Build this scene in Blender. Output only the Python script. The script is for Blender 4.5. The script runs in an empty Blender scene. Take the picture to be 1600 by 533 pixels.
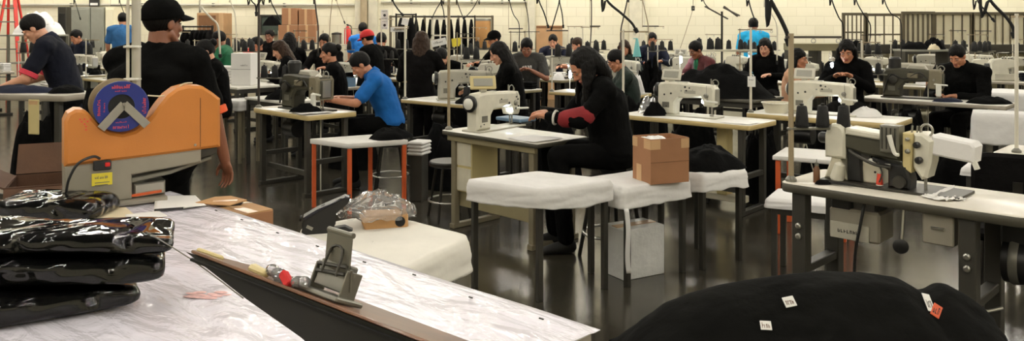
import bpy, bmesh, math, random
from mathutils import Vector, Matrix, noise
random.seed(7)
PI = math.pi
R = math.radians
F, HC, YH, CX = 1255.0, 1.63, 38.0, 800.0      # focal length in pixels, eye height, horizon row, centre column
scene = bpy.context.scene
COL = scene.collection


def W(px, py, d):
    """point seen at a pixel, at distance d into the hall"""
    return Vector(((px - CX) * d / F, d, HC - (py - YH) * d / F))


def G(px, py, z):
    """point seen at a pixel, lying at height z"""
    d = F * (HC - z) / (py - YH)
    return Vector(((px - CX) * d / F, d, z))


def lin(c):
    c = c / 255.0
    return c / 12.92 if c <= 0.04045 else ((c + 0.055) / 1.055) ** 2.4


# ------------------------------------------------------------------ materials
def mat(name, rgb, rough=0.6, metal=0.0, var=0.12, vscale=6.0, bump=0.0, bscale=40.0, emit=0.0, coat=0.0, spec=0.5, rgb2=None, stretch=None, coatrough=0.1):
    m = bpy.data.materials.new(name)
    m.use_nodes = True
    nt = m.node_tree
    b = nt.nodes['Principled BSDF']
    col = [lin(c) for c in rgb] + [1]
    b.inputs['Roughness'].default_value = rough
    b.inputs['Metallic'].default_value = metal
    b.inputs['Specular IOR Level'].default_value = spec
    b.inputs['Coat Weight'].default_value = coat
    b.inputs['Coat Roughness'].default_value = coatrough
    tc = nt.nodes.new('ShaderNodeTexCoord')
    src = tc.outputs['Object']
    if stretch:
        mp = nt.nodes.new('ShaderNodeMapping')
        mp.inputs['Scale'].default_value = stretch
        nt.links.new(src, mp.inputs['Vector'])
        src = mp.outputs['Vector']
    if var > 0 or rgb2:
        n = nt.nodes.new('ShaderNodeTexNoise')
        n.inputs['Scale'].default_value = vscale
        n.inputs['Detail'].default_value = 5
        nt.links.new(src, n.inputs['Vector'])
        r = nt.nodes.new('ShaderNodeValToRGB')
        r.color_ramp.elements[0].position = 0.3
        r.color_ramp.elements[1].position = 0.7
        c2 = [lin(c) for c in rgb2] + [1] if rgb2 else [min(1, c * (1 + var)) for c in col[:3]] + [1]
        c1 = col if rgb2 else [c * (1 - var) for c in col[:3]] + [1]
        r.color_ramp.elements[0].color = c1
        r.color_ramp.elements[1].color = c2
        nt.links.new(n.outputs['Fac'], r.inputs['Fac'])
        nt.links.new(r.outputs['Color'], b.inputs['Base Color'])
    else:
        b.inputs['Base Color'].default_value = col
    if bump > 0:
        n2 = nt.nodes.new('ShaderNodeTexNoise')
        n2.inputs['Scale'].default_value = bscale
        n2.inputs['Detail'].default_value = 4
        nt.links.new(src, n2.inputs['Vector'])
        bp = nt.nodes.new('ShaderNodeBump')
        bp.inputs['Strength'].default_value = bump
        bp.inputs['Distance'].default_value = 0.02
        nt.links.new(n2.outputs['Fac'], bp.inputs['Height'])
        nt.links.new(bp.outputs['Normal'], b.inputs['Normal'])
        if coat > 0:
            nt.links.new(bp.outputs['Normal'], b.inputs['Coat Normal'])
    if emit > 0:
        b.inputs['Emission Color'].default_value = col
        b.inputs['Emission Strength'].default_value = emit
    return m


M = {}
def D(key, *a, **k):
    M[key] = mat(key, *a, **k)


D('ceiling', (96, 92, 84), 0.9, bump=0.1)
D('cream_metal', (206, 200, 178), 0.45, var=0.1)
D('white_metal', (226, 224, 212), 0.4, var=0.06)
D('machine_white', (214, 210, 192), 0.35, var=0.1, vscale=9)
D('machine_grey', (176, 172, 156), 0.4, var=0.12)
D('machine_olive', (62, 60, 46), 0.45, var=0.2)
D('grey_metal', (120, 118, 108), 0.4, 0.5)
D('steel', (170, 168, 160), 0.28, 0.9, var=0.05)
D('dark_steel', (50, 48, 42), 0.45, 0.3, var=0.15)
D('leg_paint', (44, 42, 35), 0.5, 0.0, var=0.2)
D('leg_tan', (120, 112, 90), 0.55, var=0.15)
D('black_plastic', (17, 17, 17), 0.4, var=0.1)
D('navy_plastic', (26, 26, 38), 0.35, var=0.1)
D('rubber', (14, 14, 13), 0.8, var=0.1)
D('laminate', (214, 208, 194), 0.3, var=0.05, vscale=3)
D('laminate_bright', (232, 229, 218), 0.35, var=0.04, vscale=3)
D('laminate_grey', (170, 165, 150), 0.35, var=0.06, vscale=3)
D('edge_wood', (196, 174, 120), 0.5, var=0.12, vscale=10, stretch=(1, 1, 14))
D('edge_dark', (66, 63, 52), 0.5, var=0.12)
D('edge_tan', (140, 130, 98), 0.5, var=0.1)
D('edge_grey', (150, 142, 128), 0.5, var=0.08)
D('edge_yellow', (196, 150, 70), 0.5, var=0.12)
D('orange_paint', (206, 92, 44), 0.45, var=0.1)
D('carton', (158, 112, 78), 0.75, var=0.1, vscale=5, bump=0.05)
D('carton_dark', (80, 54, 36), 0.8, var=0.25, vscale=4, bump=0.08)
D('carton_inside', (116, 80, 50), 0.85, var=0.15)
D('parcel_tape', (202, 164, 122), 0.3, var=0.06)
D('carton_top', (182, 140, 92), 0.7, var=0.08)
D('paper', (232, 230, 224), 0.6, var=0.03)
D('manila', (226, 212, 178), 0.6, var=0.04)
D('ink', (40, 38, 36), 0.7, var=0.0)
D('ink_light', (110, 106, 100), 0.7, var=0.0)
D('cloth_white', (226, 224, 220), 0.85, var=0.04, vscale=5, bump=0.6, bscale=5)
D('cloth_cream', (226, 222, 210), 0.85, var=0.05, vscale=4, bump=0.5, bscale=4)
D('pad_white', (222, 219, 212), 0.7, var=0.05, bump=0.15, bscale=20)
D('black_fabric', (9, 9, 9), 0.95, var=0.3, vscale=7, bump=0.45, bscale=13, spec=0.06)
D('jacket_fabric', (12, 12, 11), 0.95, var=0.3, vscale=7, bump=0.6, bscale=9, spec=0.06)
D('dark_fabric', (16, 15, 15), 0.95, var=0.35, vscale=9, bump=0.4, bscale=18, spec=0.06)
D('navy_fabric', (26, 30, 46), 0.9, var=0.2, bump=0.35, bscale=16, spec=0.2)
D('navy_dark', (14, 17, 29), 0.9, var=0.2, bump=0.3, bscale=14, spec=0.2)
D('blue_shirt', (26, 92, 160), 0.85, var=0.12, bump=0.35, bscale=14, spec=0.2)
D('bright_blue', (44, 172, 226), 0.8, var=0.08, bump=0.3, bscale=12, spec=0.2)
D('mid_blue', (44, 118, 200), 0.8, var=0.08, bump=0.3, bscale=12, spec=0.2)
D('denim', (52, 100, 150), 0.85, var=0.2, bump=0.3, spec=0.2)
D('orange_knit', (226, 92, 44), 0.85, var=0.08, bump=0.3, bscale=30)
D('coral', (238, 106, 76), 0.8, var=0.08, bump=0.2)
D('red_fabric', (196, 40, 40), 0.8, var=0.1, bump=0.2)
D('dark_red', (120, 20, 26), 0.85, var=0.12, bump=0.2)
D('pink_trim', (206, 60, 76), 0.85, var=0.05)
D('maroon', (74, 22, 26), 0.85, var=0.15, bump=0.3)
D('green_fabric', (20, 96, 62), 0.85, var=0.12, bump=0.3)
D('dark_green', (20, 34, 27), 0.9, var=0.2, bump=0.3)
D('grey_tee', (50, 49, 46), 0.9, var=0.12, bump=0.3)
D('peach', (196, 150, 118), 0.85, var=0.1, bump=0.2)
D('skin', (190, 130, 98), 0.5, var=0.07, vscale=14, bump=0.05, bscale=120)
D('skin_dark', (138, 88, 64), 0.5, var=0.08, vscale=14, bump=0.05, bscale=120)
D('skin_light', (216, 160, 130), 0.5, var=0.06, vscale=14, bump=0.05, bscale=120)
D('hair_black', (9, 7, 6), 0.65, spec=0.18, var=0.4, vscale=30, bump=0.5, bscale=34, stretch=(3, 3, 0.5))
D('hair_brown', (46, 31, 20), 0.6, spec=0.2, var=0.4, vscale=30, bump=0.5, bscale=34, stretch=(3, 3, 0.5))
D('eye_white', (150, 138, 126), 0.3, var=0.0)
D('lips', (150, 78, 68), 0.45, var=0.05)
D('tape_orange', (192, 120, 50), 0.42, var=0.05, vscale=5, bump=0.04, bscale=120)
D('tape_grey', (140, 134, 120), 0.45, var=0.07, vscale=8)
D('spool_blue', (20, 37, 110), 0.35, var=0.1)
D('spool_red', (214, 66, 58), 0.5, var=0.0)
D('card_core', (130, 116, 92), 0.7, var=0.1)
D('tape_cream', (222, 214, 188), 0.5, var=0.04)
D('yellow_label', (226, 208, 60), 0.5, var=0.06)
D('switch_red', (210, 40, 36), 0.35, var=0.0)
D('orange_label', (206, 84, 40), 0.6, var=0.0)
D('clip_brown', (104, 66, 36), 0.4, var=0.3, vscale=10, coat=0.3)
D('olive_case', (30, 29, 22), 0.5, var=0.12)
D('display_beige', (204, 188, 134), 0.5, var=0.04)
D('display_white', (204, 200, 184), 0.5, var=0.04)
D('screen_grey', (150, 148, 136), 0.3, var=0.05)
D('chalk_board', (44, 56, 48), 0.7, var=0.2)
D('tan_board', (176, 138, 98), 0.75, var=0.1)
D('fibre_drum', (172, 126, 72), 0.7, var=0.1, vscale=3)
D('ladder_red', (206, 50, 38), 0.45, var=0.08)
D('cage_bar', (92, 84, 66), 0.5, 0.3, var=0.1)
D('cage_dark', (46, 43, 34), 0.6, 0.0, var=0.2)
D('panel_khaki', (120, 112, 84), 0.7, var=0.12, vscale=3)
D('blind_beige', (234, 226, 196), 0.75, var=0.07, vscale=3)
D('locker_grey', (146, 146, 134), 0.5, var=0.07)
D('thread_black', (10, 10, 10), 0.75, var=0.3, vscale=60, bump=0.3, bscale=160)
D('thread_red', (206, 64, 40), 0.7, var=0.1)
D('teal_cloth', (120, 190, 190), 0.8, var=0.1)
D('plastic_bag_white', (226, 226, 222), 0.35, var=0.06, bump=0.6, bscale=14)
D('lamp_white', (235, 245, 255), 0.4, var=0, emit=60.0)
D('tube_light', (255, 249, 238), 0.4, var=0, emit=75.0)
D('blue_bin', (96, 124, 150), 0.4, var=0.08)
D('extinguisher_red', (200, 36, 30), 0.35, var=0.05)
D('pole_white', (214, 208, 190), 0.45, var=0.06)
D('pole_tan', (156, 140, 112), 0.45, var=0.08)
D('pole_dark', (52, 44, 36), 0.5, var=0.1)
D('pipe_grey', (186, 182, 168), 0.4, 0.2, var=0.05)
D('stool_frame', (36, 34, 30), 0.4, 0.5, var=0.1)


def make_floor():
    m = mat('polished_concrete', (74, 70, 60), 0.2, var=0.0, spec=0.45)
    nt = m.node_tree
    b = nt.nodes['Principled BSDF']
    tc = nt.nodes.new('ShaderNodeTexCoord')
    n = nt.nodes.new('ShaderNodeTexNoise'); n.inputs['Scale'].default_value = 0.9; n.inputs['Detail'].default_value = 8
    nt.links.new(tc.outputs['Object'], n.inputs['Vector'])
    r = nt.nodes.new('ShaderNodeValToRGB')
    r.color_ramp.elements[0].position = 0.32; r.color_ramp.elements[0].color = [lin(c) for c in (42, 39, 32)] + [1]
    r.color_ramp.elements[1].position = 0.7; r.color_ramp.elements[1].color = [lin(c) for c in (68, 64, 53)] + [1]
    nt.links.new(n.outputs['Fac'], r.inputs['Fac']); nt.links.new(r.outputs['Color'], b.inputs['Base Color'])
    n2 = nt.nodes.new('ShaderNodeTexNoise'); n2.inputs['Scale'].default_value = 4.0; n2.inputs['Detail'].default_value = 6
    nt.links.new(tc.outputs['Object'], n2.inputs['Vector'])
    r2 = nt.nodes.new('ShaderNodeMapRange'); r2.inputs['To Min'].default_value = 0.1; r2.inputs['To Max'].default_value = 0.26
    nt.links.new(n2.outputs['Fac'], r2.inputs['Value']); nt.links.new(r2.outputs['Result'], b.inputs['Roughness'])
    bp = nt.nodes.new('ShaderNodeBump'); bp.inputs['Strength'].default_value = 0.06; bp.inputs['Distance'].default_value = 0.02
    nt.links.new(n2.outputs['Fac'], bp.inputs['Height']); nt.links.new(bp.outputs['Normal'], b.inputs['Normal'])
    return m


def make_block_wall():
    m = mat('painted_block', (226, 217, 186), 0.6, var=0.0)
    nt = m.node_tree
    b = nt.nodes['Principled BSDF']
    tc = nt.nodes.new('ShaderNodeTexCoord')
    mp = nt.nodes.new('ShaderNodeMapping'); mp.inputs['Rotation'].default_value = (R(90), 0, 0)
    nt.links.new(tc.outputs['Object'], mp.inputs['Vector'])
    br = nt.nodes.new('ShaderNodeTexBrick')
    br.inputs['Scale'].default_value = 1.0
    br.inputs['Brick Width'].default_value = 0.4; br.inputs['Row Height'].default_value = 0.2
    br.inputs['Mortar Size'].default_value = 0.006; br.inputs['Mortar Smooth'].default_value = 0.3
    br.inputs['Color1'].default_value = [lin(c) for c in (228, 222, 197)] + [1]
    br.inputs['Color2'].default_value = [lin(c) for c in (223, 217, 191)] + [1]
    br.inputs['Mortar'].default_value = [lin(c) for c in (211, 204, 177)] + [1]
    nt.links.new(mp.outputs['Vector'], br.inputs['Vector'])
    nt.links.new(br.outputs['Color'], b.inputs['Base Color'])
    bp = nt.nodes.new('ShaderNodeBump'); bp.inputs['Strength'].default_value = 0.3; bp.inputs['Distance'].default_value = 0.01; bp.invert = True
    nt.links.new(br.outputs['Fac'], bp.inputs['Height']); nt.links.new(bp.outputs['Normal'], b.inputs['Normal'])
    return m


def make_film(name, rough=0.12, milky=0.12, scale=9.0, strength=0.8, gloss=1.3, dist=0.03):
    """thin clear plastic film: see-through with wrinkled glossy highlights"""
    m = bpy.data.materials.new(name); m.use_nodes = True
    nt = m.node_tree
    nt.nodes.remove(nt.nodes['Principled BSDF'])
    out = nt.nodes['Material Output']
    tc = nt.nodes.new('ShaderNodeTexCoord')
    n = nt.nodes.new('ShaderNodeTexNoise'); n.noise_type = 'RIDGED_MULTIFRACTAL'; n.inputs['Scale'].default_value = scale; n.inputs['Detail'].default_value = 3; n.inputs['Distortion'].default_value = 0.9
    nt.links.new(tc.outputs['Object'], n.inputs['Vector'])
    bp = nt.nodes.new('ShaderNodeBump'); bp.inputs['Strength'].default_value = strength; bp.inputs['Distance'].default_value = dist
    nt.links.new(n.outputs['Fac'], bp.inputs['Height'])
    tr = nt.nodes.new('ShaderNodeBsdfTransparent')
    gl = nt.nodes.new('ShaderNodeBsdfGlossy'); gl.inputs['Roughness'].default_value = rough
    nt.links.new(bp.outputs['Normal'], gl.inputs['Normal'])
    df = nt.nodes.new('ShaderNodeBsdfDiffuse'); df.inputs['Color'].default_value = (0.8, 0.8, 0.8, 1)
    fr = nt.nodes.new('ShaderNodeFresnel'); fr.inputs['IOR'].default_value = 1.5
    nt.links.new(bp.outputs['Normal'], fr.inputs['Normal'])
    mr = nt.nodes.new('ShaderNodeMath'); mr.operation = 'MULTIPLY_ADD'; mr.inputs[1].default_value = gloss; mr.inputs[2].default_value = 0.0
    nt.links.new(fr.outputs['Fac'], mr.inputs[0])
    m1 = nt.nodes.new('ShaderNodeMixShader'); m1.inputs['Fac'].default_value = milky
    nt.links.new(tr.outputs['BSDF'], m1.inputs[1]); nt.links.new(df.outputs['BSDF'], m1.inputs[2])
    m2 = nt.nodes.new('ShaderNodeMixShader')
    nt.links.new(mr.outputs['Value'], m2.inputs['Fac'])
    nt.links.new(m1.outputs['Shader'], m2.inputs[1]); nt.links.new(gl.outputs['BSDF'], m2.inputs[2])
    nt.links.new(m2.outputs['Shader'], out.inputs['Surface'])
    return m


def make_sheet():
    """white table sheet under creased clear film, with a smear of red marker"""
    m = mat('filmed_sheet', (228, 224, 233), 0.45, var=0.05, vscale=3, coat=0.9, coatrough=0.12)
    nt = m.node_tree
    b = nt.nodes['Principled BSDF']
    tc = nt.nodes.new('ShaderNodeTexCoord')
    mp = nt.nodes.new('ShaderNodeMapping'); mp.inputs['Scale'].default_value = (1.6, 5.0, 1); mp.inputs['Rotation'].default_value = (0, 0, R(35))
    nt.links.new(tc.outputs['Object'], mp.inputs['Vector'])
    n = nt.nodes.new('ShaderNodeTexNoise'); n.inputs['Scale'].default_value = 2.6; n.inputs['Detail'].default_value = 4; n.inputs['Distortion'].default_value = 0.5
    nt.links.new(mp.outputs['Vector'], n.inputs['Vector'])
    bp = nt.nodes.new('ShaderNodeBump'); bp.inputs['Strength'].default_value = 1.0; bp.inputs['Distance'].default_value = 0.05
    nt.links.new(n.outputs['Fac'], bp.inputs['Height'])
    nt.links.new(bp.outputs['Normal'], b.inputs['Coat Normal'])
    bp2 = nt.nodes.new('ShaderNodeBump'); bp2.inputs['Strength'].default_value = 0.13; bp2.inputs['Distance'].default_value = 0.02
    nt.links.new(n.outputs['Fac'], bp2.inputs['Height'])
    nt.links.new(bp2.outputs['Normal'], b.inputs['Normal'])
    return m


M['floor'] = make_floor()
M['wall'] = make_block_wall()
M['film'] = make_film('clear_film', 0.05, 0.0, 7.0, 1.0, 1.4, 0.09)
M['bag_film'] = make_film('crumpled_bag_film', 0.07, 0.2, 9.0, 1.0, 1.4)
M['sheet'] = make_sheet()


# ------------------------------------------------------------------ mesh builder
class MB:
    """collects shapes; build() links them as ONE mesh object"""
    def __init__(self):
        self.v, self.f, self.m, self.mi = [], [], [], 0
        self.M = Matrix.Identity(4)

    def _add(self, vs, fs):
        n = len(self.v)
        Mx = self.M
        self.v += [tuple(Mx @ Vector(v)) for v in vs]
        self.f += [tuple(n + i for i in f) for f in fs]
        self.m += [self.mi] * len(fs)
        return self

    def box(self, c, s, rot=None, bev=0.0):
        x, y, z = s[0] / 2, s[1] / 2, s[2] / 2
        c = Vector(c)
        b = min(bev, x * 0.9, y * 0.9, z * 0.9)
        if b <= 0:
            vs = [Vector((sx * x, sy * y, sz * z)) for sz in (-1, 1) for sy in (-1, 1) for sx in (-1, 1)]
            fs = [(0, 2, 3, 1), (4, 5, 7, 6), (0, 1, 5, 4), (2, 6, 7, 3), (0, 4, 6, 2), (1, 3, 7, 5)]
        else:
            vs, idx = [], {}
            for sx in (-1, 1):
                for sy in (-1, 1):
                    for sz in (-1, 1):
                        for a in range(3):
                            p = [sx * (x - b), sy * (y - b), sz * (z - b)]
                            p[a] = (sx * x, sy * y, sz * z)[a]
                            idx[(sx, sy, sz, a)] = len(vs); vs.append(Vector(p))
            fs = []
            for a in range(3):
                o1, o2 = (a + 1) % 3, (a + 2) % 3
                for s_ in (-1, 1):
                    q = []
                    for (p1, p2) in ((-1, -1), (1, -1), (1, 1), (-1, 1)):
                        k = [0, 0, 0]; k[a] = s_; k[o1] = p1; k[o2] = p2
                        q.append(idx[(k[0], k[1], k[2], a)])
                    fs.append(tuple(q if s_ > 0 else q[::-1]))
                for p1 in (-1, 1):          # edges along axis a
                    for p2 in (-1, 1):
                        k0 = [0, 0, 0]; k0[a] = -1; k0[o1] = p1; k0[o2] = p2
                        k1 = list(k0); k1[a] = 1
                        q = [idx[(*k0, o1)], idx[(*k1, o1)], idx[(*k1, o2)], idx[(*k0, o2)]]
                        fs.append(tuple(q if p1 * p2 < 0 else q[::-1]))
            for sx in (-1, 1):
                for sy in (-1, 1):
                    for sz in (-1, 1):
                        q = [idx[(sx, sy, sz, a)] for a in range(3)]
                        fs.append(tuple(q if sx * sy * sz > 0 else q[::-1]))
        if rot is not None:
            vs = [rot @ v for v in vs]
        return self._add([v + c for v in vs], fs)

    def beam(self, p0, p1, w, h, bev=0.0, roll=0.0):
        p0, p1 = Vector(p0), Vector(p1)
        d = p1 - p0
        q = d.to_track_quat('Z', 'Y').to_matrix() @ Matrix.Rotation(roll, 3, 'Z')
        return self.box((p0 + p1) / 2, (w, h, d.length), q, bev)

    def lathe(self, prof, c=(0, 0, 0), axis=(0, 0, 1), n=16, caps=True):
        q = Vector(axis).normalized().to_track_quat('Z', 'Y').to_matrix()
        c = Vector(c)
        vs, fs = [], []
        for (r, z) in prof:
            for k in range(n):
                a = 2 * PI * k / n
                vs.append(c + q @ Vector((r * math.cos(a), r * math.sin(a), z)))
        for i in range(len(prof) - 1):
            for k in range(n):
                k2 = (k + 1) % n
                fs.append((i * n + k, i * n + k2, (i + 1) * n + k2, (i + 1) * n + k))
        if caps:
            fs.append(tuple(range(n - 1, -1, -1)))
            fs.append(tuple((len(prof) - 1) * n + k for k in range(n)))
        return self._add(vs, fs)

    def cyl(self, p0, p1, r0, r1=None, n=12):
        p0, p1 = Vector(p0), Vector(p1)
        d = p1 - p0
        return self.lathe([(r0, 0), (r0 if r1 is None else r1, d.length)], p0, d, n)

    def cap(self, p0, p1, r0, r1=None, n=12):
        r1 = r0 if r1 is None else r1
        p0, p1 = Vector(p0), Vector(p1)
        d = p1 - p0
        L = max(d.length, 1e-5)
        prof = [(max(r0 * math.cos(a), 1e-4), r0 * math.sin(a)) for a in (R(-88), R(-60), R(-30), 0)]
        prof += [(max(r1 * math.cos(a), 1e-4), L + r1 * math.sin(a)) for a in (0, R(30), R(60), R(88))]
        return self.lathe(prof, p0, d if d.length > 1e-5 else (0, 0, 1), n)

    def ell(self, c, r, rot=None, nu=16, nv=10):
        c = Vector(c)
        vs, fs = [], []
        for i in range(nv + 1):
            t = PI * min(max(i / nv, 0.003), 0.997)
            for k in range(nu):
                a = 2 * PI * k / nu
                p = Vector((r[0] * math.sin(t) * math.cos(a), r[1] * math.sin(t) * math.sin(a), -r[2] * math.cos(t)))
                vs.append(c + (rot @ p if rot is not None else p))
        for i in range(nv):
            for k in range(nu):
                k2 = (k + 1) % nu
                fs.append((i * nu + k, i * nu + k2, (i + 1) * nu + k2, (i + 1) * nu + k))
        fs.append(tuple(range(nu - 1, -1, -1))); fs.append(tuple(nv * nu + k for k in range(nu)))
        return self._add(vs, fs)

    def tube(self, pts, r, n=8, smooth=0, closed=False):
        pts = [Vector(p) for p in pts]
        if smooth:
            out = []
            for i in range(len(pts) - 1):
                a, b, c, d = pts[max(i - 1, 0)], pts[i], pts[i + 1], pts[min(i + 2, len(pts) - 1)]
                for j in range(smooth):
                    t = j / smooth
                    out.append(0.5 * ((2 * b) + (c - a) * t + (2 * a - 5 * b + 4 * c - d) * t * t + (3 * b - a - 3 * c + d) * t ** 3))
            pts = out + [pts[-1]]
        rad = r if isinstance(r, (list, tuple)) else [r] * len(pts)
        if len(rad) != len(pts):
            rad = [rad[0] + (rad[-1] - rad[0]) * i / (len(pts) - 1) for i in range(len(pts))]
        vs, fs = [], []
        ref = None
        N = len(pts)
        for i, p in enumerate(pts):
            t = (pts[(i + 1) % N] - pts[i - 1]) if closed else (pts[min(i + 1, N - 1)] - pts[max(i - 1, 0)])
            t.normalize()
            if ref is None:
                ref = Vector((0, 0, 1)) if abs(t.z) < 0.9 else Vector((1, 0, 0))
            x = ref - t * ref.dot(t)
            x.normalize(); ref = x
            y = t.cross(x)
            for k in range(n):
                a = 2 * PI * k / n
                vs.append(p + (x * math.cos(a) + y * math.sin(a)) * rad[i])
        for i in range(N if closed else N - 1):
            i2 = (i + 1) % N
            for k in range(n):
                k2 = (k + 1) % n
                fs.append((i * n + k, i * n + k2, i2 * n + k2, i2 * n + k))
        if not closed:
            fs.append(tuple(range(n - 1, -1, -1))); fs.append(tuple((N - 1) * n + k for k in range(n)))
        return self._add(vs, fs)

    def ring(self, c, rad, r, axis=(0, 0, 1), n=24, k=8):
        q = Vector(axis).normalized().to_track_quat('Z', 'Y').to_matrix()
        return self.tube([Vector(c) + q @ Vector((rad * math.cos(2 * PI * i / n), rad * math.sin(2 * PI * i / n), 0)) for i in range(n)], r, k, closed=True)

    def prism(self, poly, h0, h1, plane='xy', bev=0.0):
        """polygon (counter-clockwise) extruded from h0 to h1 along the third axis, cap rims chamfered by bev"""
        def P(a, b, h):
            return {'xy': (a, b, h), 'xz': (a, h, b), 'yz': (h, a, b)}[plane]
        n = len(poly)
        def inset(d):
            out = []
            for i in range(n):
                p0, p1, p2 = Vector(poly[i - 1]), Vector(poly[i]), Vector(poly[(i + 1) % n])
                e1, e2 = (p1 - p0).normalized(), (p2 - p1).normalized()
                n1, n2 = Vector((-e1.y, e1.x)), Vector((-e2.y, e2.x))
                k = n1 + n2
                k = k / max(k.dot(k) / 2, 0.5)
                out.append(p1 + k * d)
            return out
        rings = [(inset(bev), h0), (poly, h0 + bev), (poly, h1 - bev), (inset(bev), h1)] if bev > 0 else [(poly, h0), (poly, h1)]
        vs, fs = [], []
        for pl, h in rings:
            vs += [P(p[0], p[1], h) for p in pl]
        for i in range(len(rings) - 1):
            for k in range(n):
                k2 = (k + 1) % n
                fs.append((i * n + k, i * n + k2, (i + 1) * n + k2, (i + 1) * n + k))
        fs.append(tuple(range(n - 1, -1, -1))); fs.append(tuple((len(rings) - 1) * n + k for k in range(n)))
        if plane == 'xz':
            fs = [f[::-1] for f in fs]
        return self._add(vs, fs)

    def loft(self, rings, n=20):
        """rings: (centre, x axis, y axis, rx, ry)"""
        vs, fs = [], []
        for (c, ax, ay, rx, ry) in rings:
            for k in range(n):
                a = 2 * PI * k / n
                vs.append(Vector(c) + Vector(ax) * (rx * math.cos(a)) + Vector(ay) * (ry * math.sin(a)))
        for i in range(len(rings) - 1):
            for k in range(n):
                k2 = (k + 1) % n
                fs.append((i * n + k, i * n + k2, (i + 1) * n + k2, (i + 1) * n + k))
        fs.append(tuple(range(n - 1, -1, -1))); fs.append(tuple((len(rings) - 1) * n + k for k in range(n)))
        return self._add(vs, fs)

    def grid(self, fn, nu, nv, wrap=False):
        vs, fs = [], []
        for j in range(nv + 1):
            for i in range(nu + (0 if wrap else 1)):
                vs.append(fn(i / nu, j / nv))
        w = nu if wrap else nu + 1
        for j in range(nv):
            for i in range(nu):
                i2 = (i + 1) % w
                fs.append((j * w + i, j * w + i2, (j + 1) * w + i2, (j + 1) * w + i))
        return self._add(vs, fs)

    def build(self, name, mats, parent=None, angle=35, loc=None, rot=None):
        me = bpy.data.meshes.new(name)
        me.from_pydata(self.v, [], self.f)
        if not isinstance(mats, (list, tuple)):
            mats = [mats]
        for m in mats:
            me.materials.append(M[m] if isinstance(m, str) else m)
        me.polygons.foreach_set('material_index', self.m)
        me.polygons.foreach_set('use_smooth', [True] * len(self.f))
        if angle < 180:
            me.set_sharp_from_angle(angle=R(angle))
        me.update()
        o = bpy.data.objects.new(name, me)
        COL.objects.link(o)
        if parent is not None:
            o.parent = parent
        if loc is not None:
            o.location = loc
        if rot is not None:
            o.rotation_euler = rot
        return o


def tag(o, label=None, cat=None, group=None, kind=None):
    if label: o['label'] = label
    if cat: o['category'] = cat
    if group: o['group'] = group
    if kind: o['kind'] = kind
    return o


def thing(name, label, cat, loc=(0, 0, 0), rz=0.0, group=None):
    o = bpy.data.objects.new(name, None)
    COL.objects.link(o)
    o.location = loc
    o.rotation_euler = (0, 0, rz)
    o.empty_display_size = 0.1
    return tag(o, label, cat, group)


KIDS = {}
def kids(o):
    return [c for c in o.children]


def copy_tree(o, parent=None):
    c = o.copy()
    COL.objects.link(c)
    if parent is not None:
        c.parent = parent
    for ch in o.children:
        copy_tree(ch, c)
    return c


def place(proto, state, label, loc, rz, group=None, scale=None):
    """the first call moves the prototype itself, later calls copy it with its parts"""
    o = proto if not state.get(proto.name) else copy_tree(proto)
    state[proto.name] = True
    o.location = loc
    o.rotation_euler = (0, 0, rz)
    if scale:
        o.scale = (scale,) * 3
    o['label'] = label
    if group: o['group'] = group
    return o


USED = {}
REMESH = []


def remesh(o, voxel, smooth=5, disp=0.0, dscale=0.1):
    md = o.modifiers.new('r', 'REMESH'); md.mode = 'VOXEL'; md.voxel_size = voxel; md.use_smooth_shade = True
    if smooth:
        s = o.modifiers.new('s', 'SMOOTH'); s.factor = 0.5; s.iterations = smooth
    if disp:
        t = bpy.data.textures.new('wrinkle', 'CLOUDS'); t.noise_scale = dscale; t.noise_depth = 2
        d = o.modifiers.new('d', 'DISPLACE'); d.texture = t; d.strength = disp; d.mid_level = 0.5; d.texture_coords = 'LOCAL'
    REMESH.append(o)
    return o


def solid(o, th, sub=0):
    md = o.modifiers.new('t', 'SOLIDIFY'); md.thickness = th; md.offset = 0
    if sub:
        s = o.modifiers.new('u', 'SUBSURF'); s.levels = sub; s.render_levels = sub
    REMESH.append(o)
    return o


def apply_all():
    dg = bpy.context.evaluated_depsgraph_get()
    new = []
    for o in REMESH:
        me = bpy.data.meshes.new_from_object(o.evaluated_get(dg))
        new.append((o, me))
    for o, me in new:
        old = o.data
        o.modifiers.clear()
        o.data = me
        me.name = old.name
        bpy.data.meshes.remove(old)


def fbm(p, s=1.0):
    p = Vector(p) * s
    return noise.noise(p) + 0.5 * noise.noise(p * 2.1) + 0.25 * noise.noise(p * 4.3)


def glyphs(mb, o, ex, ey, w, h, n, seed=0, t=0.0008):
    """a run of small illegible lettering strokes on a face: o origin, ex along, ey up"""
    rnd = random.Random(seed)
    o, ex, ey = Vector(o), Vector(ex).normalized(), Vector(ey).normalized()
    nz = ex.cross(ey)
    q = Matrix((ex, ey, nz)).transposed()
    cw = w / n
    for i in range(n):
        hh = h * rnd.choice((0.62, 0.7, 1.0, 0.66))
        x0 = i * cw
        mb.box(o + ex * (x0 + cw * 0.2) + ey * hh / 2, (cw * 0.26, hh, t), q)
        if rnd.random() < 0.75:
            mb.box(o + ex * (x0 + cw * 0.45) + ey * rnd.choice((hh * 0.9, hh * 0.12, hh * 0.5)), (cw * 0.6, h * 0.16, t), q)
        if rnd.random() < 0.5:
            mb.box(o + ex * (x0 + cw * 0.68) + ey * hh * 0.42, (cw * 0.22, hh * 0.7, t), q)

# ------------------------------------------------------------------ people
def rotx(a):
    return Matrix.Rotation(a, 3, 'X')


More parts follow.
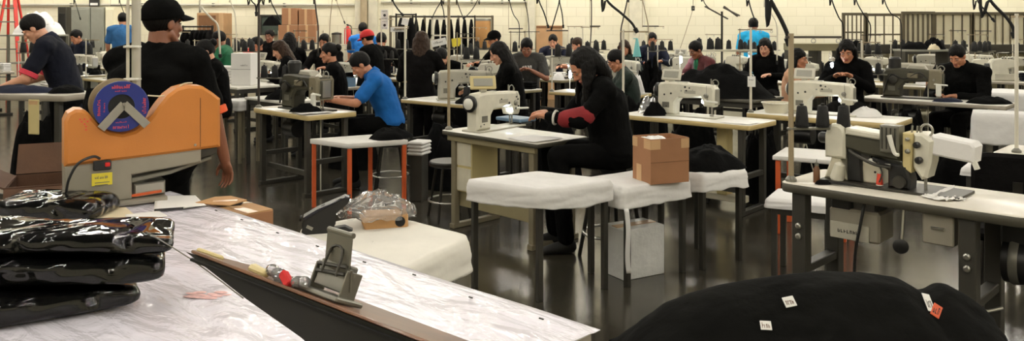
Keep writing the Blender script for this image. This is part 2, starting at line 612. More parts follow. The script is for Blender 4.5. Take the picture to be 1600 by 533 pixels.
def person(label, head, face, sit=True, lean=10, pitch=20, yaw=0, shirt='black_fabric', legs='dark_fabric', sleeve='long', hair='short',
           hairmat='hair_black', skin='skin', handL=None, handR=None, near=False, bulk=1.0, group=None, cuff=None, collar=None, tilt=0.0, build=1.0,
           female=False, sl=0.72):
    """head = (pixel column, pixel row of the head's top, distance); face = heading in degrees, 0 looks away from the camera, 90 to its left"""
    k = build
    zp = 0.56 if sit else 0.94 * k
    a = R(lean)
    def dirv(t):
        return Vector((0, math.sin(t), math.cos(t)))
    P = Vector((0, 0, zp))
    waist = P + dirv(a * 0.5) * 0.15 * k
    chest = waist + dirv(a * 0.9) * 0.19 * k
    shl = chest + dirv(a * 1.15) * 0.13 * k
    nb = shl + dirv(a * 1.2) * 0.045 * k
    nt = nb + dirv(a * 0.9 + R(pitch) * 0.35 + R(8)) * 0.085 * k
    Rh = Matrix.Rotation(R(yaw), 3, 'Z') @ Matrix.Rotation(R(tilt), 3, 'Y') @ Matrix.Rotation(-(R(pitch) + a * 0.25), 3, 'X')
    hc = nt + Rh @ Vector((0, 0.022, 0.062))
    top = (hc + Rh @ Vector((0, -0.012, 0.125))).z
    rz = R(face)
    tgt = W(*head)
    if sit:                                      # the seat height follows from where the photo shows the head
        dz = max(-0.16, min(0.22, tgt.z - top))
    else:
        dz = max(-0.12, min(0.12, tgt.z - top))
    for v in (P, waist, chest, shl, nb, nt, hc):
        v.z += dz
    zp += dz
    off = Matrix.Rotation(rz, 3, 'Z') @ Vector((hc.x, hc.y, 0))
    root = thing('person', label, 'person', (tgt.x - off.x, tgt.y - off.y, 0), rz, group)
    X = Vector((1, 0, 0))
    sw = (0.175 if female else 0.195) * k * (0.5 + 0.5 * bulk)
    SL, SR = shl + Vector((-sw, 0, -0.01)), shl + Vector((sw, 0, -0.01))
    U, L2 = 0.285 * k, 0.255 * k

    def ik(S, H, side):
        d = H - S
        D_ = min(d.length, U + L2 - 0.004)
        d.normalize()
        H2 = S + d * D_
        ca = (U * U + D_ * D_ - L2 * L2) / (2 * U * D_)
        ang = math.acos(max(-1, min(1, ca)))
        pole = Vector((side * 0.75, -0.25, -0.8))
        pole = pole - d * d.dot(pole); pole.normalize()
        return S + d * (U * math.cos(ang)) + pole * (U * math.sin(ang)), H2

    if sit:
        dl, dr = Vector((-0.14, 0.40, zp + 0.25 + 0.03)), Vector((0.16, 0.42, zp + 0.25))
    else:
        dl, dr = Vector((-0.25, 0.1, zp - 0.1)), Vector((0.25, 0.1, zp - 0.1))
    HL = Vector(handL) + Vector((0, 0, dz)) if handL else dl
    HR = Vector(handR) + Vector((0, 0, dz)) if handR else dr
    EL, HL = ik(SL, HL, -1)
    ER, HR = ik(SR, HR, 1)

    def torso(mb, g, zc=0.0):
        nx = Vector((1, 0, 0))
        b = bulk
        def ring(c, t, rx, ry):
            return (c, nx, Vector((0, math.cos(t), -math.sin(t))), rx + g, ry + g)
        mb.loft([ring(P - Vector((0, 0, 0.075 + zc)), 0, 0.14 * b * k, 0.105 * b * k), ring(P, a * .3, 0.17 * b * k, 0.12 * b * k),
                 ring(waist, a * .7, (0.13 if female else 0.15) * b * k, 0.105 * b * k), ring(chest - dirv(a) * 0.04, a, 0.162 * b * k, 0.118 * b * k),
                 ring(chest + dirv(a) * 0.06, a * 1.1, 0.17 * b * k, 0.112 * b * k), ring(shl, a * 1.2, 0.15 * k, 0.085 * k), ring(nb, a * 1.2, 0.075 * k, 0.062 * k)])
        mb.cap(shl + Vector((-sw * .45, 0, 0.012)), SL, 0.066 * k + g, 0.062 * k + g)
        mb.cap(shl + Vector((sw * .45, 0, 0.012)), SR, 0.066 * k + g, 0.062 * k + g)

    hipL, hipR = P + Vector((-0.09 * k, 0.02, -0.03)), P + Vector((0.09 * k, 0.02, -0.03))
    if sit:
        knL, knR = Vector((-0.13, 0.43, zp - 0.01)), Vector((0.13, 0.43, zp - 0.01))
        anL, anR = Vector((-0.12, 0.37, 0.09)), Vector((0.13, 0.40, 0.09))
    else:
        knL, knR = Vector((-0.10, 0.03, 0.50 * k)), Vector((0.11, 0.02, 0.50 * k))
        anL, anR = Vector((-0.11, -0.03, 0.09)), Vector((0.12, 0.0, 0.09))

    # --- the body: one continuous surface
    b = MB()
    torso(b, 0)
    b.cap(nb - Vector((0, 0.0, 0.03)), nt + Rh @ Vector((0, 0, 0.02)), 0.058 * k, 0.053 * k)
    for S, E, H in ((SL, EL, HL), (SR, ER, HR)):
        b.cap(S, E, 0.052 * k, 0.042 * k); b.cap(E, H, 0.042 * k, 0.027 * k)
    for h, n_, an in ((hipL, knL, anL), (hipR, knR, anR)):
        b.cap(h, n_, 0.082 * k, 0.058 * k); b.cap(n_, an, 0.056 * k, 0.038 * k)
        b.cap(an + Vector((0, 0, -0.045)), an + Vector((0, 0.13, -0.06)), 0.036, 0.028)
    # hands
    for S, E, H, sd in ((SL, EL, HL, -1), (SR, ER, HR, 1)):
        f = (H - E).normalized()
        side = f.cross(Vector((0, 0, 1)))
        if side.length < 0.1:
            side = Vector((1, 0, 0))
        side.normalize()
        up = side.cross(f)
        q = Matrix((side, f, up)).transposed()
        b.ell(H + f * 0.042, (0.041, 0.052, 0.017), q)
        b.cap(H, H + f * 0.03, 0.026, 0.025)
        for i, (o, ln) in enumerate(((-0.034, 0.066), (-0.0115, 0.076), (0.0115, 0.072), (0.034, 0.056))):
            p0 = H + f * 0.082 + side * o * (1 if sd > 0 else -1)
            m1 = (f * 0.86 - up * 0.5 + side * o * 2.2 * (1 if sd > 0 else -1)).normalized()
            p1 = p0 + m1 * ln * 0.56
            p2 = p1 + (f * 0.45 - up * 0.9).normalized() * ln * 0.5
            b.cap(p0 - f * 0.012, p1, 0.0088, 0.0082, 8); b.cap(p1, p2, 0.0082, 0.0068, 8)
        ts = side * (-sd)
        t0 = H + f * 0.022 + ts * 0.03 - up * 0.004
        t1 = t0 + (ts * 0.75 + f * 0.75 - up * 0.3).normalized() * 0.04
        t2 = t1 + (f * 0.9 - up * 0.45 + ts * 0.1).normalized() * 0.032
        b.cap(t0, t1, 0.0125, 0.0105, 8); b.cap(t1, t2, 0.0105, 0.008, 8)
    # head, in its own frame: y forward, z up
    b.M = Matrix.Translation(hc) @ Rh.to_4x4()
    b.ell((0, -0.014, 0.034), (0.075, 0.096, 0.09), nu=20, nv=14)
    b.ell((0, 0.026, -0.022), (0.06, 0.062, 0.085), nu=20, nv=14)
    b.cap((-0.045, 0.008, -0.056), (-0.012, 0.066, -0.092), 0.026, 0.02)
    b.cap((0.045, 0.008, -0.056), (0.012, 0.066, -0.092), 0.026, 0.02)
    b.cap((-0.012, 0.066, -0.092), (0.012, 0.066, -0.092), 0.021, 0.021)
    b.cap((0, 0.088, 0.014), (0, 0.107, -0.026), 0.0085, 0.0125)
    b.cap((-0.012, 0.094, -0.03), (0.012, 0.094, -0.03), 0.0095)
    b.cap((-0.036, 0.073, 0.026), (0.036, 0.073, 0.026), 0.013)
    b.cap((-0.04, 0.06, -0.018), (-0.028, 0.072, -0.03), 0.02, 0.014)
    b.cap((0.04, 0.06, -0.018), (0.028, 0.072, -0.03), 0.02, 0.014)
    b.cap((-0.019, 0.08, -0.056), (0.019, 0.08, -0.056), 0.0095)
    b.cap((-0.015, 0.08, -0.067), (0.015, 0.08, -0.067), 0.009)
    for s in (-1, 1):
        b.ell((s * 0.076, -0.008, -0.004), (0.012, 0.023, 0.033), nu=10, nv=8)
    body = b.build('body', skin, root, 180)
    remesh(body, 0.0058 if near else 0.0075, 2)
    # face details
    if hair != 'back':
        HM = Matrix.Translation(hc) @ Rh.to_4x4()
        for s in (-1, 1):
            e = MB(); e.M = HM; e.ell((s * 0.03, 0.0775, 0.007), (0.0125, 0.010, 0.0055), nu=12, nv=8)
            eo = e.build('eye', 'eye_white', root, 180)
            i = MB(); i.M = HM; i.ell((s * 0.03, 0.0852, 0.006), (0.0056, 0.0036, 0.0048), nu=10, nv=6)
            i.build('iris', 'ink', eo, 180)
            w = MB(); w.M = HM
            w.tube([(s * 0.014, 0.0885, 0.03), (s * 0.03, 0.087, 0.035), (s * 0.047, 0.078, 0.03)], [0.0042, 0.0022], 6, 3)
            w.build('eyebrow', hairmat, root, 180)
        l = MB(); l.M = HM
        l.tube([(-0.022, 0.083, -0.06), (-0.009, 0.0895, -0.057), (0, 0.089, -0.059), (0.009, 0.0895, -0.057), (0.022, 0.083, -0.06)], 0.0052, 6, 3)
        l.tube([(-0.019, 0.083, -0.064), (0, 0.089, -0.067), (0.019, 0.083, -0.064)], 0.0052, 6, 3)
        l.build('lips', 'lips', root, 180)
    # --- clothes
    g = 0.02
    s = MB()
    torso(s, g, 0.03 if not sit else 0.0)
    s.cap(nb - Vector((0, 0, 0.04)), nb + dirv(a) * 0.004, 0.078 * k, 0.07 * k)
    for S, E, H in ((SL, EL, HL), (SR, ER, HR)):
        if sleeve == 'long':
            s.cap(S, E, 0.07 * k, 0.06 * k); s.cap(E, E + (H - E) * 0.93, 0.058 * k, 0.041 * k)
        else:
            s.cap(S, S + (E - S) * sl, 0.071 * k, 0.072 * k)
    if not sit:
        s.cap(P + Vector((-0.06, 0, -0.08)), P + Vector((0.06, 0, -0.08)), 0.115 * bulk, 0.115 * bulk)
    so = s.build('shirt', shirt, root, 180)
    remesh(so, 0.013, 4, 0.02, 0.09)
    if cuff:
        for S, E, H in ((SL, EL, HL), (SR, ER, HR)):
            d = (E - S).normalized() if sleeve == 'short' else (H - E).normalized()
            p = S + (E - S) * (sl + 0.14) if sleeve == 'short' else E + (H - E) * 0.9
            c = MB(); c.lathe([(0.068 * k, -0.022), (0.074 * k, -0.018), (0.074 * k, 0.018), (0.066 * k, 0.022)] if sleeve == 'short' else
                              [(0.047, -0.03), (0.051, -0.025), (0.051, 0.025), (0.046, 0.03)], p, d, 18)
            c.build('cuff', cuff, root)
    if collar:
        c = MB()
        c.lathe([(0.066 * k, 0.05), (0.074 * k, 0.055), (0.088 * k, 0.02), (0.094 * k, -0.012), (0.08 * k, -0.012)], nb, dirv(a * 1.1 + R(12)), 22, caps=False)
        c.build('collar', collar, root)
    t = MB()
    for h, n_, an in ((hipL, knL, anL), (hipR, knR, anR)):
        t.cap(h, n_, 0.104 * k, 0.078 * k); t.cap(n_, an + Vector((0, 0, 0.02)), 0.076 * k, 0.062 * k)
    t.loft([(P + Vector((0, 0, z)), X, Vector((0, 1, 0)), rx * bulk * k, ry * bulk * k) for z, rx, ry in ((-0.11, 0.15, 0.12), (-0.04, 0.185, 0.14), (0.04, 0.172, 0.13), (0.06, 0.15, 0.115))])
    remesh(t.build('trousers', legs, root, 180), 0.013, 4, 0.014, 0.1)
    for an in (anL, anR):
        f = MB()
        f.loft([(an + Vector((0, y, z)), X, Vector((0, 0, 1)), rx, rz_) for y, z, rx, rz_ in ((-0.075, -0.045, 0.02, 0.02), (-0.06, -0.04, 0.036, 0.042), (0.0, -0.04, 0.042, 0.05), (0.09, -0.052, 0.047, 0.036), (0.155, -0.062, 0.042, 0.024), (0.18, -0.066, 0.02, 0.012))], 14)
        f.build('shoe', 'rubber', root, 60)
    # --- hair and caps, in the head's frame
    HM = Matrix.Translation(hc) @ Rh.to_4x4()
    def shell(r, front=0.066, side=-0.024, back=-0.10, c=(0, -0.016, 0.036), taper=0.0):
        """a cap of hair whose lower edge runs from hairline to temples to nape"""
        mb = MB(); mb.M = HM
        def fn(u, v):
            az = 2 * PI * u
            fy = math.sin(az)                     # +1 front, -1 back
            edge = 0.01 * math.sin(az * 7 + head[0]) * (taper > 0) + side + (front - side) * max(0, fy) ** 1.5 + (back - side) * max(0, -fy) ** 0.8
            el_min = math.asin(max(-0.95, min(0.95, (edge - c[2]) / r[2])))
            el = el_min + (PI / 2 - 0.02 - el_min) * v
            w = (1 + 0.035 * fbm((math.cos(az) * 3, math.sin(az) * 3, v * 5 + head[0]), 1.0)) * (1 - taper * (1 - v) ** 4)
            return (c[0] + r[0] * w * math.cos(el) * math.cos(az), c[1] + r[1] * w * math.cos(el) * math.sin(az), c[2] + r[2] * w * math.sin(el))
        mb.grid(fn, 30, 12, wrap=True)
        return mb
    if hair in ('short', 'bun', 'cap'):
        o = shell((0.083, 0.104, 0.101), taper=0.09).build('hair', hairmat, root, 180)
        solid(o, 0.01)
    if hair == 'bun':
        h = MB(); h.M = HM; h.ell((0, -0.125, 0.06), (0.05, 0.042, 0.048))
        h.build('hair_bun', hairmat, root, 180)
    if hair in ('long', 'back'):
        h = MB(); h.M = HM
        h.ell((0, -0.024, 0.049), (0.087, 0.104, 0.093), nu=20, nv=14)
        h.ell((0, -0.075, -0.03), (0.094, 0.06, 0.13))
        low = -0.3 if near or hair == 'back' else -0.26
        for i in range(11):
            t_ = i / 10
            az = R(-185 + 190 * t_)
            p = Vector((0.086 * math.cos(az), -0.015 + 0.098 * math.sin(az), 0.02))
            q_ = Vector((0.105 * math.cos(az), -0.03 + 0.085 * math.sin(az), low * (0.86 + 0.14 * math.sin(i * 2.3))))
            h.cap(p, q_, 0.026, 0.022, 8)
        if hair == 'back':
            h.ell((0, 0.02, 0.03), (0.088, 0.085, 0.09))
        o = h.build('hair', hairmat, root, 180)
        remesh(o, 0.009, 4, 0.02, 0.035)
    if hair == 'curtain':                         # long hair falling forward past the cheek
        h = MB(); h.M = HM
        h.ell((0, -0.036, 0.05), (0.092, 0.108, 0.094), nu=20, nv=14)
        h.ell((0, -0.09, -0.05), (0.1, 0.07, 0.17))
        for i in range(15):
            az = R(-196 + 200 * i / 14)
            p = Vector((0.09 * math.cos(az), -0.012 + 0.104 * math.sin(az), 0.03))
            ln = 0.24 + 0.05 * math.sin(i * 1.9)
            q_ = Rh.inverted() @ (Rh @ p + Vector((0.012 * math.cos(az), 0.0, -ln)))
            h.cap(p, q_, 0.022, 0.013, 8)
        o = h.build('hair', hairmat, root, 180)
        remesh(o, 0.008, 3, 0.016, 0.03)
    if hair in ('cap', 'redcap', 'blackcap'):
        if hair != 'cap':
            o = shell((0.082, 0.102, 0.09), back=-0.05).build('hair', hairmat, root, 180); solid(o, 0.012)
        cm = {'cap': 'black_fabric', 'redcap': 'red_fabric', 'blackcap': 'black_fabric'}[hair]
        c = shell((0.096, 0.116, 0.105), 0.058, 0.03, 0.012, (0, -0.012, 0.042))
        co = c.build('cap', cm, root, 180); solid(co, 0.008)
        v = MB(); v.M = HM
        def vis(u, w):
            az = R(25 + 130 * u)
            r = 1.0 + 0.72 * w * math.sin(az) ** 0.7
            return (0.094 * math.cos(az) * (1 + 0.06 * w), -0.012 + 0.113 * math.sin(az) * r, 0.062 - 0.02 * w - 0.03 * math.cos(az) ** 2)
        v.grid(vis, 16, 6)
        vo = v.build('visor', cm, co, 180); solid(vo, 0.006)
        bt = MB(); bt.M = HM; bt.ell((0, -0.012, 0.148), (0.01, 0.01, 0.006), nu=10, nv=6)
        bt.build('button', cm, co, 180)
    return root, dict(hc=hc, Rh=Rh, P=P, chest=chest, shl=shl, nb=nb, zp=zp, HM=HM, SL=SL, SR=SR, EL=EL, ER=ER, HL=HL, HR=HR)

# ------------------------------------------------------------------ the hall itself
def struct(name, mb, m, angle=35):
    return tag(mb.build(name, m, None, angle), kind='structure')


XW, YB, YF, ZC = 15.0, 17.5, -4.0, 5.2
struct('floor', MB().box((0, (YB + YF) / 2, -0.06), (2 * XW, YB - YF, 0.12)), 'floor')
struct('ceiling', MB().box((0, (YB + YF) / 2, ZC + 0.06), (2 * XW, YB - YF, 0.12)), 'ceiling')
struct('wall_back', MB().box((0, YB + 0.1, ZC / 2), (2 * XW, 0.2, ZC)), 'wall')
struct('wall_front', MB().box((0, YF - 0.1, ZC / 2), (2 * XW, 0.2, ZC)), 'wall')
for nm, sx in (('wall_left', -1), ('wall_right', 1)):
    struct(nm, MB().box((0, 0, 0), (YB - YF, 0.2, ZC)), 'wall')
    o = bpy.data.objects[nm]; o.rotation_euler = (0, 0, R(90)); o.location = (sx * (XW + 0.1), (YB + YF) / 2, ZC / 2)
# pilasters and the conduit along the back wall
for n_, (px, w) in enumerate(((561, 0.16), (583, 0.2), (830, 0.17), (995, 0.34)), 1):
    x = W(px, 0, YB - 0.1).x
    struct('pillar_%d' % n_, MB().box((x, YB - 0.09, ZC / 2), (w, 0.17, ZC), bev=0.01), 'cream_metal')
x = W(569, 0, YB - 0.2).x
p = thing('drain_pipe', 'tan vertical pipe between two white pilasters on the back wall', 'pipe', (x, YB - 0.25, 0))
MB().cyl((0, 0, 0), (0, 0, ZC), 0.075, n=16).build('pipe', 'pole_tan', p)
MB().lathe([(0.09, 0), (0.09, 0.05)], (0, 0, 1.2), n=16).build('coupling', 'pole_tan', p)
for px0, px1, py, lb in ((0, 555, 7.5, 'grey conduit running along the back wall left of the tan pipe'), (595, 832, 3, 'grey conduit on the back wall right of the tan pipe')):
    a, b = W(px0, py, YB - 0.05), W(px1, py, YB - 0.05)
    c = thing('wall_conduit', lb, 'conduit', (a.x, a.y, a.z))
    MB().cyl((0, 0, 0), (b.x - a.x, 0, 0), 0.024, n=10).build('tube', 'pipe_grey', c)
    for i in range(1, 5):
        t = (b.x - a.x) * i / 5
        MB().box((t, 0.015, 0), (0.05, 0.07, 0.075), bev=0.004).build('clamp', 'grey_metal', c)

# fluorescent fittings over the floor (above the frame; their light and reflections show)
fx = thing('ceiling_light', 'fluorescent light fitting under the dark ceiling', 'light', (-10, 1, ZC - 0.5), 0, 'fluorescent ceiling lights')
MB().box((0, 0, 0.05), (0.34, 1.6, 0.07), bev=0.01).build('housing', 'white_metal', fx)
for sx in (-0.08, 0.08):
    MB().cap((sx, -0.74, -0.005), (sx, 0.74, -0.005), 0.02, n=8).build('tube', 'tube_light', fx)
for sy in (-0.6, 0.6):
    MB().cyl((0, sy, 0.08), (0, sy, 0.5), 0.006, n=6).build('hanger', 'grey_metal', fx)
for i, x in enumerate((-10, -6, -2, 2, 6, 10)):
    for y in (-2.8, -0.6, 1.6, 4.2, 7.2, 10.4, 13.4, 16.2):  # camera-end rows added to brighten the foreground
        place(fx, USED, fx['label'], (x + 0.5, y, ZC - 0.5), 0)
for x in range(-12, 13, 3):          # extra fittings added to brighten the back wall, turned along it
    for y in (14.9, 16.0):
        place(fx, USED, fx['label'], (x + 0.5, y, ZC - 0.9), R(90))


# ------------------------------------------------------------------ helpers for furniture
def rr(x0, y0, x1, y1, r=0.03, n=4):
    out = []
    for cx, cy, a0 in ((x1 - r, y0 + r, -90), (x1 - r, y1 - r, 0), (x0 + r, y1 - r, 90), (x0 + r, y0 + r, 180)):
        for k in range(n + 1):
            a = R(a0 + 90 * k / n)
            out.append((cx + r * math.cos(a), cy + r * math.sin(a)))
    return out


def two_tone(o, m2):
    """side and under faces take the second material"""
    o.data.materials.append(M[m2])
    for p in o.data.polygons:
        if p.normal.z < 0.6:
            p.material_index = 1
    return o


OCC = []


def sewing_table(label, A, L, Wd, rot, top='laminate', edge='edge_wood', z=0.78, th=0.038, legs='leg_paint', lw=0.05, group=None, motor=True, bolts=False, pedal=True, rad=0.03):
    t = thing('sewing_table', label, 'table', (A.x, A.y, 0), R(rot), group)
    two_tone(MB().prism(rr(0, 0, L, Wd, rad), z - th, z, bev=0.004).build('tabletop', top, t, 50), edge)
    for x in (0.1, L - (0.25 if bolts else 0.1)):
        for y in (0.06, Wd - 0.08):
            lg = MB().box((x, y, (z - th) / 2), (lw, lw, z - th), bev=0.004).build('leg', legs, t)
            if bolts and y < 0.1:
                for zb in (0.70, 0.755):
                    MB().lathe([(0.016, 0), (0.016, 0.008), (0.009, 0.014)], (x, y - lw / 2, zb - 0.2), (0, -1, 0), 12).build('bolt', 'steel', lg)
        MB().box((x, Wd / 2 - 0.01, 0.32), (lw * 0.8, Wd - 0.14 - lw, 0.045), bev=0.004).build('crossbar', legs, t)
        MB().box((x, Wd / 2, 0.02), (lw * 1.1, Wd - 0.04, 0.04), bev=0.004).build('foot', legs, t)
    MB().box((L / 2, 0.12, 0.20), (L - 0.2 - lw, 0.03, 0.05), bev=0.004).build('stretcher', legs, t)
    if motor:
        mo = MB()
        mo.cyl((L * 0.27, Wd * 0.45, z - 0.2), (L * 0.27 + 0.19, Wd * 0.45, z - 0.2), 0.085, n=18)
        mo.box((L * 0.27 + 0.08, Wd * 0.45, z - 0.09), (0.1, 0.1, 0.12), bev=0.01)
        mt = mo.build('motor', 'black_plastic', t)
        MB().cyl((L * 0.27 - 0.05, Wd * 0.45, z - 0.2), (L * 0.27, Wd * 0.45, z - 0.2), 0.05, n=16).build('pulley', 'grey_metal', mt)
    if pedal:
        pd = MB(); pd.box((L * 0.5, Wd * 0.35, 0.13), (0.26, 0.2, 0.018), Matrix.Rotation(R(14), 3, 'X'), 0.005)
        pd.box((L * 0.5, Wd * 0.35 + 0.08, 0.075), (L - 0.22, 0.02, 0.02))
        p_ = pd.build('treadle', 'dark_steel', t)
        if motor:
            MB().cyl((L * 0.5 - 0.08, Wd * 0.4, 0.15), (L * 0.27 + 0.12, Wd * 0.45, z - 0.28), 0.006, n=6).build('rod', 'steel', p_)
    return t


def loc_of(t, x, y, z):
    """point in a thing's own frame"""
    return Matrix.Translation(t.location) @ Matrix.Rotation(t.rotation_euler[2], 4, 'Z') @ Vector((x, y, z))


def resample(poly, n, rounds=2):
    pts = [Vector((p[0], p[1])) for p in poly]
    per = [(pts[(i + 1) % len(pts)] - pts[i]).length for i in range(len(pts))]
    tot = sum(per)
    out = []
    for k in range(n):
        s = tot * k / n
        i = 0
        while s > per[i]:
            s -= per[i]; i += 1
        out.append(pts[i].lerp(pts[(i + 1) % len(pts)], s / per[i]))
    for _ in range(rounds):
        out = [(out[i - 1] + out[i] * 2 + out[(i + 1) % n]) / 4 for i in range(n)]
    return out


def drape(name, label, poly, zt, drop, m='cloth_white', seed=0, flare=0.02, group=None, cat='cloth', hem=0.012, rounds=3, wave=0.012):
    """a cloth laid over a table: flat top with a little sag, folded skirt, wavy hem"""
    n = 120
    ol = resample(poly, n, rounds)
    c = sum(ol, Vector((0, 0))) / n
    mb = MB()
    nor = []
    for i in range(n):
        d = ol[(i + 1) % n] - ol[i - 1]
        nor.append(Vector((d.y, -d.x)).normalized())
    if (ol[0] - c).dot(nor[0]) < 0:
        nor = [-q for q in nor]
    def fn(u, v):
        i = int(round(u * n)) % n
        p = ol[i] - c
        if v <= 0.5:
            t = v / 0.5
            q = p * t
            z = zt + 0.011 + 0.0035 * fbm((q.x + seed, q.y, 0), 4.0) + 0.001
            if t > 0.97:
                z -= 0.002
            return (q.x, q.y, z - zt)
        t = (v - 0.5) / 0.5
        fo = fbm((ol[i].x * 3.2 + seed, ol[i].y * 3.2, t * 0.9), 1.0)
        diag = fbm((ol[i].x * 6 + t * 2.0 + seed, ol[i].y * 6 - t * 2.0, seed), 1.0)
        out = 0.012 + flare * t + wave * fo * t + 0.006 * diag * math.sin(t * PI)
        q = p + nor[i] * out * min(1, t * 6)
        z = 0.008 - (drop + 0.008) * (t ** 0.9) * (1 + hem / drop * fo)
        return (q.x, q.y, z)
    mb.grid(fn, n, 26, wrap=True)
    o = mb.build(name, m, None, 180, (c.x, c.y, zt))
    tag(o, label, cat, group)
    solid(o, 0.003)
    return o


def legged_table(name, label, poly, zt, legm='leg_paint', topm='pad_white', th=0.03, lw=0.035, cat='table', group=None, legpos=None, inset=0.035, shrink=False):
    c = sum((Vector(p) for p in poly), Vector((0, 0))) / len(poly)
    t = thing(name, label, cat, (c.x, c.y, 0), 0, group)
    pl = [Vector(p) - c for p in poly]
    area = sum(pl[i].x * pl[(i + 1) % len(pl)].y - pl[i].y * pl[(i + 1) % len(pl)].x for i in range(len(pl)))
    if area < 0:
        pl = pl[::-1]
    MB().prism([tuple(p - p.normalized() * 0.035) if shrink else (p.x, p.y) for p in pl], zt - th, zt, bev=0.004).build('tabletop', topm, t, 50)
    e = pl[1] - pl[0]
    q = Matrix.Rotation(math.atan2(e.y, e.x), 3, 'Z')
    for p in (legpos or pl):
        v = Vector(p) - (c if legpos else Vector((0, 0)))
        v = v * (1 - inset / max(v.length, 0.05) * 1.4)
        MB().box((v.x, v.y, (zt - th) / 2), (lw, lw, zt - th), q, 0.003).build('leg', legm, t)
    for i in range(0 if legm == 'orange_paint' else len(pl)):
        a, b = pl[i] * 0.88, pl[(i + 1) % len(pl)] * 0.88
        MB().beam((a.x, a.y, zt - th - 0.03), (b.x, b.y, zt - th - 0.03), 0.02, 0.05).build('rail', legm, t)
    return t


def heap(name, label, loc, rx, ry, h, rot=0, seed=0, m='black_fabric', cat='clothes', group=None, n=44, rough=0.5, kind=None, power=2.4):
    mb = MB()
    def fn(u, v):
        az = 2 * PI * u
        rad = v * (1 + 0.16 * fbm((math.cos(az) * 1.6 + seed, math.sin(az) * 1.6, seed * 0.7), 1.0))
        x, y = rx * rad * math.cos(az), ry * rad * math.sin(az)
        f = fbm((x / max(rx, ry) * 2.6 + seed, y / max(rx, ry) * 2.6, 1.3), 1.0)
        cr = abs(fbm((x / max(rx, ry) * 3.4 - seed, y / max(rx, ry) * 3.4, 4.1), 1.0))
        z = h * (1 - v ** power) * (0.78 + rough * 0.5 * f) + h * 0.16 * (1 - v) * (0.6 - cr) + 0.012 * (1 - v ** 8)
        return (x, y, max(0.001, z))
    mb.grid(lambda u, v: fn(u, max(v, 0.01)), n, 16, wrap=True)
    mb.f.append(tuple(range(n))); mb.m.append(0)
    mb.f.append(tuple(16 * n + k for k in range(n - 1, -1, -1))); mb.m.append(0)
    o = mb.build(name, m, None, 180, loc, (0, 0, R(rot)))
    return tag(o, label, cat, group, kind)


def sheet(name, label, corners, m='paper', cat='paper', group=None, curl=0.004, seed=0, th=0.0012):
    """a loose sheet laid through four corner points (counter-clockwise seen from above)"""
    cs = [Vector(c) for c in corners]
    c = sum(cs, Vector()) / 4
    mb = MB()
    def fn(u, v):
        p = (cs[0] * (1 - u) + cs[1] * u) * (1 - v) + (cs[3] * (1 - u) + cs[2] * u) * v - c
        return p + Vector((0, 0, curl * (1 + fbm((p.x + seed, p.y, seed), 5.0))))
    mb.grid(fn, 12, 12)
    o = mb.build(name, m, None, 180, c)
    solid(o, th)
    return tag(o, label, cat, group)


def open_carton(name, label, loc, rz, sx, sy, h, m='carton', flaps=(), tapes=True, group=None):
    b = thing(name, label, 'box', loc, rz, group)
    w = MB(); t = 0.006
    for s in (-1, 1):
        w.box((s * (sx / 2 - t / 2), 0, h / 2), (t, sy, h)); w.box((0, s * (sy / 2 - t / 2), h / 2), (sx - 2 * t, t, h))
    w.box((0, 0, 0.004), (sx - 2 * t, sy - 2 * t, 0.006))
    w.build('shell', m, b)
    return b

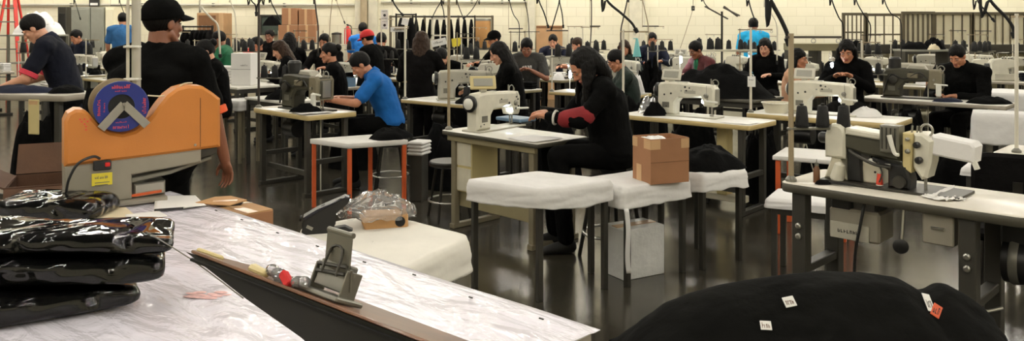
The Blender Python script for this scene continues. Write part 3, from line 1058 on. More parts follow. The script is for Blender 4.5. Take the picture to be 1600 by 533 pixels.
# ------------------------------------------------------------------ sewing machines, cones and stands (one of each kind, then copies)
def machine(label, kind):
    cm = {'white': 'machine_white', 'plain': 'machine_grey', 'olive': 'machine_olive', 'overlock': 'machine_white'}[kind]
    r = thing('sewing_machine' if kind != 'overlock' else 'overlock_machine', label, 'sewing machine')
    if kind == 'overlock':
        MB().prism([(-0.16, 0), (0.17, 0), (0.17, 0.05), (0.06, 0.07), (0.05, 0.16), (0.16, 0.18), (0.175, 0.21), (0.165, 0.27), (0.02, 0.30), (-0.13, 0.28), (-0.16, 0.24)], -0.085, 0.085, 'xz', 0.015).build('body', cm, r, 30)
        MB().box((0.02, -0.09, 0.055), (0.26, 0.02, 0.09), bev=0.008).build('looper_cover', 'machine_grey', r)
        w = MB(); w.cyl((-0.16, 0, 0.17), (-0.205, 0, 0.17), 0.06, n=18); w.build('handwheel', 'black_plastic', r)
        for i in range(4):
            MB().lathe([(0.012, 0), (0.014, 0.01), (0.006, 0.028)], (-0.02 + 0.035 * i, -0.07, 0.29), (0, -0.3, 1), 10).build('tension_dial', 'steel', r)
        MB().cyl((0.13, 0, 0.19), (0.13, 0, 0.075), 0.008, n=8).build('needle_bar', 'steel', r)
        MB().tube([(-0.04, 0.05, 0.28), (-0.05, 0.06, 0.36), (0.08, 0.02, 0.37)], 0.005, 6, 4).build('thread_guide', 'steel', r)
        return r
    big = kind == 'olive'
    MB().prism([(-0.085, 0.012), (0.085, 0.012), (0.09, 0.12), (0.125, 0.165), (0.34, 0.178), (0.365, 0.105), (0.455, 0.10), (0.47, 0.13), (0.472, 0.255), (0.45, 0.292), (0.05, 0.308), (-0.06, 0.30), (-0.085, 0.27)],
               -0.062 if not big else -0.07, 0.062 if not big else 0.07, 'xz', 0.017).build('body', cm, r, 30)
    if big:
        MB().prism([(0.34, 0.11), (0.46, 0.10), (0.465, 0.27), (0.44, 0.30), (0.35, 0.30)], -0.092, 0.092, 'xz', 0.012).build('head_cover', 'leg_tan', r, 30)
        for s in (-1, 1):
            MB().tube([(-0.07, s * 0.09, 0.05), (0.0, s * 0.1, 0.24), (0.12, s * 0.095, 0.2), (0.26, s * 0.1, 0.27), (0.33, s * 0.095, 0.21)], 0.007, 6, 5).build('hose', 'black_plastic', r)
            MB().lathe([(0.04, 0), (0.045, 0.006), (0.04, 0.03), (0.02, 0.034)], (0.02, s * 0.08, 0.19), (0, s, 0), 20).build('gear_cover', 'dark_steel', r)
            MB().box((0.2, s * 0.088, 0.235), (0.1, 0.03, 0.05), bev=0.008).build('side_box', 'leg_tan', r)
        MB().lathe([(0.05, 0), (0.06, 0.01), (0.06, 0.1), (0.045, 0.12)], (0.02, 0, 0.3), (0, 0, 1), 20).build('top_motor', 'black_plastic', r)
        MB().prism([(0.13, 0.3), (0.33, 0.295), (0.30, 0.34), (0.16, 0.345)], -0.05, 0.05, 'xz', 0.01).build('top_cover', 'machine_grey', r, 30)
        MB().box((0.44, -0.11, 0.1), (0.05, 0.03, 0.12), bev=0.008).build('side_foot', 'white_metal', r)
    MB().box((0.2, 0, 0.007), (0.6, 0.19, 0.014), bev=0.004).build('bed', 'machine_grey' if not big else 'dark_steel', r)
    w = MB(); w.lathe([(0.03, 0), (0.062, 0.004), (0.068, 0.014), (0.068, 0.03), (0.05, 0.036)], (-0.087, 0, 0.225), (-1, 0, 0), 24)
    wo = w.build('handwheel', 'black_plastic', r)
    MB().lathe([(0.045, 0), (0.045, 0.012), (0.03, 0.02)], (-0.122, 0, 0.225), (-1, 0, 0), 20).build('hub', 'white_metal' if not big else 'grey_metal', wo)
    MB().box((0.474, 0, 0.19), (0.006, 0.085, 0.14), bev=0.002).build('face_plate', 'steel', r)
    MB().cyl((0.425, 0, 0.105), (0.425, 0, 0.03), 0.006, n=8).build('needle_bar', 'steel', r)
    f = MB(); f.cyl((0.41, 0.012, 0.105), (0.41, 0.012, 0.03), 0.0055, n=8); f.box((0.42, 0.0, 0.022), (0.035, 0.022, 0.012), bev=0.003)
    f.build('presser_foot', 'steel', r)
    for s in (-1, 1):
        d = MB(); d.lathe([(0.022, 0), (0.022, 0.008), (0.012, 0.012), (0.012, 0.026)], (0.395, s * (0.062 if not big else 0.08), 0.2), (0, s, 0), 16)
        d.build('tension_dial', 'steel', r)
    g = MB()
    g.cyl((0.405, 0.02, 0.29), (0.405, 0.02, 0.345), 0.006, n=8); g.cyl((0.44, -0.01, 0.285), (0.44, -0.01, 0.32), 0.007, n=8)
    g.ring((0.445, 0.02, 0.31), 0.03, 0.0045, (0, 1, 0), 18, 6)
    g.build('thread_guide', 'steel', r)
    MB().box((0.12, 0, 0.304), (0.16, 0.05, 0.012), bev=0.004).build('oil_cover', 'machine_grey' if not big else 'dark_steel', r)
    rn = random.Random(len(label) + big)
    for s in (-1, 1):
        yy = s * (0.0625 if not big else 0.0705)
        for j in range(9):
            x, z = rn.choice([(rn.uniform(-0.06, 0.07), rn.uniform(0.04, 0.28)), (rn.uniform(0.1, 0.44), rn.uniform(0.2, 0.28)), (rn.uniform(0.385, 0.45), rn.uniform(0.13, 0.26))])
            k = rn.uniform(0.005, 0.011)
            MB().lathe([(k, 0), (k, 0.003), (k * 0.6, 0.006)], (x, yy, z), (0, s, 0), 10).build('screw', rn.choice(['ink', 'dark_steel', 'steel']), r)
        MB().box((0.24, yy, 0.225), (0.11, 0.002, 0.03)).build('maker_plate', 'machine_grey' if not big else 'dark_steel', r)
        MB().box((0.0, yy, 0.1), (0.07, 0.003, 0.05), bev=0.001).build('access_plate', 'grey_metal', r)
        th = MB(); th.tube([(0.40, yy * 1.1, 0.29), (0.41, yy * 1.3, 0.2), (0.425, yy * 0.6, 0.11)], 0.0012, 4, 3)
        th.build('thread', 'thread_black', r)
    lv = MB(); lv.tube([(0.39, -0.08, 0.16), (0.43, -0.095, 0.155), (0.52, -0.1, 0.15)], 0.009, 8, 4)
    lv.build('lever', 'white_metal', r)
    l = MB(); l.box((0.36, -0.03, 0.145), (0.03, 0.05, 0.03), bev=0.006)
    l.build('needle_lamp', 'lamp_white', r)
    if kind == 'white':
        q = Matrix.Rotation(R(-22), 3, 'X')
        s = MB(); s.box((0.03, 0.0, 0.37), (0.19, 0.022, 0.105), q, 0.006)
        so = s.build('display_panel', 'display_white', r)
        MB().box((0.03, -0.013, 0.375), (0.14, 0.004, 0.06), q).build('screen', 'screen_grey', so)
        MB().box((0.03, 0.0, 0.315), (0.05, 0.04, 0.03), bev=0.005).build('bracket', 'machine_grey', so)
    return r


MACH = {k: machine('sewing machine', k) for k in ('white', 'plain', 'olive', 'overlock')}


def put_machine(kind, label, loc, rz, scale=1.0, group='sewing machines'):
    return place(MACH[kind], USED, label, loc, rz, group, scale)


def cone_proto(m='thread_black'):
    c = thing('thread_cone', 'cone', 'thread cone')
    MB().lathe([(0.034, 0.004), (0.037, 0.012), (0.027, 0.112), (0.022, 0.118)], n=18).build('thread', m, c, 50)
    MB().lathe([(0.036, 0), (0.036, 0.004), (0.012, 0.004), (0.010, 0.13), (0.006, 0.132)], n=14).build('core', 'black_plastic', c, 50)
    return c


CONE = cone_proto()


def put_cone(label, loc, scale=1.0, group=None):
    return place(CONE, USED, label, loc, 0, group, scale)


ORD = {1: ['single'], 2: ['left', 'right'], 3: ['left', 'middle', 'right'], 4: ['leftmost', 'second', 'third', 'rightmost']}


def thread_stand(label, loc, rz, hgt=1.0, tray=0.32, n=2, arm=0.25, pole='pole_white', where='', cone_scale=1.0, r=0.012, group='thread stands', armtilt=0.0):
    """pole on a table corner with a cone tray and a guide arm; the cones on it are things of their own"""
    s = thing('thread_stand', label, 'thread stand', loc, rz, group)
    MB().cyl((0, 0, 0), (0, 0, hgt), r, n=10).build('pole', pole, s)
    MB().lathe([(0.03, 0), (0.03, 0.012), (r, 0.03)], n=14).build('base', 'grey_metal', s)
    a = MB(); a.beam((-0.03, 0, hgt - 0.02), (arm, 0, hgt - 0.02 + armtilt), 0.018, 0.012)
    ao = a.build('guide_arm', 'pole_dark' if pole != 'pole_white' else 'pole_tan', s)
    for x in (arm * 0.45, arm * 0.95):
        MB().ring((x, 0, hgt - 0.04), 0.012, 0.0025, (0, 1, 0), 12, 5).build('thread_eye', 'steel', ao)
    if n:
        w = 0.115 * n * cone_scale
        tb = MB(); tb.box((w / 2 + 0.01, 0, tray), (w + 0.06, 0.03, 0.014), bev=0.003)
        to = tb.build('cone_tray', 'grey_metal', s)
        c0, sn = math.cos(rz), math.sin(rz)
        for i in range(n):
            x = 0.06 * cone_scale + 0.115 * cone_scale * i
            MB().cyl((x, 0, tray), (x, 0, tray + 0.1), 0.004, n=6).build('spool_pin', 'steel', to)
            put_cone('%s black cone on the thread stand %s' % (ORD[n][i], where), (loc[0] + c0 * x, loc[1] + sn * x, loc[2] + tray + 0.0075), cone_scale, 'black thread cones')
    return s


# stool
def stool_proto():
    s = thing('work_stool', 'stool', 'stool')
    MB().lathe([(0.15, 0.44), (0.17, 0.45), (0.17, 0.475), (0.16, 0.485)], n=24).build('seat', 'stool_frame', s)
    for k in range(4):
        a = R(45 + 90 * k)
        MB().cyl((0.2 * math.cos(a), 0.2 * math.sin(a), 0), (0.12 * math.cos(a), 0.12 * math.sin(a), 0.445), 0.012, n=8).build('leg', 'stool_frame', s)
    MB().ring((0, 0, 0.16), 0.175, 0.009).build('foot_ring', 'steel', s)
    return s


STOOL = stool_proto()


# ================================================================== NEAR THINGS
U, V = Vector((0.731, -0.6825, 0)), Vector((0.6825, 0.731, 0))     # along the rows, and across them into the hall
# --- packing table in the lower left
C0 = Vector((-1.6, 3.74, 0)); PL, PW, PZ = 2.476 + 0.0 + 0.01, 1.35, 0.85
Cend = Vector((0.21, 2.05, 0))
PL = (Cend - C0).length
RZP = math.atan2(Cend.y - C0.y, Cend.x - C0.x)
pk = thing('packing_table', 'long white packing table under clear film, in front of the orange tape dispenser', 'table', (C0.x, C0.y, 0), RZP)
two_tone(MB().prism(rr(0, -PW, PL, 0, 0.02), PZ - 0.05, PZ - 0.004, bev=0.004).build('tabletop', 'laminate_bright', pk, 50), 'edge_grey')
for x in (0.12, PL - 0.12):
    for y in (-0.08, -PW + 0.08):
        MB().box((x, y, (PZ - 0.05) / 2), (0.06, 0.06, PZ - 0.05), bev=0.005).build('leg', 'leg_paint', pk)
    MB().box((x, -PW / 2, 0.2), (0.04, PW - 0.2, 0.05)).build('crossbar', 'leg_paint', pk)
# its film-wrapped sheet
sm = MB()
def film(u, v):
    x, y = -0.01 + (PL + 0.02) * u, 0.012 - (PW + 0.02) * v
    z = 0.0045 + 0.003 * fbm((x * 1.5, y * 5, 0), 1.6)
    if v < 0.03:
        z -= 0.004
    return (x, y, z)
sm.grid(film, 110, 60)
sm.f = [f[::-1] for f in sm.f]
fs = sm.build('table_cover', 'sheet', None, 180, (C0.x, C0.y, PZ - 0.002), (0, 0, RZP))
tag(fs, 'glossy creased clear film over white sheet covering the packing table', 'table cover')
solid(fs, 0.002)
sk = MB()
rnd = random.Random(3)
def to_pack(p):
    d = p - C0
    return Vector((d.dot((Cend - C0).normalized()), d.dot(Vector((-(Cend - C0).y, (Cend - C0).x, 0)).normalized()), 0))
for (px, py) in ((300, 462), (318, 465), (332, 463), (345, 460), (306, 468), (312, 460), (326, 469), (338, 466), (350, 464), (300, 466), (470, 442), (484, 440), (478, 446), (490, 444)):
    q = to_pack(G(px, py, PZ))
    sk.ell((q.x, q.y, 0.008), (rnd.uniform(0.018, 0.036), rnd.uniform(0.005, 0.011), 0.0012), Matrix.Rotation(rnd.uniform(0.2, 0.9), 3, 'Z'), 10, 6)
D('marker_red', (226, 182, 178), 0.6, var=0.2, vscale=60)
sk.build('marker_smear', 'marker_red', fs)
for i in range(9):
    q = to_pack(Vector((C0.x, C0.y, 0)).lerp(Cend, 0.12 + 0.1 * i + rnd.uniform(-.03, .03)))
    MB().box((q.x, -0.03 - rnd.uniform(0, 0.03), 0.0085), (0.016, 0.005, 0.003), bev=0.001).build('staple', 'ink', fs)


# --- stack of bagged garments
def bundle(label, corner, rz, sx, sy, h, seed, z, shear=0.0):
    """corner = its near right bottom corner; the folded garment and the clear bag round it"""
    root = thing('bagged_garment', label, 'bagged garment', (corner[0], corner[1], z), rz, 'bagged garments')
    def pillow(gx, hh, m, name, amp):
        mb = MB()
        n, r_ = 72, 14
        def fn(u, v):
            a = 2 * PI * u
            e = 0.22
            cx, cy = math.copysign(abs(math.cos(a)) ** e, math.cos(a)), math.copysign(abs(math.sin(a)) ** e, math.sin(a))
            t = -PI / 2 + PI * min(max(v, 0.004), 0.996)
            k = max(math.cos(t), 0.0) ** 0.34
            zz = hh / 2 + math.copysign(abs(math.sin(t)) ** 0.62, math.sin(t)) * hh / 2
            x, y = -sx / 2 + (sx / 2 + gx) * cx * k, sy / 2 + (sy / 2 + gx) * cy * k
            w = 1 + 0.12 * (y / sy - 0.5)
            f = fbm((x * 5 + seed, y * 9, zz * 7), 1.0)
            x -= shear * y
            x += amp * f * (1 if v > 0.5 else 0.4); y += amp * f
            zz = zz * (1.06 - 0.26 * max(0, (x + 0.1) / 0.1) ** 2 * 0.5) * w if x > -0.1 else zz * w * (1 + 0.05 * f)
            if v > 0.5:
                zz += amp * 0.9 * f
            return (x, y, max(0.0, zz))
        mb.grid(fn, n, r_, wrap=True)
        mb.f.append(tuple(range(n))[::-1]); mb.m.append(0)
        mb.f.append(tuple(r_ * n + k for k in range(n))); mb.m.append(0)
        return mb.build(name, m, root, 180)
    pillow(0.0, h * 0.97, 'black_fabric', 'folded_garment', 0.004)
    pillow(0.006, h, 'film', 'clear_bag', 0.007)
    return root


bundle('black garment in a clear bag, bottom of the stack of three', (-1.01, 2.19), R(30), 0.6, 0.24, 0.074, 1.0, PZ + 0.007, 0.1)
bundle('black garment in a clear bag, middle of the stack of three', (-0.93, 2.14), R(6), 0.6, 0.23, 0.076, 2.3, PZ + 0.083, 0.36)
bundle('black garment in a clear bag, topmost of the stack of three', (-0.905, 2.14), R(0), 0.62, 0.23, 0.056, 4.1, PZ + 0.16, 0.42)
bundle('black bagged garment lying alone behind the stack of three', (-1.63, 3.10), R(-2), 0.42, 0.24, 0.085, 6.2, PZ + 0.007)


# --- orange tape dispenser
td = thing('tape_dispenser', 'orange tape dispensing machine on a grey base holding a blue reel', 'tape dispenser', (-1.845, 3.31, PZ + 0.006), R(33))
S = 365.0
def T(px, py):
    return ((px - 103) / S, (333 - py) / (S * 1.05))
prof = [T(103, 262), T(168, 259), T(250, 255), T(330, 250), T(330, 166), T(318, 155), T(302, 143), T(278, 141), T(262, 145), T(248, 156), T(236, 172), T(226, 188), T(214, 203), T(200, 213), T(183, 217), T(166, 213),
        T(152, 202), T(143, 190), T(136, 179), T(128, 173), T(118, 172), T(108, 178), T(103, 190)]
mb = MB(); mb.prism(prof, 0.0, 0.15, 'xz', 0.012)
ob = mb.build('housing', 'tape_orange', td, 28)
dm = MB()
for (px, py) in ((126, 192), (130, 188), (134, 192), (130, 196), (132, 200), (132, 205), (138, 189), (124, 188)):
    x, z = T(px, py)
    dm.lathe([(0.0036, 0), (0.0036, 0.002)], (x, 0.0005, z), (0, -1, 0), 8)
dm.build('screw_dots', 'spool_red', ob)
MB().box((T(298, 0)[0], -0.0005, T(0, 205)[1]), (0.002, 0.003, 0.22)).build('seam', 'carton_dark', ob)
MB().lathe([(0.006, 0), (0.005, 0.004)], (T(290, 0)[0], 0, T(0, 243)[1]), (0, -1, 0), 10).build('screw', 'steel', ob)
bs = MB()
bs.prism([T(104, 328), T(196, 325), T(196, 285), T(300, 274), T(300, 252), T(103, 262)], 0.006, 0.144, 'xz', 0.006)
bs.build('base', 'tape_grey', td, 28)
MB().prism([T(100, 333), T(246, 331), T(246, 324), T(100, 326)], -0.03, 0.19, 'xz', 0.003).build('base_tray', 'tape_grey', td)
MB().prism([T(200, 325), T(246, 322), T(246, 300), T(200, 302)], 0.02, 0.16, 'xz', 0.006).build('water_tank', 'steel', td)
MB().prism([T(192, 322), T(240, 319), T(240, 315), T(192, 318)], 0.012, 0.0205, 'xz').build('brush_strip', 'orange_paint', td)
MB().prism([T(196, 300), T(255, 291), T(318, 272), T(318, 266), T(255, 284), T(196, 291)], 0.03, 0.12, 'xz', 0.004).build('feed_arm', 'grey_metal', td)
MB().prism([T(300, 268), T(326, 262), T(326, 250), T(300, 252)], 0.02, 0.13, 'xz', 0.003).build('cutter_head', 'dark_steel', td)
sw_ = MB(); sw_.box((T(154, 0)[0], 0.0, T(0, 264)[1]), (0.068, 0.024, 0.042), bev=0.004)
so = sw_.build('power_socket', 'black_plastic', td)
MB().box((T(161, 0)[0], -0.0125, T(0, 263)[1]), (0.02, 0.008, 0.018), bev=0.003).build('rocker_switch', 'switch_red', so)
cb = MB(); cb.tube([(T(150, 0)[0], -0.02, T(0, 252)[1]), (T(140, 0)[0], -0.035, T(0, 247)[1]), (T(120, 0)[0], -0.04, T(0, 256)[1]), (T(108, 0)[0], -0.035, T(0, 280)[1]), (T(104, 0)[0], -0.02, T(0, 305)[1]), (T(97, 0)[0], 0.02, T(0, 330)[1])], 0.0055, 8, 5)
cb.build('power_cord', 'black_plastic', td, 180)
yl = MB(); yl.box((T(154, 0)[0], 0.004, T(0, 287)[1]), (0.078, 0.004, 0.052), bev=0.001)
yo = yl.build('warning_label', 'yellow_label', td)
g_ = MB(); glyphs(g_, (T(144, 0)[0], 0.0015, T(0, 286)[1]), (1, 0, 0), (0, 0, 1), 0.05, 0.013, 8, 4)
g_.box((T(154, 0)[0], 0.0015, T(0, 292)[1]), (0.056, 0.001, 0.003)); g_.box((T(153, 0)[0], 0.0015, T(0, 296)[1]), (0.05, 0.001, 0.003))
g_.build('lettering', 'ink_light', yo)
# V bracket over the reel
vx, vz = T(183, 166)
br = MB()
for ex, ez in (T(151, 204), T(216, 203)):
    br.beam((vx, -0.032, vz), (ex, -0.032, ez), 0.006, 0.034, 0.001, 0)
bo = br.build('reel_bracket', 'steel', td)
MB().lathe([(0.007, 0), (0.006, 0.006)], (vx, -0.036, vz), (0, -1, 0), 10).build('bolt', 'steel', bo)
# the reel: a thing that lifts off
rl = thing('tape_reel', 'cream paper tape reel with a blue printed flange, in the orange dispenser', 'tape reel', td.location, td.rotation_euler[2])
cx_, cz_ = T(180, 170)
MB().lathe([(0.03, 0.0), (0.088, 0.0), (0.088, 0.16), (0.03, 0.16)], (cx_, -0.012, cz_), (0, 1, 0), 40).build('paper_tape', 'tape_cream', rl)
fl = MB()
fl.lathe([(0.052, 0), (0.106, 0), (0.108, 0.002), (0.108, 0.006), (0.052, 0.006), (0.052, 0)], (cx_, -0.022, cz_), (0, 1, 0), 48, caps=False)
fo_ = fl.build('front_flange', 'spool_blue', rl)
MB().lathe([(0.001, 0), (0.058, 0)], (cx_, -0.014, cz_), (0, 1, 0), 32, caps=False).build('hub_hole', 'rubber', rl)
MB().lathe([(0.03, 0), (0.106, 0), (0.11, 0.003), (0.11, 0.008), (0.03, 0.008)], (cx_, 0.152, cz_), (0, 1, 0), 48).build('rear_flange', 'card_core', rl)
lt = MB()
for k, (ang, rad, w, h) in enumerate(((90, 0.084, 0.074, 0.016), (180, 0.088, 0.07, 0.015), (0, 0.088, 0.07, 0.015), (270, 0.086, 0.066, 0.015), (90, 0.066, 0.05, 0.006), (180, 0.066, 0.04, 0.006), (270, 0.066, 0.045, 0.006))):
    a = R(ang)
    o = Vector((cx_ + rad * math.cos(a), -0.0225, cz_ + rad * math.sin(a)))
    ex = Vector((-math.sin(a), 0, math.cos(a))) * (-1 if ang in (90, 0) else 1)
    ex = Vector((math.sin(a), 0, -math.cos(a))) if ang in (90, 180) else Vector((-math.sin(a), 0, math.cos(a)))
    ey = Vector((0, 0, 1)) if ang in (90, 270) else Vector((-1, 0, 0))
    if ang in (90, 270): ex = Vector((1, 0, 0))
    else: ex = Vector((0, 0, 1))
    glyphs(lt, o - ex * w / 2 - ey * h / 2, ex, ey, w, h, 8 if h > 0.01 else 6, k)
lt.build('lettering', 'spool_red', fo_)
# tape strip running from the reel over the housing
ts_ = MB()
pts = [T(222, 158), T(245, 160), T(262, 152), T(275, 141), T(290, 139.5)]
ts_.tube([(x, 0.06, z + 0.004) for x, z in pts], 0.003, 6, 4)
ts_.build('loose_tape', 'tape_cream', rl)

# --- utility pole with a conduit behind the dispenser
up = W(213, 0, 3.96)
pl_ = thing('utility_pole', 'pale metal pole with a thin conduit strapped on, behind the blue reel', 'pole', (up.x, up.y, 0))
MB().cyl((0, 0, 0), (0, 0, ZC), 0.021, n=14).build('pole', 'pipe_grey', pl_)
MB().cyl((-0.036, -0.012, 0.95), (-0.036, -0.012, ZC), 0.008, n=8).build('conduit', 'pole_white', pl_)
for z in (1.12, 1.36, 1.52):
    MB().box((-0.014, -0.012, z), (0.07, 0.05, 0.012), bev=0.003).build('strap', 'white_metal', pl_)
MB().lathe([(0.08, 0), (0.08, 0.012), (0.03, 0.02)], n=16).build('base_plate', 'grey_metal', pl_)

# --- brown open carton left of the dispenser (tall, printed)
bc = thing('open_carton', 'dark brown printed carton with an open flap, left of the tape dispenser', 'box', (-2.34, 4.12, 0), R(24))
H_ = 0.84
w = MB()
for s in (-1, 1):
    w.box((s * 0.2, 0, H_ / 2), (0.008, 0.36, H_)); w.box((0, s * 0.18, H_ / 2), (0.40, 0.008, H_))
w.box((0, 0, 0.008), (0.4, 0.36, 0.008))
w.build('shell', 'carton_dark', bc)
MB().box((0.0, 0.23, H_ + 0.075), (0.4, 0.008, 0.17), Matrix.Rotation(R(-32), 3, 'X')).build('flap', 'carton_dark', bc)
MB().box((0.0, -0.245, H_ - 0.085), (0.4, 0.008, 0.19), Matrix.Rotation(R(-36), 3, 'X')).build('flap', 'carton_dark', bc)
MB().box((-0.27, 0.0, H_ + 0.03), (0.17, 0.36, 0.008), Matrix.Rotation(R(28), 3, 'Y')).build('flap', 'carton_dark', bc)
g_ = MB(); glyphs(g_, (-0.16, -0.1845, H_ - 0.36), (1, 0, 0), (0, 0, 1), 0.32, 0.11, 7, 12)
g_.build('lettering', 'ink', bc)
# pale grey bin beside it
gb = thing('storage_bin', 'pale grey plastic bin at the left edge beside the brown carton', 'bin', (-2.86, 4.1, 0), R(20))
bm = MB(); bm.lathe([(0.13, 0), (0.14, 0.01), (0.19, 0.84), (0.205, 0.84), (0.205, 0.86), (0.18, 0.86), (0.13, 0.03)], n=4, caps=False)
bm.lathe([(0.001, 0.01), (0.13, 0.01)], n=4, caps=False)
bm.build('bucket', 'locker_grey', gb)
MB().box((0, -0.15, 0.8), (0.1, 0.012, 0.03), bev=0.004).build('handle', 'grey_metal', gb)

# --- carton with a cutter on it, at the packing table's far end
E_ = Vector((-1.06, 3.62, 0))
ct = thing('carton', 'plain brown carton standing behind the far end of the packing table', 'box', (-1.262, 3.645, 0), RZP)
MB().box((0, 0, 0.4), (0.34, 0.2, 0.795), bev=0.003).build('shell', 'carton', ct)
MB().box((0, 0, 0.799), (0.335, 0.195, 0.006)).build('lid', 'carton_top', ct)
MB().box((0, 0, 0.8025), (0.34, 0.05, 0.002)).build('packing_tape', 'parcel_tape', ct)
q = loc_of(ct, -0.04, -0.03, 0.8035)
kn = thing('box_cutter', 'black and silver box cutter lying on the brown carton', 'knife', q, RZP + R(62))
MB().prism([(-0.085, -0.016), (0.03, -0.013), (0.075, -0.01), (0.085, 0.004), (0.06, 0.013), (-0.03, 0.014), (-0.085, 0.017), (-0.095, 0)], 0, 0.017, bev=0.004).build('handle', 'black_plastic', kn)
MB().box((0.0, 0.0, 0.0185), (0.085, 0.013, 0.004), bev=0.001).build('slider', 'steel', kn)
MB().prism([(0.08, -0.006), (0.125, -0.003), (0.11, 0.006), (0.08, 0.006)], 0.007, 0.009).build('blade', 'steel', kn)
q = loc_of(ct, -0.1, -0.07, 0.8035)
pn = thing('pencil', 'thin dark pencil lying on the brown carton beside the cutter', 'pencil', q, RZP + R(100))
MB().cyl((-0.08, 0, 0.004), (0.08, 0, 0.004), 0.004, n=6).build('shaft', 'pole_dark', pn)
MB().cyl((0.08, 0, 0.004), (0.1, 0, 0.004), 0.004, 0.0006, 6).build('tip', 'tan_board', pn)

# --- papers at the far end of the table
PT = PZ + 0.011
def sh(name, label, pxs, m, seed, cat='paper', curl=0.003, up=0.0):
    return sheet(name, label, [G(x, y, PT + up) for x, y in pxs], m, cat, None, curl, seed)
sh('envelope', 'manila envelope lying in front of the tape dispenser', ((150, 352), (222, 346), (196, 325), (140, 328)), 'manila', 1, 'envelope')
sh('paper_sheet', 'white paper sheet beside the dispenser tray, nearest the carton', ((240, 331), (322, 322), (305, 306), (243, 307)), 'paper', 2)
sh('paper_sheet', 'white paper slip with a dark pen line, in front of the larger sheet', ((196, 345), (262, 340), (248, 331), (196, 336)), 'paper', 3, up=0.002)
kf = thing('card_flap', 'loose brown cardboard flap at the far corner of the packing table', 'cardboard', G(318, 316, PT), R(-10))
MB().prism([(-0.02, -0.03), (0.15, -0.05), (0.17, 0.06), (0.06, 0.12), (0.0, 0.09)], 0.0, 0.005, bev=0.001).build('panel', 'carton_top', kf)
MB().box((0.09, 0.02, 0.0055), (0.1, 0.03, 0.001), Matrix.Rotation(0.4, 3, 'Z')).build('tape_strip', 'parcel_tape', kf)
pe = thing('pen', 'dark pen lying on the white papers by the dispenser', 'pen', G(266, 328, PT + 0.006), R(20))
MB().cyl((-0.06, 0, 0.004), (0.05, 0, 0.004), 0.0042, n=8).build('barrel', 'black_plastic', pe)
MB().cyl((0.05, 0, 0.004), (0.065, 0, 0.004), 0.0042, 0.001, 8).build('nib', 'steel', pe)

# --- clipboard on its stand, close to the camera
TL, TR = W(290, 396, 1.25), W(668, 541, 0.95)
e1 = (TR - TL); CLl = e1.length; rzc = math.atan2(e1.y, e1.x)
st = thing('document_stand', 'dark olive tilted stand holding the clipboard over the packing table', 'stand', (TL.x, TL.y, 0), rzc)
# case: an upturned hull that narrows to the right-hand post; x along the edge, y away from the camera
zc = TL.z
cs_ = MB()
zt_ = 0.0
P_ = [(-0.0, -0.02), (0.14, -0.085), (0.235, -0.13), (0.50, -0.235), (0.50, -0.03)]
RL = Matrix.Rotation(R(3.0), 4, 'Y')
cs_.M = Matrix.Translation((0, 0, zc)) @ RL
def hull_pt(x, z, y):
    return (x, y + z * 0.25, z)
front = [(0.0, 0.003), (0.15, -0.034), (0.27, -0.057), (0.34, -0.078), (0.58, -0.14), (0.58, 0.003)]
vs = [(x, 0.0 - z * 0.12, z) for x, z in front] + [(x, 0.19 + z * 0.3, z - 0.098 if z > -0.02 else z - 0.06) for x, z in front]
n_ = len(front)
cs_._add(vs, [tuple(range(n_))[::-1], tuple(range(n_, 2 * n_))] + [(i, (i + 1) % n_, n_ + (i + 1) % n_, n_ + i) for i in range(n_)])
cs_.build('case', 'olive_case', st)
MB().beam((0.02, -0.003, zc - 0.005), (0.58, -0.003, zc - 0.0344), 0.004, 0.004).build('rim', 'black_plastic', st)
MB().box((0.31, 0.07, (PZ + 0.024 + zc - 0.09) / 2), (0.045, 0.045, zc - 0.09 - PZ - 0.024), bev=0.006).build('post', 'black_plastic', st)
MB().box((0.31, 0.07, PZ + 0.017), (0.16, 0.16, 0.014), bev=0.004).build('foot', 'black_plastic', st)
def to_st(p):
    return Matrix.Rotation(-rzc, 3, 'Z') @ (p - Vector((TL.x, TL.y, 0)))
wr = MB(); wr.tube([to_st(W(380, 466, 1.145)), to_st(W(300, 406, 1.235)), to_st(W(228, 362, 1.3))], 0.001, 6, 3)
wr.build('wire', 'grey_metal', st)
cl = thing('clipboard', 'worn brown clipboard with a big metal clip, tilted on the dark stand', 'clipboard', (TL.x, TL.y, zc + 0.004), rzc)
tl = RL @ Matrix.Rotation(R(-25.2), 4, 'X')
b_ = MB(); b_.M = tl; b_.prism(rr(0.0, 0.0, 0.57, 0.24, 0.02), 0, 0.0045, bev=0.001)
b_.build('board', 'clip_brown', cl)
k_ = MB(); k_.M = tl @ Matrix.Translation((0.275, 0.045, 0.005))
k_.box((0, 0, 0.004), (0.1, 0.055, 0.007), bev=0.002)
k_.prism([(-0.03, 0.0), (0.03, 0.0), (0.017, 0.028), (-0.017, 0.028)], 0.012, 0.05, 'yz' if False else 'xy', 0.002)
ko = k_.build('clip_base', 'grey_metal', cl)
k2 = MB(); k2.M = tl @ Matrix.Translation((0.275, 0.045, 0.006)) @ Matrix.Rotation(R(-4), 4, 'Z')
lev = Matrix.Rotation(R(20), 3, 'X')
k2.box((0.0, -0.004, 0.062), (0.056, 0.003, 0.05), lev, 0.001)
k2.box((0.0, 0.004, 0.03), (0.076, 0.003, 0.03), lev, 0.001)
for s in (-1, 1):
    k2.box((s * 0.034, 0.008, 0.022), (0.003, 0.03, 0.04), bev=0.001)
k2.cyl((-0.028, -0.012, 0.088), (0.028, -0.012, 0.088), 0.004, n=8)
k2.build('lever', 'grey_metal', cl)
k3 = MB(); k3.M = k2.M
k3.tube([(-0.016, -0.008, 0.03), (-0.012, -0.008, 0.066), (0.012, -0.008, 0.066), (0.016, -0.008, 0.03)], 0.0022, 6, 3)
k3.tube([(-0.03, -0.006, 0.04), (0.03, -0.006, 0.046)], 0.0026, 6); k3.tube([(-0.03, -0.006, 0.03), (0.03, -0.006, 0.036)], 0.0026, 6)
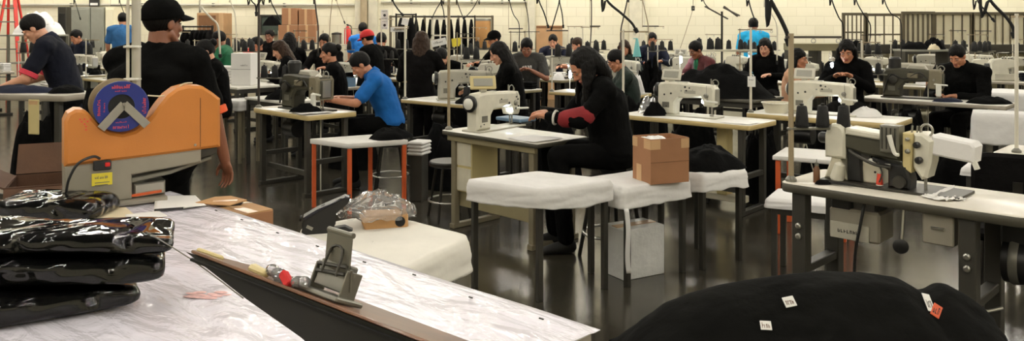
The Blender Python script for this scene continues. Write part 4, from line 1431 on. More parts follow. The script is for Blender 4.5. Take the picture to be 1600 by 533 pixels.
k3.build('spring', 'dark_steel', cl)
k4 = MB(); k4.M = tl
for i in range(7):
    k4.ell((0.185 + 0.012 * i, 0.018 + 0.004 * math.sin(i * 2), 0.012 + 0.004 * math.cos(i)), (0.013, 0.009, 0.009), Matrix.Rotation(i, 3, 'Z'), 10, 6)
kk = k4.build('crumpled_film', 'bag_film', cl)
MB().box((0, 0, 0), (0.001, 0.001, 0.001))
k5 = MB(); k5.M = tl; k5.box((0.225, 0.012, 0.012), (0.026, 0.012, 0.012), Matrix.Rotation(0.5, 3, 'Y'), 0.002)
k5.build('red_tag', 'red_fabric', cl)
k6 = MB(); k6.M = tl
k6.cap((0.004, 0.02, 0.006), (0.05, 0.03, 0.006), 0.004, n=8); k6.cap((0.13, 0.03, 0.008), (0.17, 0.02, 0.008), 0.008, 0.006, 8)
k6.build('rivet', 'display_beige', cl)

# --- cream-clothed table behind the packing table, with the tape gun
SZ = 0.66
polyS = [(-0.19, 3.63), (-0.5, 3.92), (-0.78, 3.98), (-0.99, 3.78), (-0.9, 3.32), (-0.52, 2.96)]
legged_table('side_table', 'low table under a cream cloth beside the packing table', polyS, SZ, 'leg_paint', legpos=[(-0.215, 3.6), (-0.6, 3.9), (-0.93, 3.7), (-0.54, 3.02)], inset=0.05, shrink=True)
drape('tablecloth', 'cream cloth hanging over the low table that holds the tape gun', polyS, SZ + 0.002, 0.13, 'cloth_cream', 3.0, 0.012, rounds=5, hem=0.02)
q = G(506, 366, SZ + 0.007)
tg = thing('tape_gun', 'black hand tape gun standing on the cream cloth', 'tape gun', (q.x, q.y, SZ + 0.012), R(12))
gb_ = MB()
gb_.prism([(-0.09, 0.02), (-0.075, 0.075), (-0.02, 0.105), (0.075, 0.155), (0.11, 0.158), (0.1, 0.14), (0.05, 0.10), (0.045, 0.05), (0.03, 0.02), (-0.03, 0.0), (-0.07, 0.0)], -0.032, 0.032, 'xz', 0.008)
gb_.build('frame', 'black_plastic', tg)
MB().prism([(-0.085, 0.07), (-0.02, 0.107), (0.085, 0.16), (0.115, 0.162), (0.095, 0.168), (-0.03, 0.117), (-0.09, 0.083)], -0.037, 0.037, 'xz', 0.003).build('top_plate', 'navy_plastic', tg)
MB().box((-0.01, 0, 0.122), (0.034, 0.03, 0.006), Matrix.Rotation(R(-27), 3, 'Y')).build('slot', 'ink', tg)
MB().lathe([(0.02, 0), (0.042, 0.002), (0.042, 0.046), (0.02, 0.048)], (-0.055, -0.024, 0.043), (0, 1, 0), 24).build('tape_roll', 'black_plastic', tg)
MB().prism([(0.02, 0.0), (0.125, 0.0), (0.13, 0.012), (0.095, 0.03), (0.02, 0.022)], -0.025, 0.025, 'xz', 0.005).build('handle', 'black_plastic', tg)
MB().lathe([(0.013, 0), (0.015, 0.003), (0.012, 0.01)], (-0.098, 0, 0.072), (-1, 0, 0.2), 12).build('knob', 'black_plastic', tg)
MB().box((-0.062, -0.034, 0.036), (0.03, 0.004, 0.014), Matrix.Rotation(0.5, 3, 'Y')).build('blade_guard', 'steel', tg)
q = G(531, 374, SZ + 0.007)
bd = thing('bead', 'small black plug lying on the cream cloth by the tape gun', 'plug', (q.x, q.y, SZ + 0.008), 0.3)
MB().lathe([(0.004, 0), (0.009, 0.002), (0.009, 0.012), (0.004, 0.015)], n=12).build('cap', 'black_plastic', bd)
MB().cyl((0, 0, 0.013), (0.012, 0, 0.019), 0.002, n=6).build('pin', 'steel', bd)
q = G(592, 360, SZ + 0.007)
sb = thing('small_carton', 'small tan box with a round black hole, on the cream cloth', 'box', (q.x + 0.02, q.y + 0.07, SZ + 0.008), R(14))
MB().prism([(-0.1, 0.0), (0.09, 0.0), (0.1, 0.012), (0.1, 0.065), (-0.1, 0.068), (-0.12, 0.05)], -0.07, 0.07, 'xz', 0.006).build('shell', 'carton_top', sb)
MB().lathe([(0.024, 0), (0.024, 0.003), (0.02, 0.003)], (0.062, -0.07, 0.036), (0, -1, 0), 20).build('hole', 'rubber', sb)
# crumpled clear bag over the box
def bagfn(u, v):
    az = 2 * PI * u
    t = v
    r = (0.16 * (1 - 0.75 * t ** 2.2)) * (1 + 0.2 * fbm((math.cos(az) * 2, math.sin(az) * 2, t * 2), 1.2))
    z = 0.022 + 0.105 * t + 0.03 * fbm((math.cos(az) * 1.5 + 4, math.sin(az) * 1.5, t * 3), 1.4)
    return (r * math.cos(az) * 1.18, r * 0.75 * math.sin(az), max(0.012, z))
bg = MB(); bg.grid(bagfn, 48, 16, wrap=True)
bg.f.append(tuple(16 * 48 + k for k in range(48))); bg.m.append(0)
bo_ = bg.build('plastic_bag', 'bag_film', None, 180, (sb.location.x - 0.05, sb.location.y - 0.0, SZ + 0.012 + 0.03), (0, 0, R(14)))
tag(bo_, 'crumpled clear plastic bag draped over the small tan box', 'plastic bag')

# --- two white-clothed tables in the middle, and the third beyond the box
polyP = [(0.16, 4.68), (0.62, 4.96), (0.18, 5.27), (-0.28, 4.98)]
legged_table('cloth_table', 'dark-legged low table under the white cloth in front of the woman with red sleeve', polyP, 0.655, shrink=True)
drape('tablecloth', 'white cloth on the middle low table, in front of the woman with red sleeve', polyP, 0.657, 0.115, 'cloth_white', 1.0, 0.006, rounds=2, hem=0.02)
polyQ = [(0.70, 4.95), (1.17, 5.29), (0.94, 5.62), (0.47, 5.27)]
legged_table('cloth_table', 'dark-legged low table under the cardboard box', polyQ, 0.608, shrink=True)
dQ = drape('tablecloth', 'white cloth under the cardboard box, one tie hanging down', polyQ, 0.61, 0.115, 'cloth_white', 5.0, 0.012, rounds=2, hem=0.025)
tie = MB()
a = Vector((0.70, 4.945, 0))
tie.grid(lambda u, v: (a.x + (u - 0.5) * 0.03 + 0.02 * v + 0.006 * math.sin(v * 6), a.y - 0.022 - 0.008 * math.sin(v * 5) + 0.004 * u, 0.5 - 0.40 * v), 3, 16)
to_ = tie.build('cloth_tie', 'cloth_white', None, 180); solid(to_, 0.003)
to_.parent = dQ
to_.matrix_parent_inverse = Matrix.Translation(-to_.parent.location)
polyR = [(1.26, 5.30), (1.62, 5.56), (1.36, 5.9), (1.0, 5.66)]
legged_table('cloth_table', 'dark-legged low table carrying black fabric, behind the cardboard box', polyR, 0.62, shrink=True)
drape('tablecloth', 'white cloth under black fabric, behind the cardboard box', polyR, 0.622, 0.11, 'cloth_white', 8.0, 0.015, rounds=2, hem=0.03)
heap('black_garment', 'black garment heaped on the white cloth behind the cardboard box', (1.36, 5.64, 0.63), 0.33, 0.22, 0.15, 32, 3.0)

# cardboard box
bx = (0.906 + 1.18 + 0.74) / 3 + 0.005
cbx = thing('cardboard_box', 'brown taped cardboard box on the white cloth, packed with crumpled paper', 'box', (0.965, 5.215, 0.618), R(22))
hx, hy, hh = 0.285, 0.22, 0.285
w = MB()
for s in (-1, 1):
    w.box((s * (hx / 2 - .003), 0, hh / 2), (0.006, hy, hh)); w.box((0, s * (hy / 2 - .003), hh / 2), (hx - .012, 0.006, hh))
w.box((0, 0, 0.005), (hx - .01, hy - .01, 0.008))
sh_ = w.build('shell', 'carton', cbx)
MB().box((0, -hy / 2 - 0.0005, hh * 0.48), (hx, 0.002, 0.004)).build('fold_line', 'carton_inside', sh_)
for (x, y, z, sx, sy, sz) in ((hx / 2 - 0.03, -hy / 2 - 0.0012, hh - 0.035, 0.062, 0.0022, 0.06), (-hx / 2 + 0.035, -hy / 2 - 0.0012, hh - 0.035, 0.07, 0.0022, 0.06), (-hx / 2 - 0.0012, 0.08, hh - 0.035, 0.0022, 0.06, 0.06),
                              (-hx / 2 - 0.0012, -hy / 2 + 0.04, hh - 0.035, 0.0022, 0.08, 0.06), (-hx / 2 - 0.0012, 0.03, 0.055, 0.0022, 0.06, 0.11)):
    MB().box((x, y, z), (sx, sy, sz)).build('packing_tape', 'parcel_tape', cbx)
for i, (x, y, r_) in enumerate(((-0.07, 0.0, 0.06), (0.0, 0.03, 0.05), (-0.1, 0.05, 0.04))):
    pb = MB()
    pb.grid(lambda u, v: ((lambda k: (x + r_ * k * math.cos(2 * PI * u) * math.sin(PI * max(.01, min(.99, v))), y + r_ * k * math.sin(2 * PI * u) * math.sin(PI * max(.01, min(.99, v))), hh - 0.03 - r_ * .6 * k * math.cos(PI * v)))(1 + 0.22 * fbm((math.cos(2 * PI * u) * 2 + i * 5, math.sin(2 * PI * u) * 2, v * 4), 1.0))), 18, 12, wrap=True)
    o = pb.build('crumpled_paper', 'plastic_bag_white', None, 40, cbx.location, (0, 0, R(22)))
    tag(o, ('crumpled white paper ball at the front of the cardboard box', 'crumpled white paper ball in the middle of the cardboard box', 'crumpled white paper ball at the left of the cardboard box')[i], 'paper', 'crumpled paper in the box')
wb = thing('white_carton', 'white carton standing on the floor under the box table', 'box', (0.80, 5.27, 0), R(30))
MB().box((0, 0, 0.16), (0.33, 0.22, 0.32), bev=0.004).build('shell', 'plastic_bag_white', wb)
MB().box((0, 0, 0.322), (0.32, 0.06, 0.004)).build('packing_tape', 'parcel_tape', wb)

# --- orange-legged table
polyO = [(-1.40, 6.86), (-0.92, 7.1), (-1.30, 7.44), (-1.80, 7.16)]
legged_table('orange_table', 'small white-topped table on four orange legs, beside the man in blue', polyO, 0.61, 'orange_paint', 'pad_white', 0.045, 0.034, inset=0.025)
heap('black_garment', 'black garment hanging over the right end of the orange-legged table', (-1.09, 7.2, 0.612), 0.2, 0.16, 0.09, 30, 5.0)
pcl = thing('folded_cloth', 'stack of folded white cloth right of the orange-legged table', 'cloth', W(655, 237, 7.45)[:2] + (0.0,), R(-20))
for i in range(4):
    MB().box((0.004 * (i % 2), 0, 0.44 + 0.032 * i), (0.16, 0.2, 0.03), bev=0.012).build('fold', 'cloth_white', pcl)
MB().box((0, 0, 0.212), (0.12, 0.14, 0.424), bev=0.004).build('stand', 'leg_paint', pcl)

# --- woman's table A and its machine
A_ = G(690, 203, 0.78)
tA = sewing_table('white-topped table with dark edge and tan apron, at the woman with red sleeve', A_, 1.07, 0.55, -45.7, 'laminate_bright', 'edge_dark', th=0.035, legs='leg_tan', rad=0.015, group='sewing tables', motor=False, pedal=False)
MB().box((0.53, 0.04, 0.722), (0.98, 0.03, 0.045), bev=0.003).build('apron', 'edge_tan', tA)
dr = MB().box((0.2, 0.2, 0.5), (0.2, 0.28, 0.40), bev=0.004).build('drawer_unit', 'display_beige', tA)
for z in (0.4, 0.6):
    MB().box((0.2, 0.058, z), (0.185, 0.006, 0.18), bev=0.002).build('drawer_front', 'cream_metal', dr)
MB().box((0.53, 0.1, 0.24), (0.84, 0.02, 0.13), bev=0.003).build('lower_board', 'edge_tan', tA)
q = loc_of(tA, 0.27, 0.16, 0.78)
mA = machine('cream sewing machine with a tan display, at the woman with red sleeve', 'white')
mA.location = q; mA.rotation_euler = (0, 0, R(52)); mA['group'] = 'sewing machines'
for c in mA.children:
    if c.name.startswith('display_panel'):
        c.data.materials[0] = M['display_beige']; c.rotation_euler = (0, 0, R(-40)); c.scale = (1.1, 1.1, 1.04)
q = loc_of(tA, 0.86, 0.2, 0.781)
sheet('fabric_piece', 'white fabric piece being sewn by the woman with red sleeve', [loc_of(tA, 0.72, 0.02, 0.783), loc_of(tA, 1.04, 0.0, 0.783), loc_of(tA, 1.04, 0.3, 0.783), loc_of(tA, 0.78, 0.3, 0.783)], 'cloth_white', 'cloth', None, 0.006, 3)
bb = thing('blue_tray', 'pale blue tray bin behind the cream machine at the woman with red sleeve', 'bin', loc_of(tA, 0.12, 0.72, 0.0), R(-45))
w = MB()
w.box((0, 0, 0.82), (0.3, 0.2, 0.03), bev=0.008)
w.build('tray', 'blue_bin', bb)
for sx in (-1, 1):
    for sy in (-1, 1):
        MB().cyl((sx * 0.13, sy * 0.08, 0), (sx * 0.13, sy * 0.08, 0.81), 0.011, n=8).build('leg', 'stool_frame', bb)
place(STOOL, USED, 'dark stool with a foot ring left of the drawer table', W(702, 300, 6.75)[:2] + (0,), 0.4, 'stools', 1.0)

# --- right-hand near table and the big buttonholing machine
A1 = G(1217, 284, 0.78)
t1 = sewing_table('large pale-topped table on thick dark bolted legs, carrying the big industrial machine', A1, 1.16, 0.56, -44.8, 'laminate', 'edge_dark', th=0.05, lw=0.075, bolts=True, motor=False, group='sewing tables', rad=0.05)
cx = thing('control_box', 'white electrical control box hanging under the large pale table', 'control box', loc_of(t1, 0.36, 0.2, 0.0), R(-44.8))
MB().box((0, 0, 0.59), (0.26, 0.2, 0.16), bev=0.012).build('case', 'tape_grey', cx)
f_ = MB().box((-0.02, -0.104, 0.555), (0.2, 0.012, 0.085), bev=0.003).build('front_panel', 'machine_grey', cx)
g_ = MB(); glyphs(g_, (-0.08, -0.1105, 0.545), (1, 0, 0), (0, 0, 1), 0.11, 0.026, 7, 9); g_.build('lettering', 'ink', f_)
MB().box((-0.07, -0.07, 0.69), (0.1, 0.05, 0.06), bev=0.006).build('connector', 'black_plastic', cx)
for x in (-0.1, 0.1):
    MB().box((x, 0, 0.697), (0.02, 0.12, 0.062)).build('hanger', 'dark_steel', cx)
cb = MB(); cb.tube([(0.06, -0.11, 0.72), (0.045, -0.13, 0.6), (0.02, -0.13, 0.45), (0.0, -0.1, 0.2), (-0.03, -0.05, 0.01)], 0.008, 8, 5)
cb.build('power_cord', 'black_plastic', cx, 180)
MB().box((0.68, 0.3, 0.71), (0.38, 0.25, 0.03), bev=0.01).build('under_tray', 'black_plastic', t1)
dw = MB().box((0.78, 0.14, 0.655), (0.14, 0.2, 0.15), bev=0.006).build('drawer', 'tape_grey', t1)
MB().box((0.78, 0.036, 0.66), (0.06, 0.012, 0.014), bev=0.003).build('handle', 'steel', dw)
kl = MB(); kl.lathe([(0.01, 0), (0.034, 0.004), (0.036, 0.012), (0.02, 0.018)], (0.62, 0.02, 0.55), (0.3, -1, 0), 20)
kl.M = Matrix.Identity(4)
ko = kl.build('knee_lever', 'black_plastic', t1)
MB().cyl((0.62, 0.03, 0.56), (0.62, 0.06, 0.72), 0.007, n=8).build('rod', 'steel', ko)
mo = MB(); mo.cyl((0.99, 0.36, 0.5), (1.12, 0.36, 0.5), 0.115, n=22); mo.box((1.05, 0.36, 0.64), (0.14, 0.14, 0.13), bev=0.012)
mo_ = mo.build('motor', 'black_plastic', t1)
MB().lathe([(0.118, 0), (0.122, 0.01), (0.118, 0.04)], (1.02, 0.36, 0.5), (1, 0, 0), 22, caps=False).build('motor_band', 'grey_metal', mo_)
ln = MB(); ln.tube([(0.88, 0.02, 0.34), (0.98, -0.01, 0.33), (1.05, 0.04, 0.35)], 0.008, 8, 4)
ln.build('chain_hook', 'steel', t1)

bm_q = loc_of(t1, 0, 0, 0.781)
bt = thing('buttonhole_machine', 'big cream and olive industrial machine on the large pale table', 'sewing machine', bm_q, R(-44.8), 'sewing machines')
bt.rotation_euler = (0, 0, R(-44.8))
YC = 0.27
def bpart(name, poly, y0, y1, m, bev=0.008):
    return MB().prism([(x, z) for x, z in poly], YC + y0, YC + y1, 'xz', bev).build(name, m, bt, 30)
bpart('base_plate', [(0.15, 0), (0.84, 0), (0.84, 0.014), (0.15, 0.014)], -0.12, 0.14, 'dark_steel', 0.003)
bpart('motor_housing', [(0.165, 0.13), (0.275, 0.13), (0.275, 0.25), (0.265, 0.29), (0.24, 0.31), (0.2, 0.312), (0.178, 0.29), (0.165, 0.25)], -0.075, 0.075, 'machine_white', 0.012)
MB().lathe([(0.02, 0), (0.03, 0.004), (0.03, 0.05), (0.022, 0.06)], (0.165, YC, 0.225), (-1, 0, 0), 18).build('motor_knob', 'black_plastic', bt)
bpart('rear_guard', [(0.155, 0.014), (0.285, 0.014), (0.27, 0.07), (0.24, 0.13), (0.195, 0.13)], -0.06, 0.06, 'cream_metal', 0.01)
gd = MB(); gd.lathe([(0.03, 0), (0.036, 0.01), (0.026, 0.09), (0.01, 0.1)], (0.235, YC - 0.085, 0.016), (0.25, -0.1, 1), 16)
gd.build('cone_guard', 'machine_white', bt)
bpart('pillar', [(0.28, 0.014), (0.36, 0.014), (0.35, 0.2), (0.28, 0.2)], -0.06, 0.06, 'black_plastic')
bpart('arm', [(0.27, 0.19), (0.37, 0.165), (0.48, 0.155), (0.55, 0.15), (0.56, 0.235), (0.27, 0.262)], -0.07, 0.07, 'machine_olive', 0.012)
bpart('arm_cover', [(0.275, 0.262), (0.5, 0.246), (0.505, 0.275), (0.28, 0.298)], -0.074, 0.076, 'machine_white', 0.008)
mt_ = bpart('stepper_motor', [(0.46, 0.19), (0.555, 0.19), (0.555, 0.33), (0.46, 0.33)], -0.095, -0.0, 'grey_metal', 0.008)
for i in range(4):
    MB().box((0.475 + 0.021 * i, YC - 0.096, 0.265), (0.006, 0.004, 0.11)).build('fin', 'dark_steel', mt_)
lv = MB(); lv.tube([(0.515, YC - 0.11, 0.285), (0.53, YC - 0.115, 0.235), (0.545, YC - 0.115, 0.195), (0.565, YC - 0.115, 0.19)], [0.013, 0.008], 10, 4)
lv.build('hand_lever', 'white_metal', bt)
hp = bpart('head_plate', [(0.57, 0.12), (0.61, 0.10), (0.62, 0.30), (0.57, 0.30)], -0.085, 0.05, 'display_beige', 0.006)
bpart('head_casting', [(0.615, 0.13), (0.655, 0.07), (0.68, 0.08), (0.70, 0.16), (0.71, 0.27), (0.66, 0.305), (0.615, 0.30)], -0.075, 0.06, 'machine_white', 0.014)
for (x, z, r_) in ((0.64, 0.245, 0.016), (0.65, 0.17, 0.018), (0.598, 0.21, 0.012), (0.597, 0.27, 0.01)):
    MB().lathe([(r_, 0), (r_, 0.02), (r_ * 0.5, 0.028)], (x, YC - 0.08, z), (0, -1, 0), 14).build('tension_dial', 'black_plastic' if z < 0.25 and x > 0.6 else 'steel', bt)
MB().ring((0.665, YC - 0.02, 0.315), 0.03, 0.006, (0.2, 1, 0), 20, 8).build('thread_ring', 'steel', bt)
tp = MB()
for x in (0.60, 0.625, 0.64):
    tp.cyl((x, YC - 0.04, 0.295), (x + 0.004, YC - 0.04, 0.335), 0.005, n=8)
tp.build('thread_post', 'steel', bt)
cv = MB(); cv.prism([(0.69, 0.20), (0.885, 0.178), (0.893, 0.255), (0.875, 0.275), (0.70, 0.298)], YC - 0.06, YC + 0.08, 'xz', 0.01)
cv.build('side_cover', 'cloth_white', bt, 40)
MB().prism([(0.875, 0.19), (0.89, 0.19), (0.905, 0.155), (0.89, 0.15)], YC - 0.05, YC - 0.03, 'xz', 0.003).build('cover_clip', 'white_metal', bt)
MB().box((0.66, YC - 0.02, 0.05), (0.012, 0.012, 0.11)).build('needle_bar', 'steel', bt)
ck = MB(); ck.prism([(0.5, 0.014), (0.605, 0.014), (0.61, 0.06), (0.59, 0.13), (0.47, 0.145), (0.42, 0.16), (0.42, 0.14), (0.5, 0.10)], YC - 0.09, YC + 0.02, 'xz', 0.01)
cko = ck.build('work_clamp', 'black_plastic', bt)
MB().lathe([(0.03, 0), (0.034, 0.006), (0.03, 0.02)], (0.56, YC - 0.092, 0.05), (0, -1, 0), 18).build('clamp_wheel', 'dark_steel', cko)
MB().box((0.5, YC - 0.088, 0.125), (0.026, 0.003, 0.018)).build('maker_plate', 'white_metal', cko)
bpart('side_panel', [(0.35, 0.014), (0.455, 0.014), (0.455, 0.08), (0.44, 0.115), (0.35, 0.125)], -0.04, 0.09, 'cream_metal', 0.006)
MB().lathe([(0.006, 0), (0.006, 0.003)], (0.42, YC - 0.04, 0.075), (0, -1, 0), 10).build('screw', 'ink', bt)
ar = MB(); ar.tube([(0.30, YC - 0.07, 0.18), (0.36, YC - 0.1, 0.155), (0.44, YC - 0.1, 0.125), (0.52, YC - 0.1, 0.12)], 0.009, 8, 4)
ar.tube([(0.44, YC - 0.08, 0.15), (0.48, YC - 0.11, 0.09), (0.47, YC - 0.12, 0.04)], 0.004, 6, 4)
ar.build('linkage', 'dark_steel', bt)
wr = MB()
for i in range(5):
    wr.tube([(0.19 + 0.012 * i, YC - 0.14, 0.006), (0.23 + 0.02 * i, YC - 0.16 - 0.01 * (i % 3), 0.012 + 0.006 * (i % 2)), (0.29 + 0.015 * i, YC - 0.13, 0.006)], 0.003, 6, 5)
wr.build('wiring', 'black_plastic', bt)
# things lying round it
q = loc_of(t1, 0.155, 0.12, 0.781)
oc = thing('oil_bottle', 'brown oil bottle at the left end of the large pale table', 'bottle', q, 0)
MB().lathe([(0.017, 0), (0.018, 0.004), (0.017, 0.07), (0.01, 0.085), (0.009, 0.095)], n=16).build('bottle', 'clip_brown', oc)
MB().lathe([(0.011, 0.09), (0.011, 0.105), (0.003, 0.11), (0.002, 0.125)], n=12).build('spout', 'grey_metal', oc)
q = loc_of(t1, 0.455, YC - 0.075, 0.797)
rs = thing('thread_spool', 'small red thread spool beside the big machine', 'thread spool', q, 0)
MB().lathe([(0.016, 0.004), (0.017, 0.01), (0.012, 0.058), (0.011, 0.06)], n=16).build('thread', 'thread_red', rs)
MB().lathe([(0.018, 0), (0.018, 0.004), (0.006, 0.004), (0.006, 0.066)], n=14).build('core', 'white_metal', rs)
for i, (x, y, rz, w_, h_, lb) in enumerate(((0.76, 0.17, 20, 0.13, 0.05, 'white paper strip propped against the right end of the big machine'), (0.74, 0.12, -25, 0.11, 0.06, 'white fabric scrap at the right foot of the big machine'),
                                            (0.81, 0.15, 60, 0.12, 0.05, 'grey-white scrap lying right of the big machine'))):
    q = loc_of(t1, x, y, 0.784)
    sc = MB()
    sc.grid(lambda u, v: ((u - .5) * w_, (v - .5) * h_, 0.002 + (0.045 * u if i == 0 else 0.0) + 0.018 * abs(fbm((u * 3 + i, v * 3, i), 1.0))), 12, 8)
    o = sc.build('fabric_scrap', 'paper', None, 180, q, (0, R(-12 if i == 0 else 0), R(rz - 45))); solid(o, 0.0015)
    tag(o, lb, 'scrap', 'scraps by the big machine')
o = heap('thread_waste', 'tangle of dark thread ends in front of the big machine', loc_of(t1, 0.2, 0.1, 0.782), 0.05, 0.025, 0.012, 10, 2.0, 'dark_fabric', 'thread waste', n=24)

# --- black jacket heap at the lower right, on a small cart table
polyJ = [(0.36, 2.34), (1.5, 2.2), (1.62, 2.98), (0.5, 3.1)]
legged_table('low_table', 'low dark table under the black jackets at the lower right', polyJ, 0.44, 'leg_paint', 'edge_dark')
jk = MB()
NX, NY = 110, 60
jpix = [(960, 560), (985, 530), (1010, 508), (1050, 478), (1085, 462), (1130, 449), (1190, 439), (1250, 430), (1290, 427), (1350, 430), (1400, 436), (1425, 448), (1440, 458), (1455, 455), (1470, 447), (1482, 450), (1500, 462), (1530, 480), (1546, 495), (1552, 525), (1562, 560)]
def jtop(px):
    for i in range(len(jpix) - 1):
        if jpix[i][0] <= px <= jpix[i + 1][0]:
            t = (px - jpix[i][0]) / (jpix[i + 1][0] - jpix[i][0])
            return jpix[i][1] * (1 - t) + jpix[i + 1][1] * t
    return 560
# the ridge of the heap lies 2.72 m away; it falls gently to the near side and steeply behind
def jz(px):
    return W(px, jtop(px), 2.72).z
def jfn(u, v):
    px = 960 + 602 * u
    x0 = W(px, 0, 2.72).x
    y = 2.28 + 0.72 * v
    zr = max(0.446, jz(px))
    k = (y - 2.28) / 0.44
    if k <= 1:
        s = 0.26 + 0.74 * math.sin(min(1, k) * PI / 2) ** 0.9 if k > 0.12 else (0.26 + 0.74 * math.sin(0.12 * PI / 2) ** 0.9) * (k / 0.12) ** 0.5
    else:
        s = math.cos(min(1, (y - 2.72) / 0.28) * PI / 2) ** 0.7
    z = 0.446 + (zr - 0.446) * s
    f = fbm((x0 * 5, y * 5, 0.4), 1.0)
    fo = abs(fbm((x0 * 2.6 + y * 2.5, y * 3.5 - x0, 7.7), 1.0))
    inn = math.sin(PI * min(max(u, 0), 1)) ** 0.4 * min(1, s * 2)
    z += (0.012 * f - 0.03 * max(0, 0.25 - fo)) * inn * (0.35 if abs(k - 1) < 0.15 else 1)
    x = x0 * (1 + 0.10 * (y - 2.72)) + 0.02 * f
    return (x, y, max(0.443, z))
jk.grid(jfn, NX, NY)
jo = jk.build('black_jacket', 'jacket_fabric', None, 180)
tag(jo, 'black jackets piled at the lower right, with small white and orange labels', 'jacket')
solid(jo, 0.006)
import bisect
def on_jacket(px, py):
    """the point of the heap's near slope seen at a pixel"""
    best = None
    for i in range(400):
        d = 2.3 + 0.42 * i / 399
        p = W(px, py, d)
        u = ((p.x / (1 + 0.10 * (d - 2.72))) * F / 2.72 + CX - 960) / 602
        if not 0 < u < 1:
            continue
        q = jfn(u, (d - 2.28) / 0.72)
        e = abs(q[2] + 0.004 - p.z)
        if best is None or e < best[0]:
            best = (e, p, u, (d - 2.28) / 0.72)
    _, p, u, v = best
    a, b = Vector(jfn(u + .02, v)) - Vector(jfn(u - .02, v)), Vector(jfn(u, v + .03)) - Vector(jfn(u, v - .03))
    n = a.cross(b).normalized()
    return p, n, a.normalized()
def patch(name, px, py, w_, h_, rot, m, gl=None, th=0.003):
    p, n, ax = on_jacket(px, py)
    n = (n + Vector((0, -0.5, 0.2))).normalized()
    ax = (ax - n * ax.dot(n)).normalized()
    ay = n.cross(ax)
    q = Matrix((ax, ay, n)).transposed() @ Matrix.Rotation(R(rot), 3, 'Z')
    mb = MB(); mb.box(p + n * 0.009, (w_, h_, th), q, 0.0008)
    o = mb.build(name, m, jo)
    if gl:
        g_ = MB()
        glyphs(g_, p + n * (0.009 + th / 2 + 0.0002) + q @ Vector((-w_ * 0.36, -h_ * 0.3, 0)), q @ Vector((1, 0, 0)), q @ Vector((0, 1, 0)), w_ * 0.72, h_ * 0.6, gl[0], gl[1])
        g_.build('print', gl[2], o)
    return o
patch('woven_label', 1233, 474, 0.036, 0.036, 2, 'paper', (4, 3, 'clip_brown'))['label'] = 'square white woven label with a brown mark'
patch('woven_label', 1196, 511, 0.034, 0.03, -8, 'paper', (4, 5, 'clip_brown'))['label'] = 'small white woven label near the frame edge'
patch('paper_tag', 1448, 475, 0.03, 0.062, 22, 'paper', (3, 8, 'ink_light'))['label'] = 'white paper tag'
patch('brand_label', 1461, 488, 0.028, 0.055, -28, 'orange_label', (3, 6, 'thread_black'))['label'] = 'orange label with dark lettering'

# --- mid-distance sewing tables
def stand_at(t, lb, where, hgt, n, arm=0.25, tray=0.32, pole='pole_white', cs=1.0, r=0.012, dx=0.03, dy=0.05, rz=None, at=0.0):
    q = loc_of(t, dx, dy, 0.7805)
    return thread_stand(lb, (q.x, q.y, q.z), R(-20) if rz is None else R(rz), hgt, tray, n, arm, pole, where, cs, r, armtilt=at)

stand_at(t1, 'tan thread stand at the left corner of the large pale table', 'at the left corner of the large pale table', 0.80, 3, 0.27, 0.285, 'pole_tan', 0.98, 0.015, 0.04, 0.06, 0)
stand_at(tA, 'tall thin grey pole at the left corner of the drawer table', 'x', 1.5, 0, 0.2, pole='pole_tan')

tB = sewing_table('wood-edged table behind the cardboard box, with a white machine', G(965, 178, .78), 1.33, .55, -42, 'laminate_bright', 'edge_wood', th=0.045, group='sewing tables', motor=False, pedal=False)
put_machine('white', 'white sewing machine with a grey display, on the table behind the cardboard box', loc_of(tB, 0.40, 0.26, 0.78), R(-38), 1.02)
stand_at(tB, 'white thread stand at the left corner of the table behind the cardboard box', 'x', 0.80, 0, 0.24, pole='pole_white', rz=-8)
heap('plastic_bundle', 'crumpled white plastic beside the white pole behind the cardboard box', loc_of(tB, 0.16, 0.3, 0.781), 0.11, 0.09, 0.17, 0, 9, 'bag_film', 'plastic bag', n=32)
heap('black_garment', 'black cloth crumpled between the white plastic and the white machine', loc_of(tB, 0.33, 0.12, 0.781), 0.12, 0.07, 0.13, 10, 12)
sheet('paper_sheet', 'white paper at the right end of the table behind the cardboard box', [loc_of(tB, 1.05, .02, .783), loc_of(tB, 1.32, .03, .783), loc_of(tB, 1.32, .24, .783), loc_of(tB, 1.06, .26, .783)], 'paper')
pb_ = thing('machine_pedestal', 'olive pedestal on casters under the table behind the cardboard box', 'pedestal', loc_of(tB, 0.95, 0.3, 0.0), R(-42))
MB().box((0, 0, 0.42), (0.1, 0.12, 0.62), bev=0.006).build('column', 'display_beige', pb_)
MB().box((0, 0, 0.085), (0.42, 0.1, 0.06), bev=0.006).build('foot', 'cream_metal', pb_)
for x in (-0.18, 0.18):
    MB().cyl((x, -0.02, 0.03), (x, 0.02, 0.03), 0.028, n=14).build('caster', 'rubber', pb_)
MB().tube([(0.07, -0.08, 0.24), (0.08, -0.09, 0.4), (0.13, -0.09, 0.44), (0.19, -0.09, 0.36), (0.19, -0.09, 0.26)], 0.014, 8, 5).build('hose', 'black_plastic', pb_)

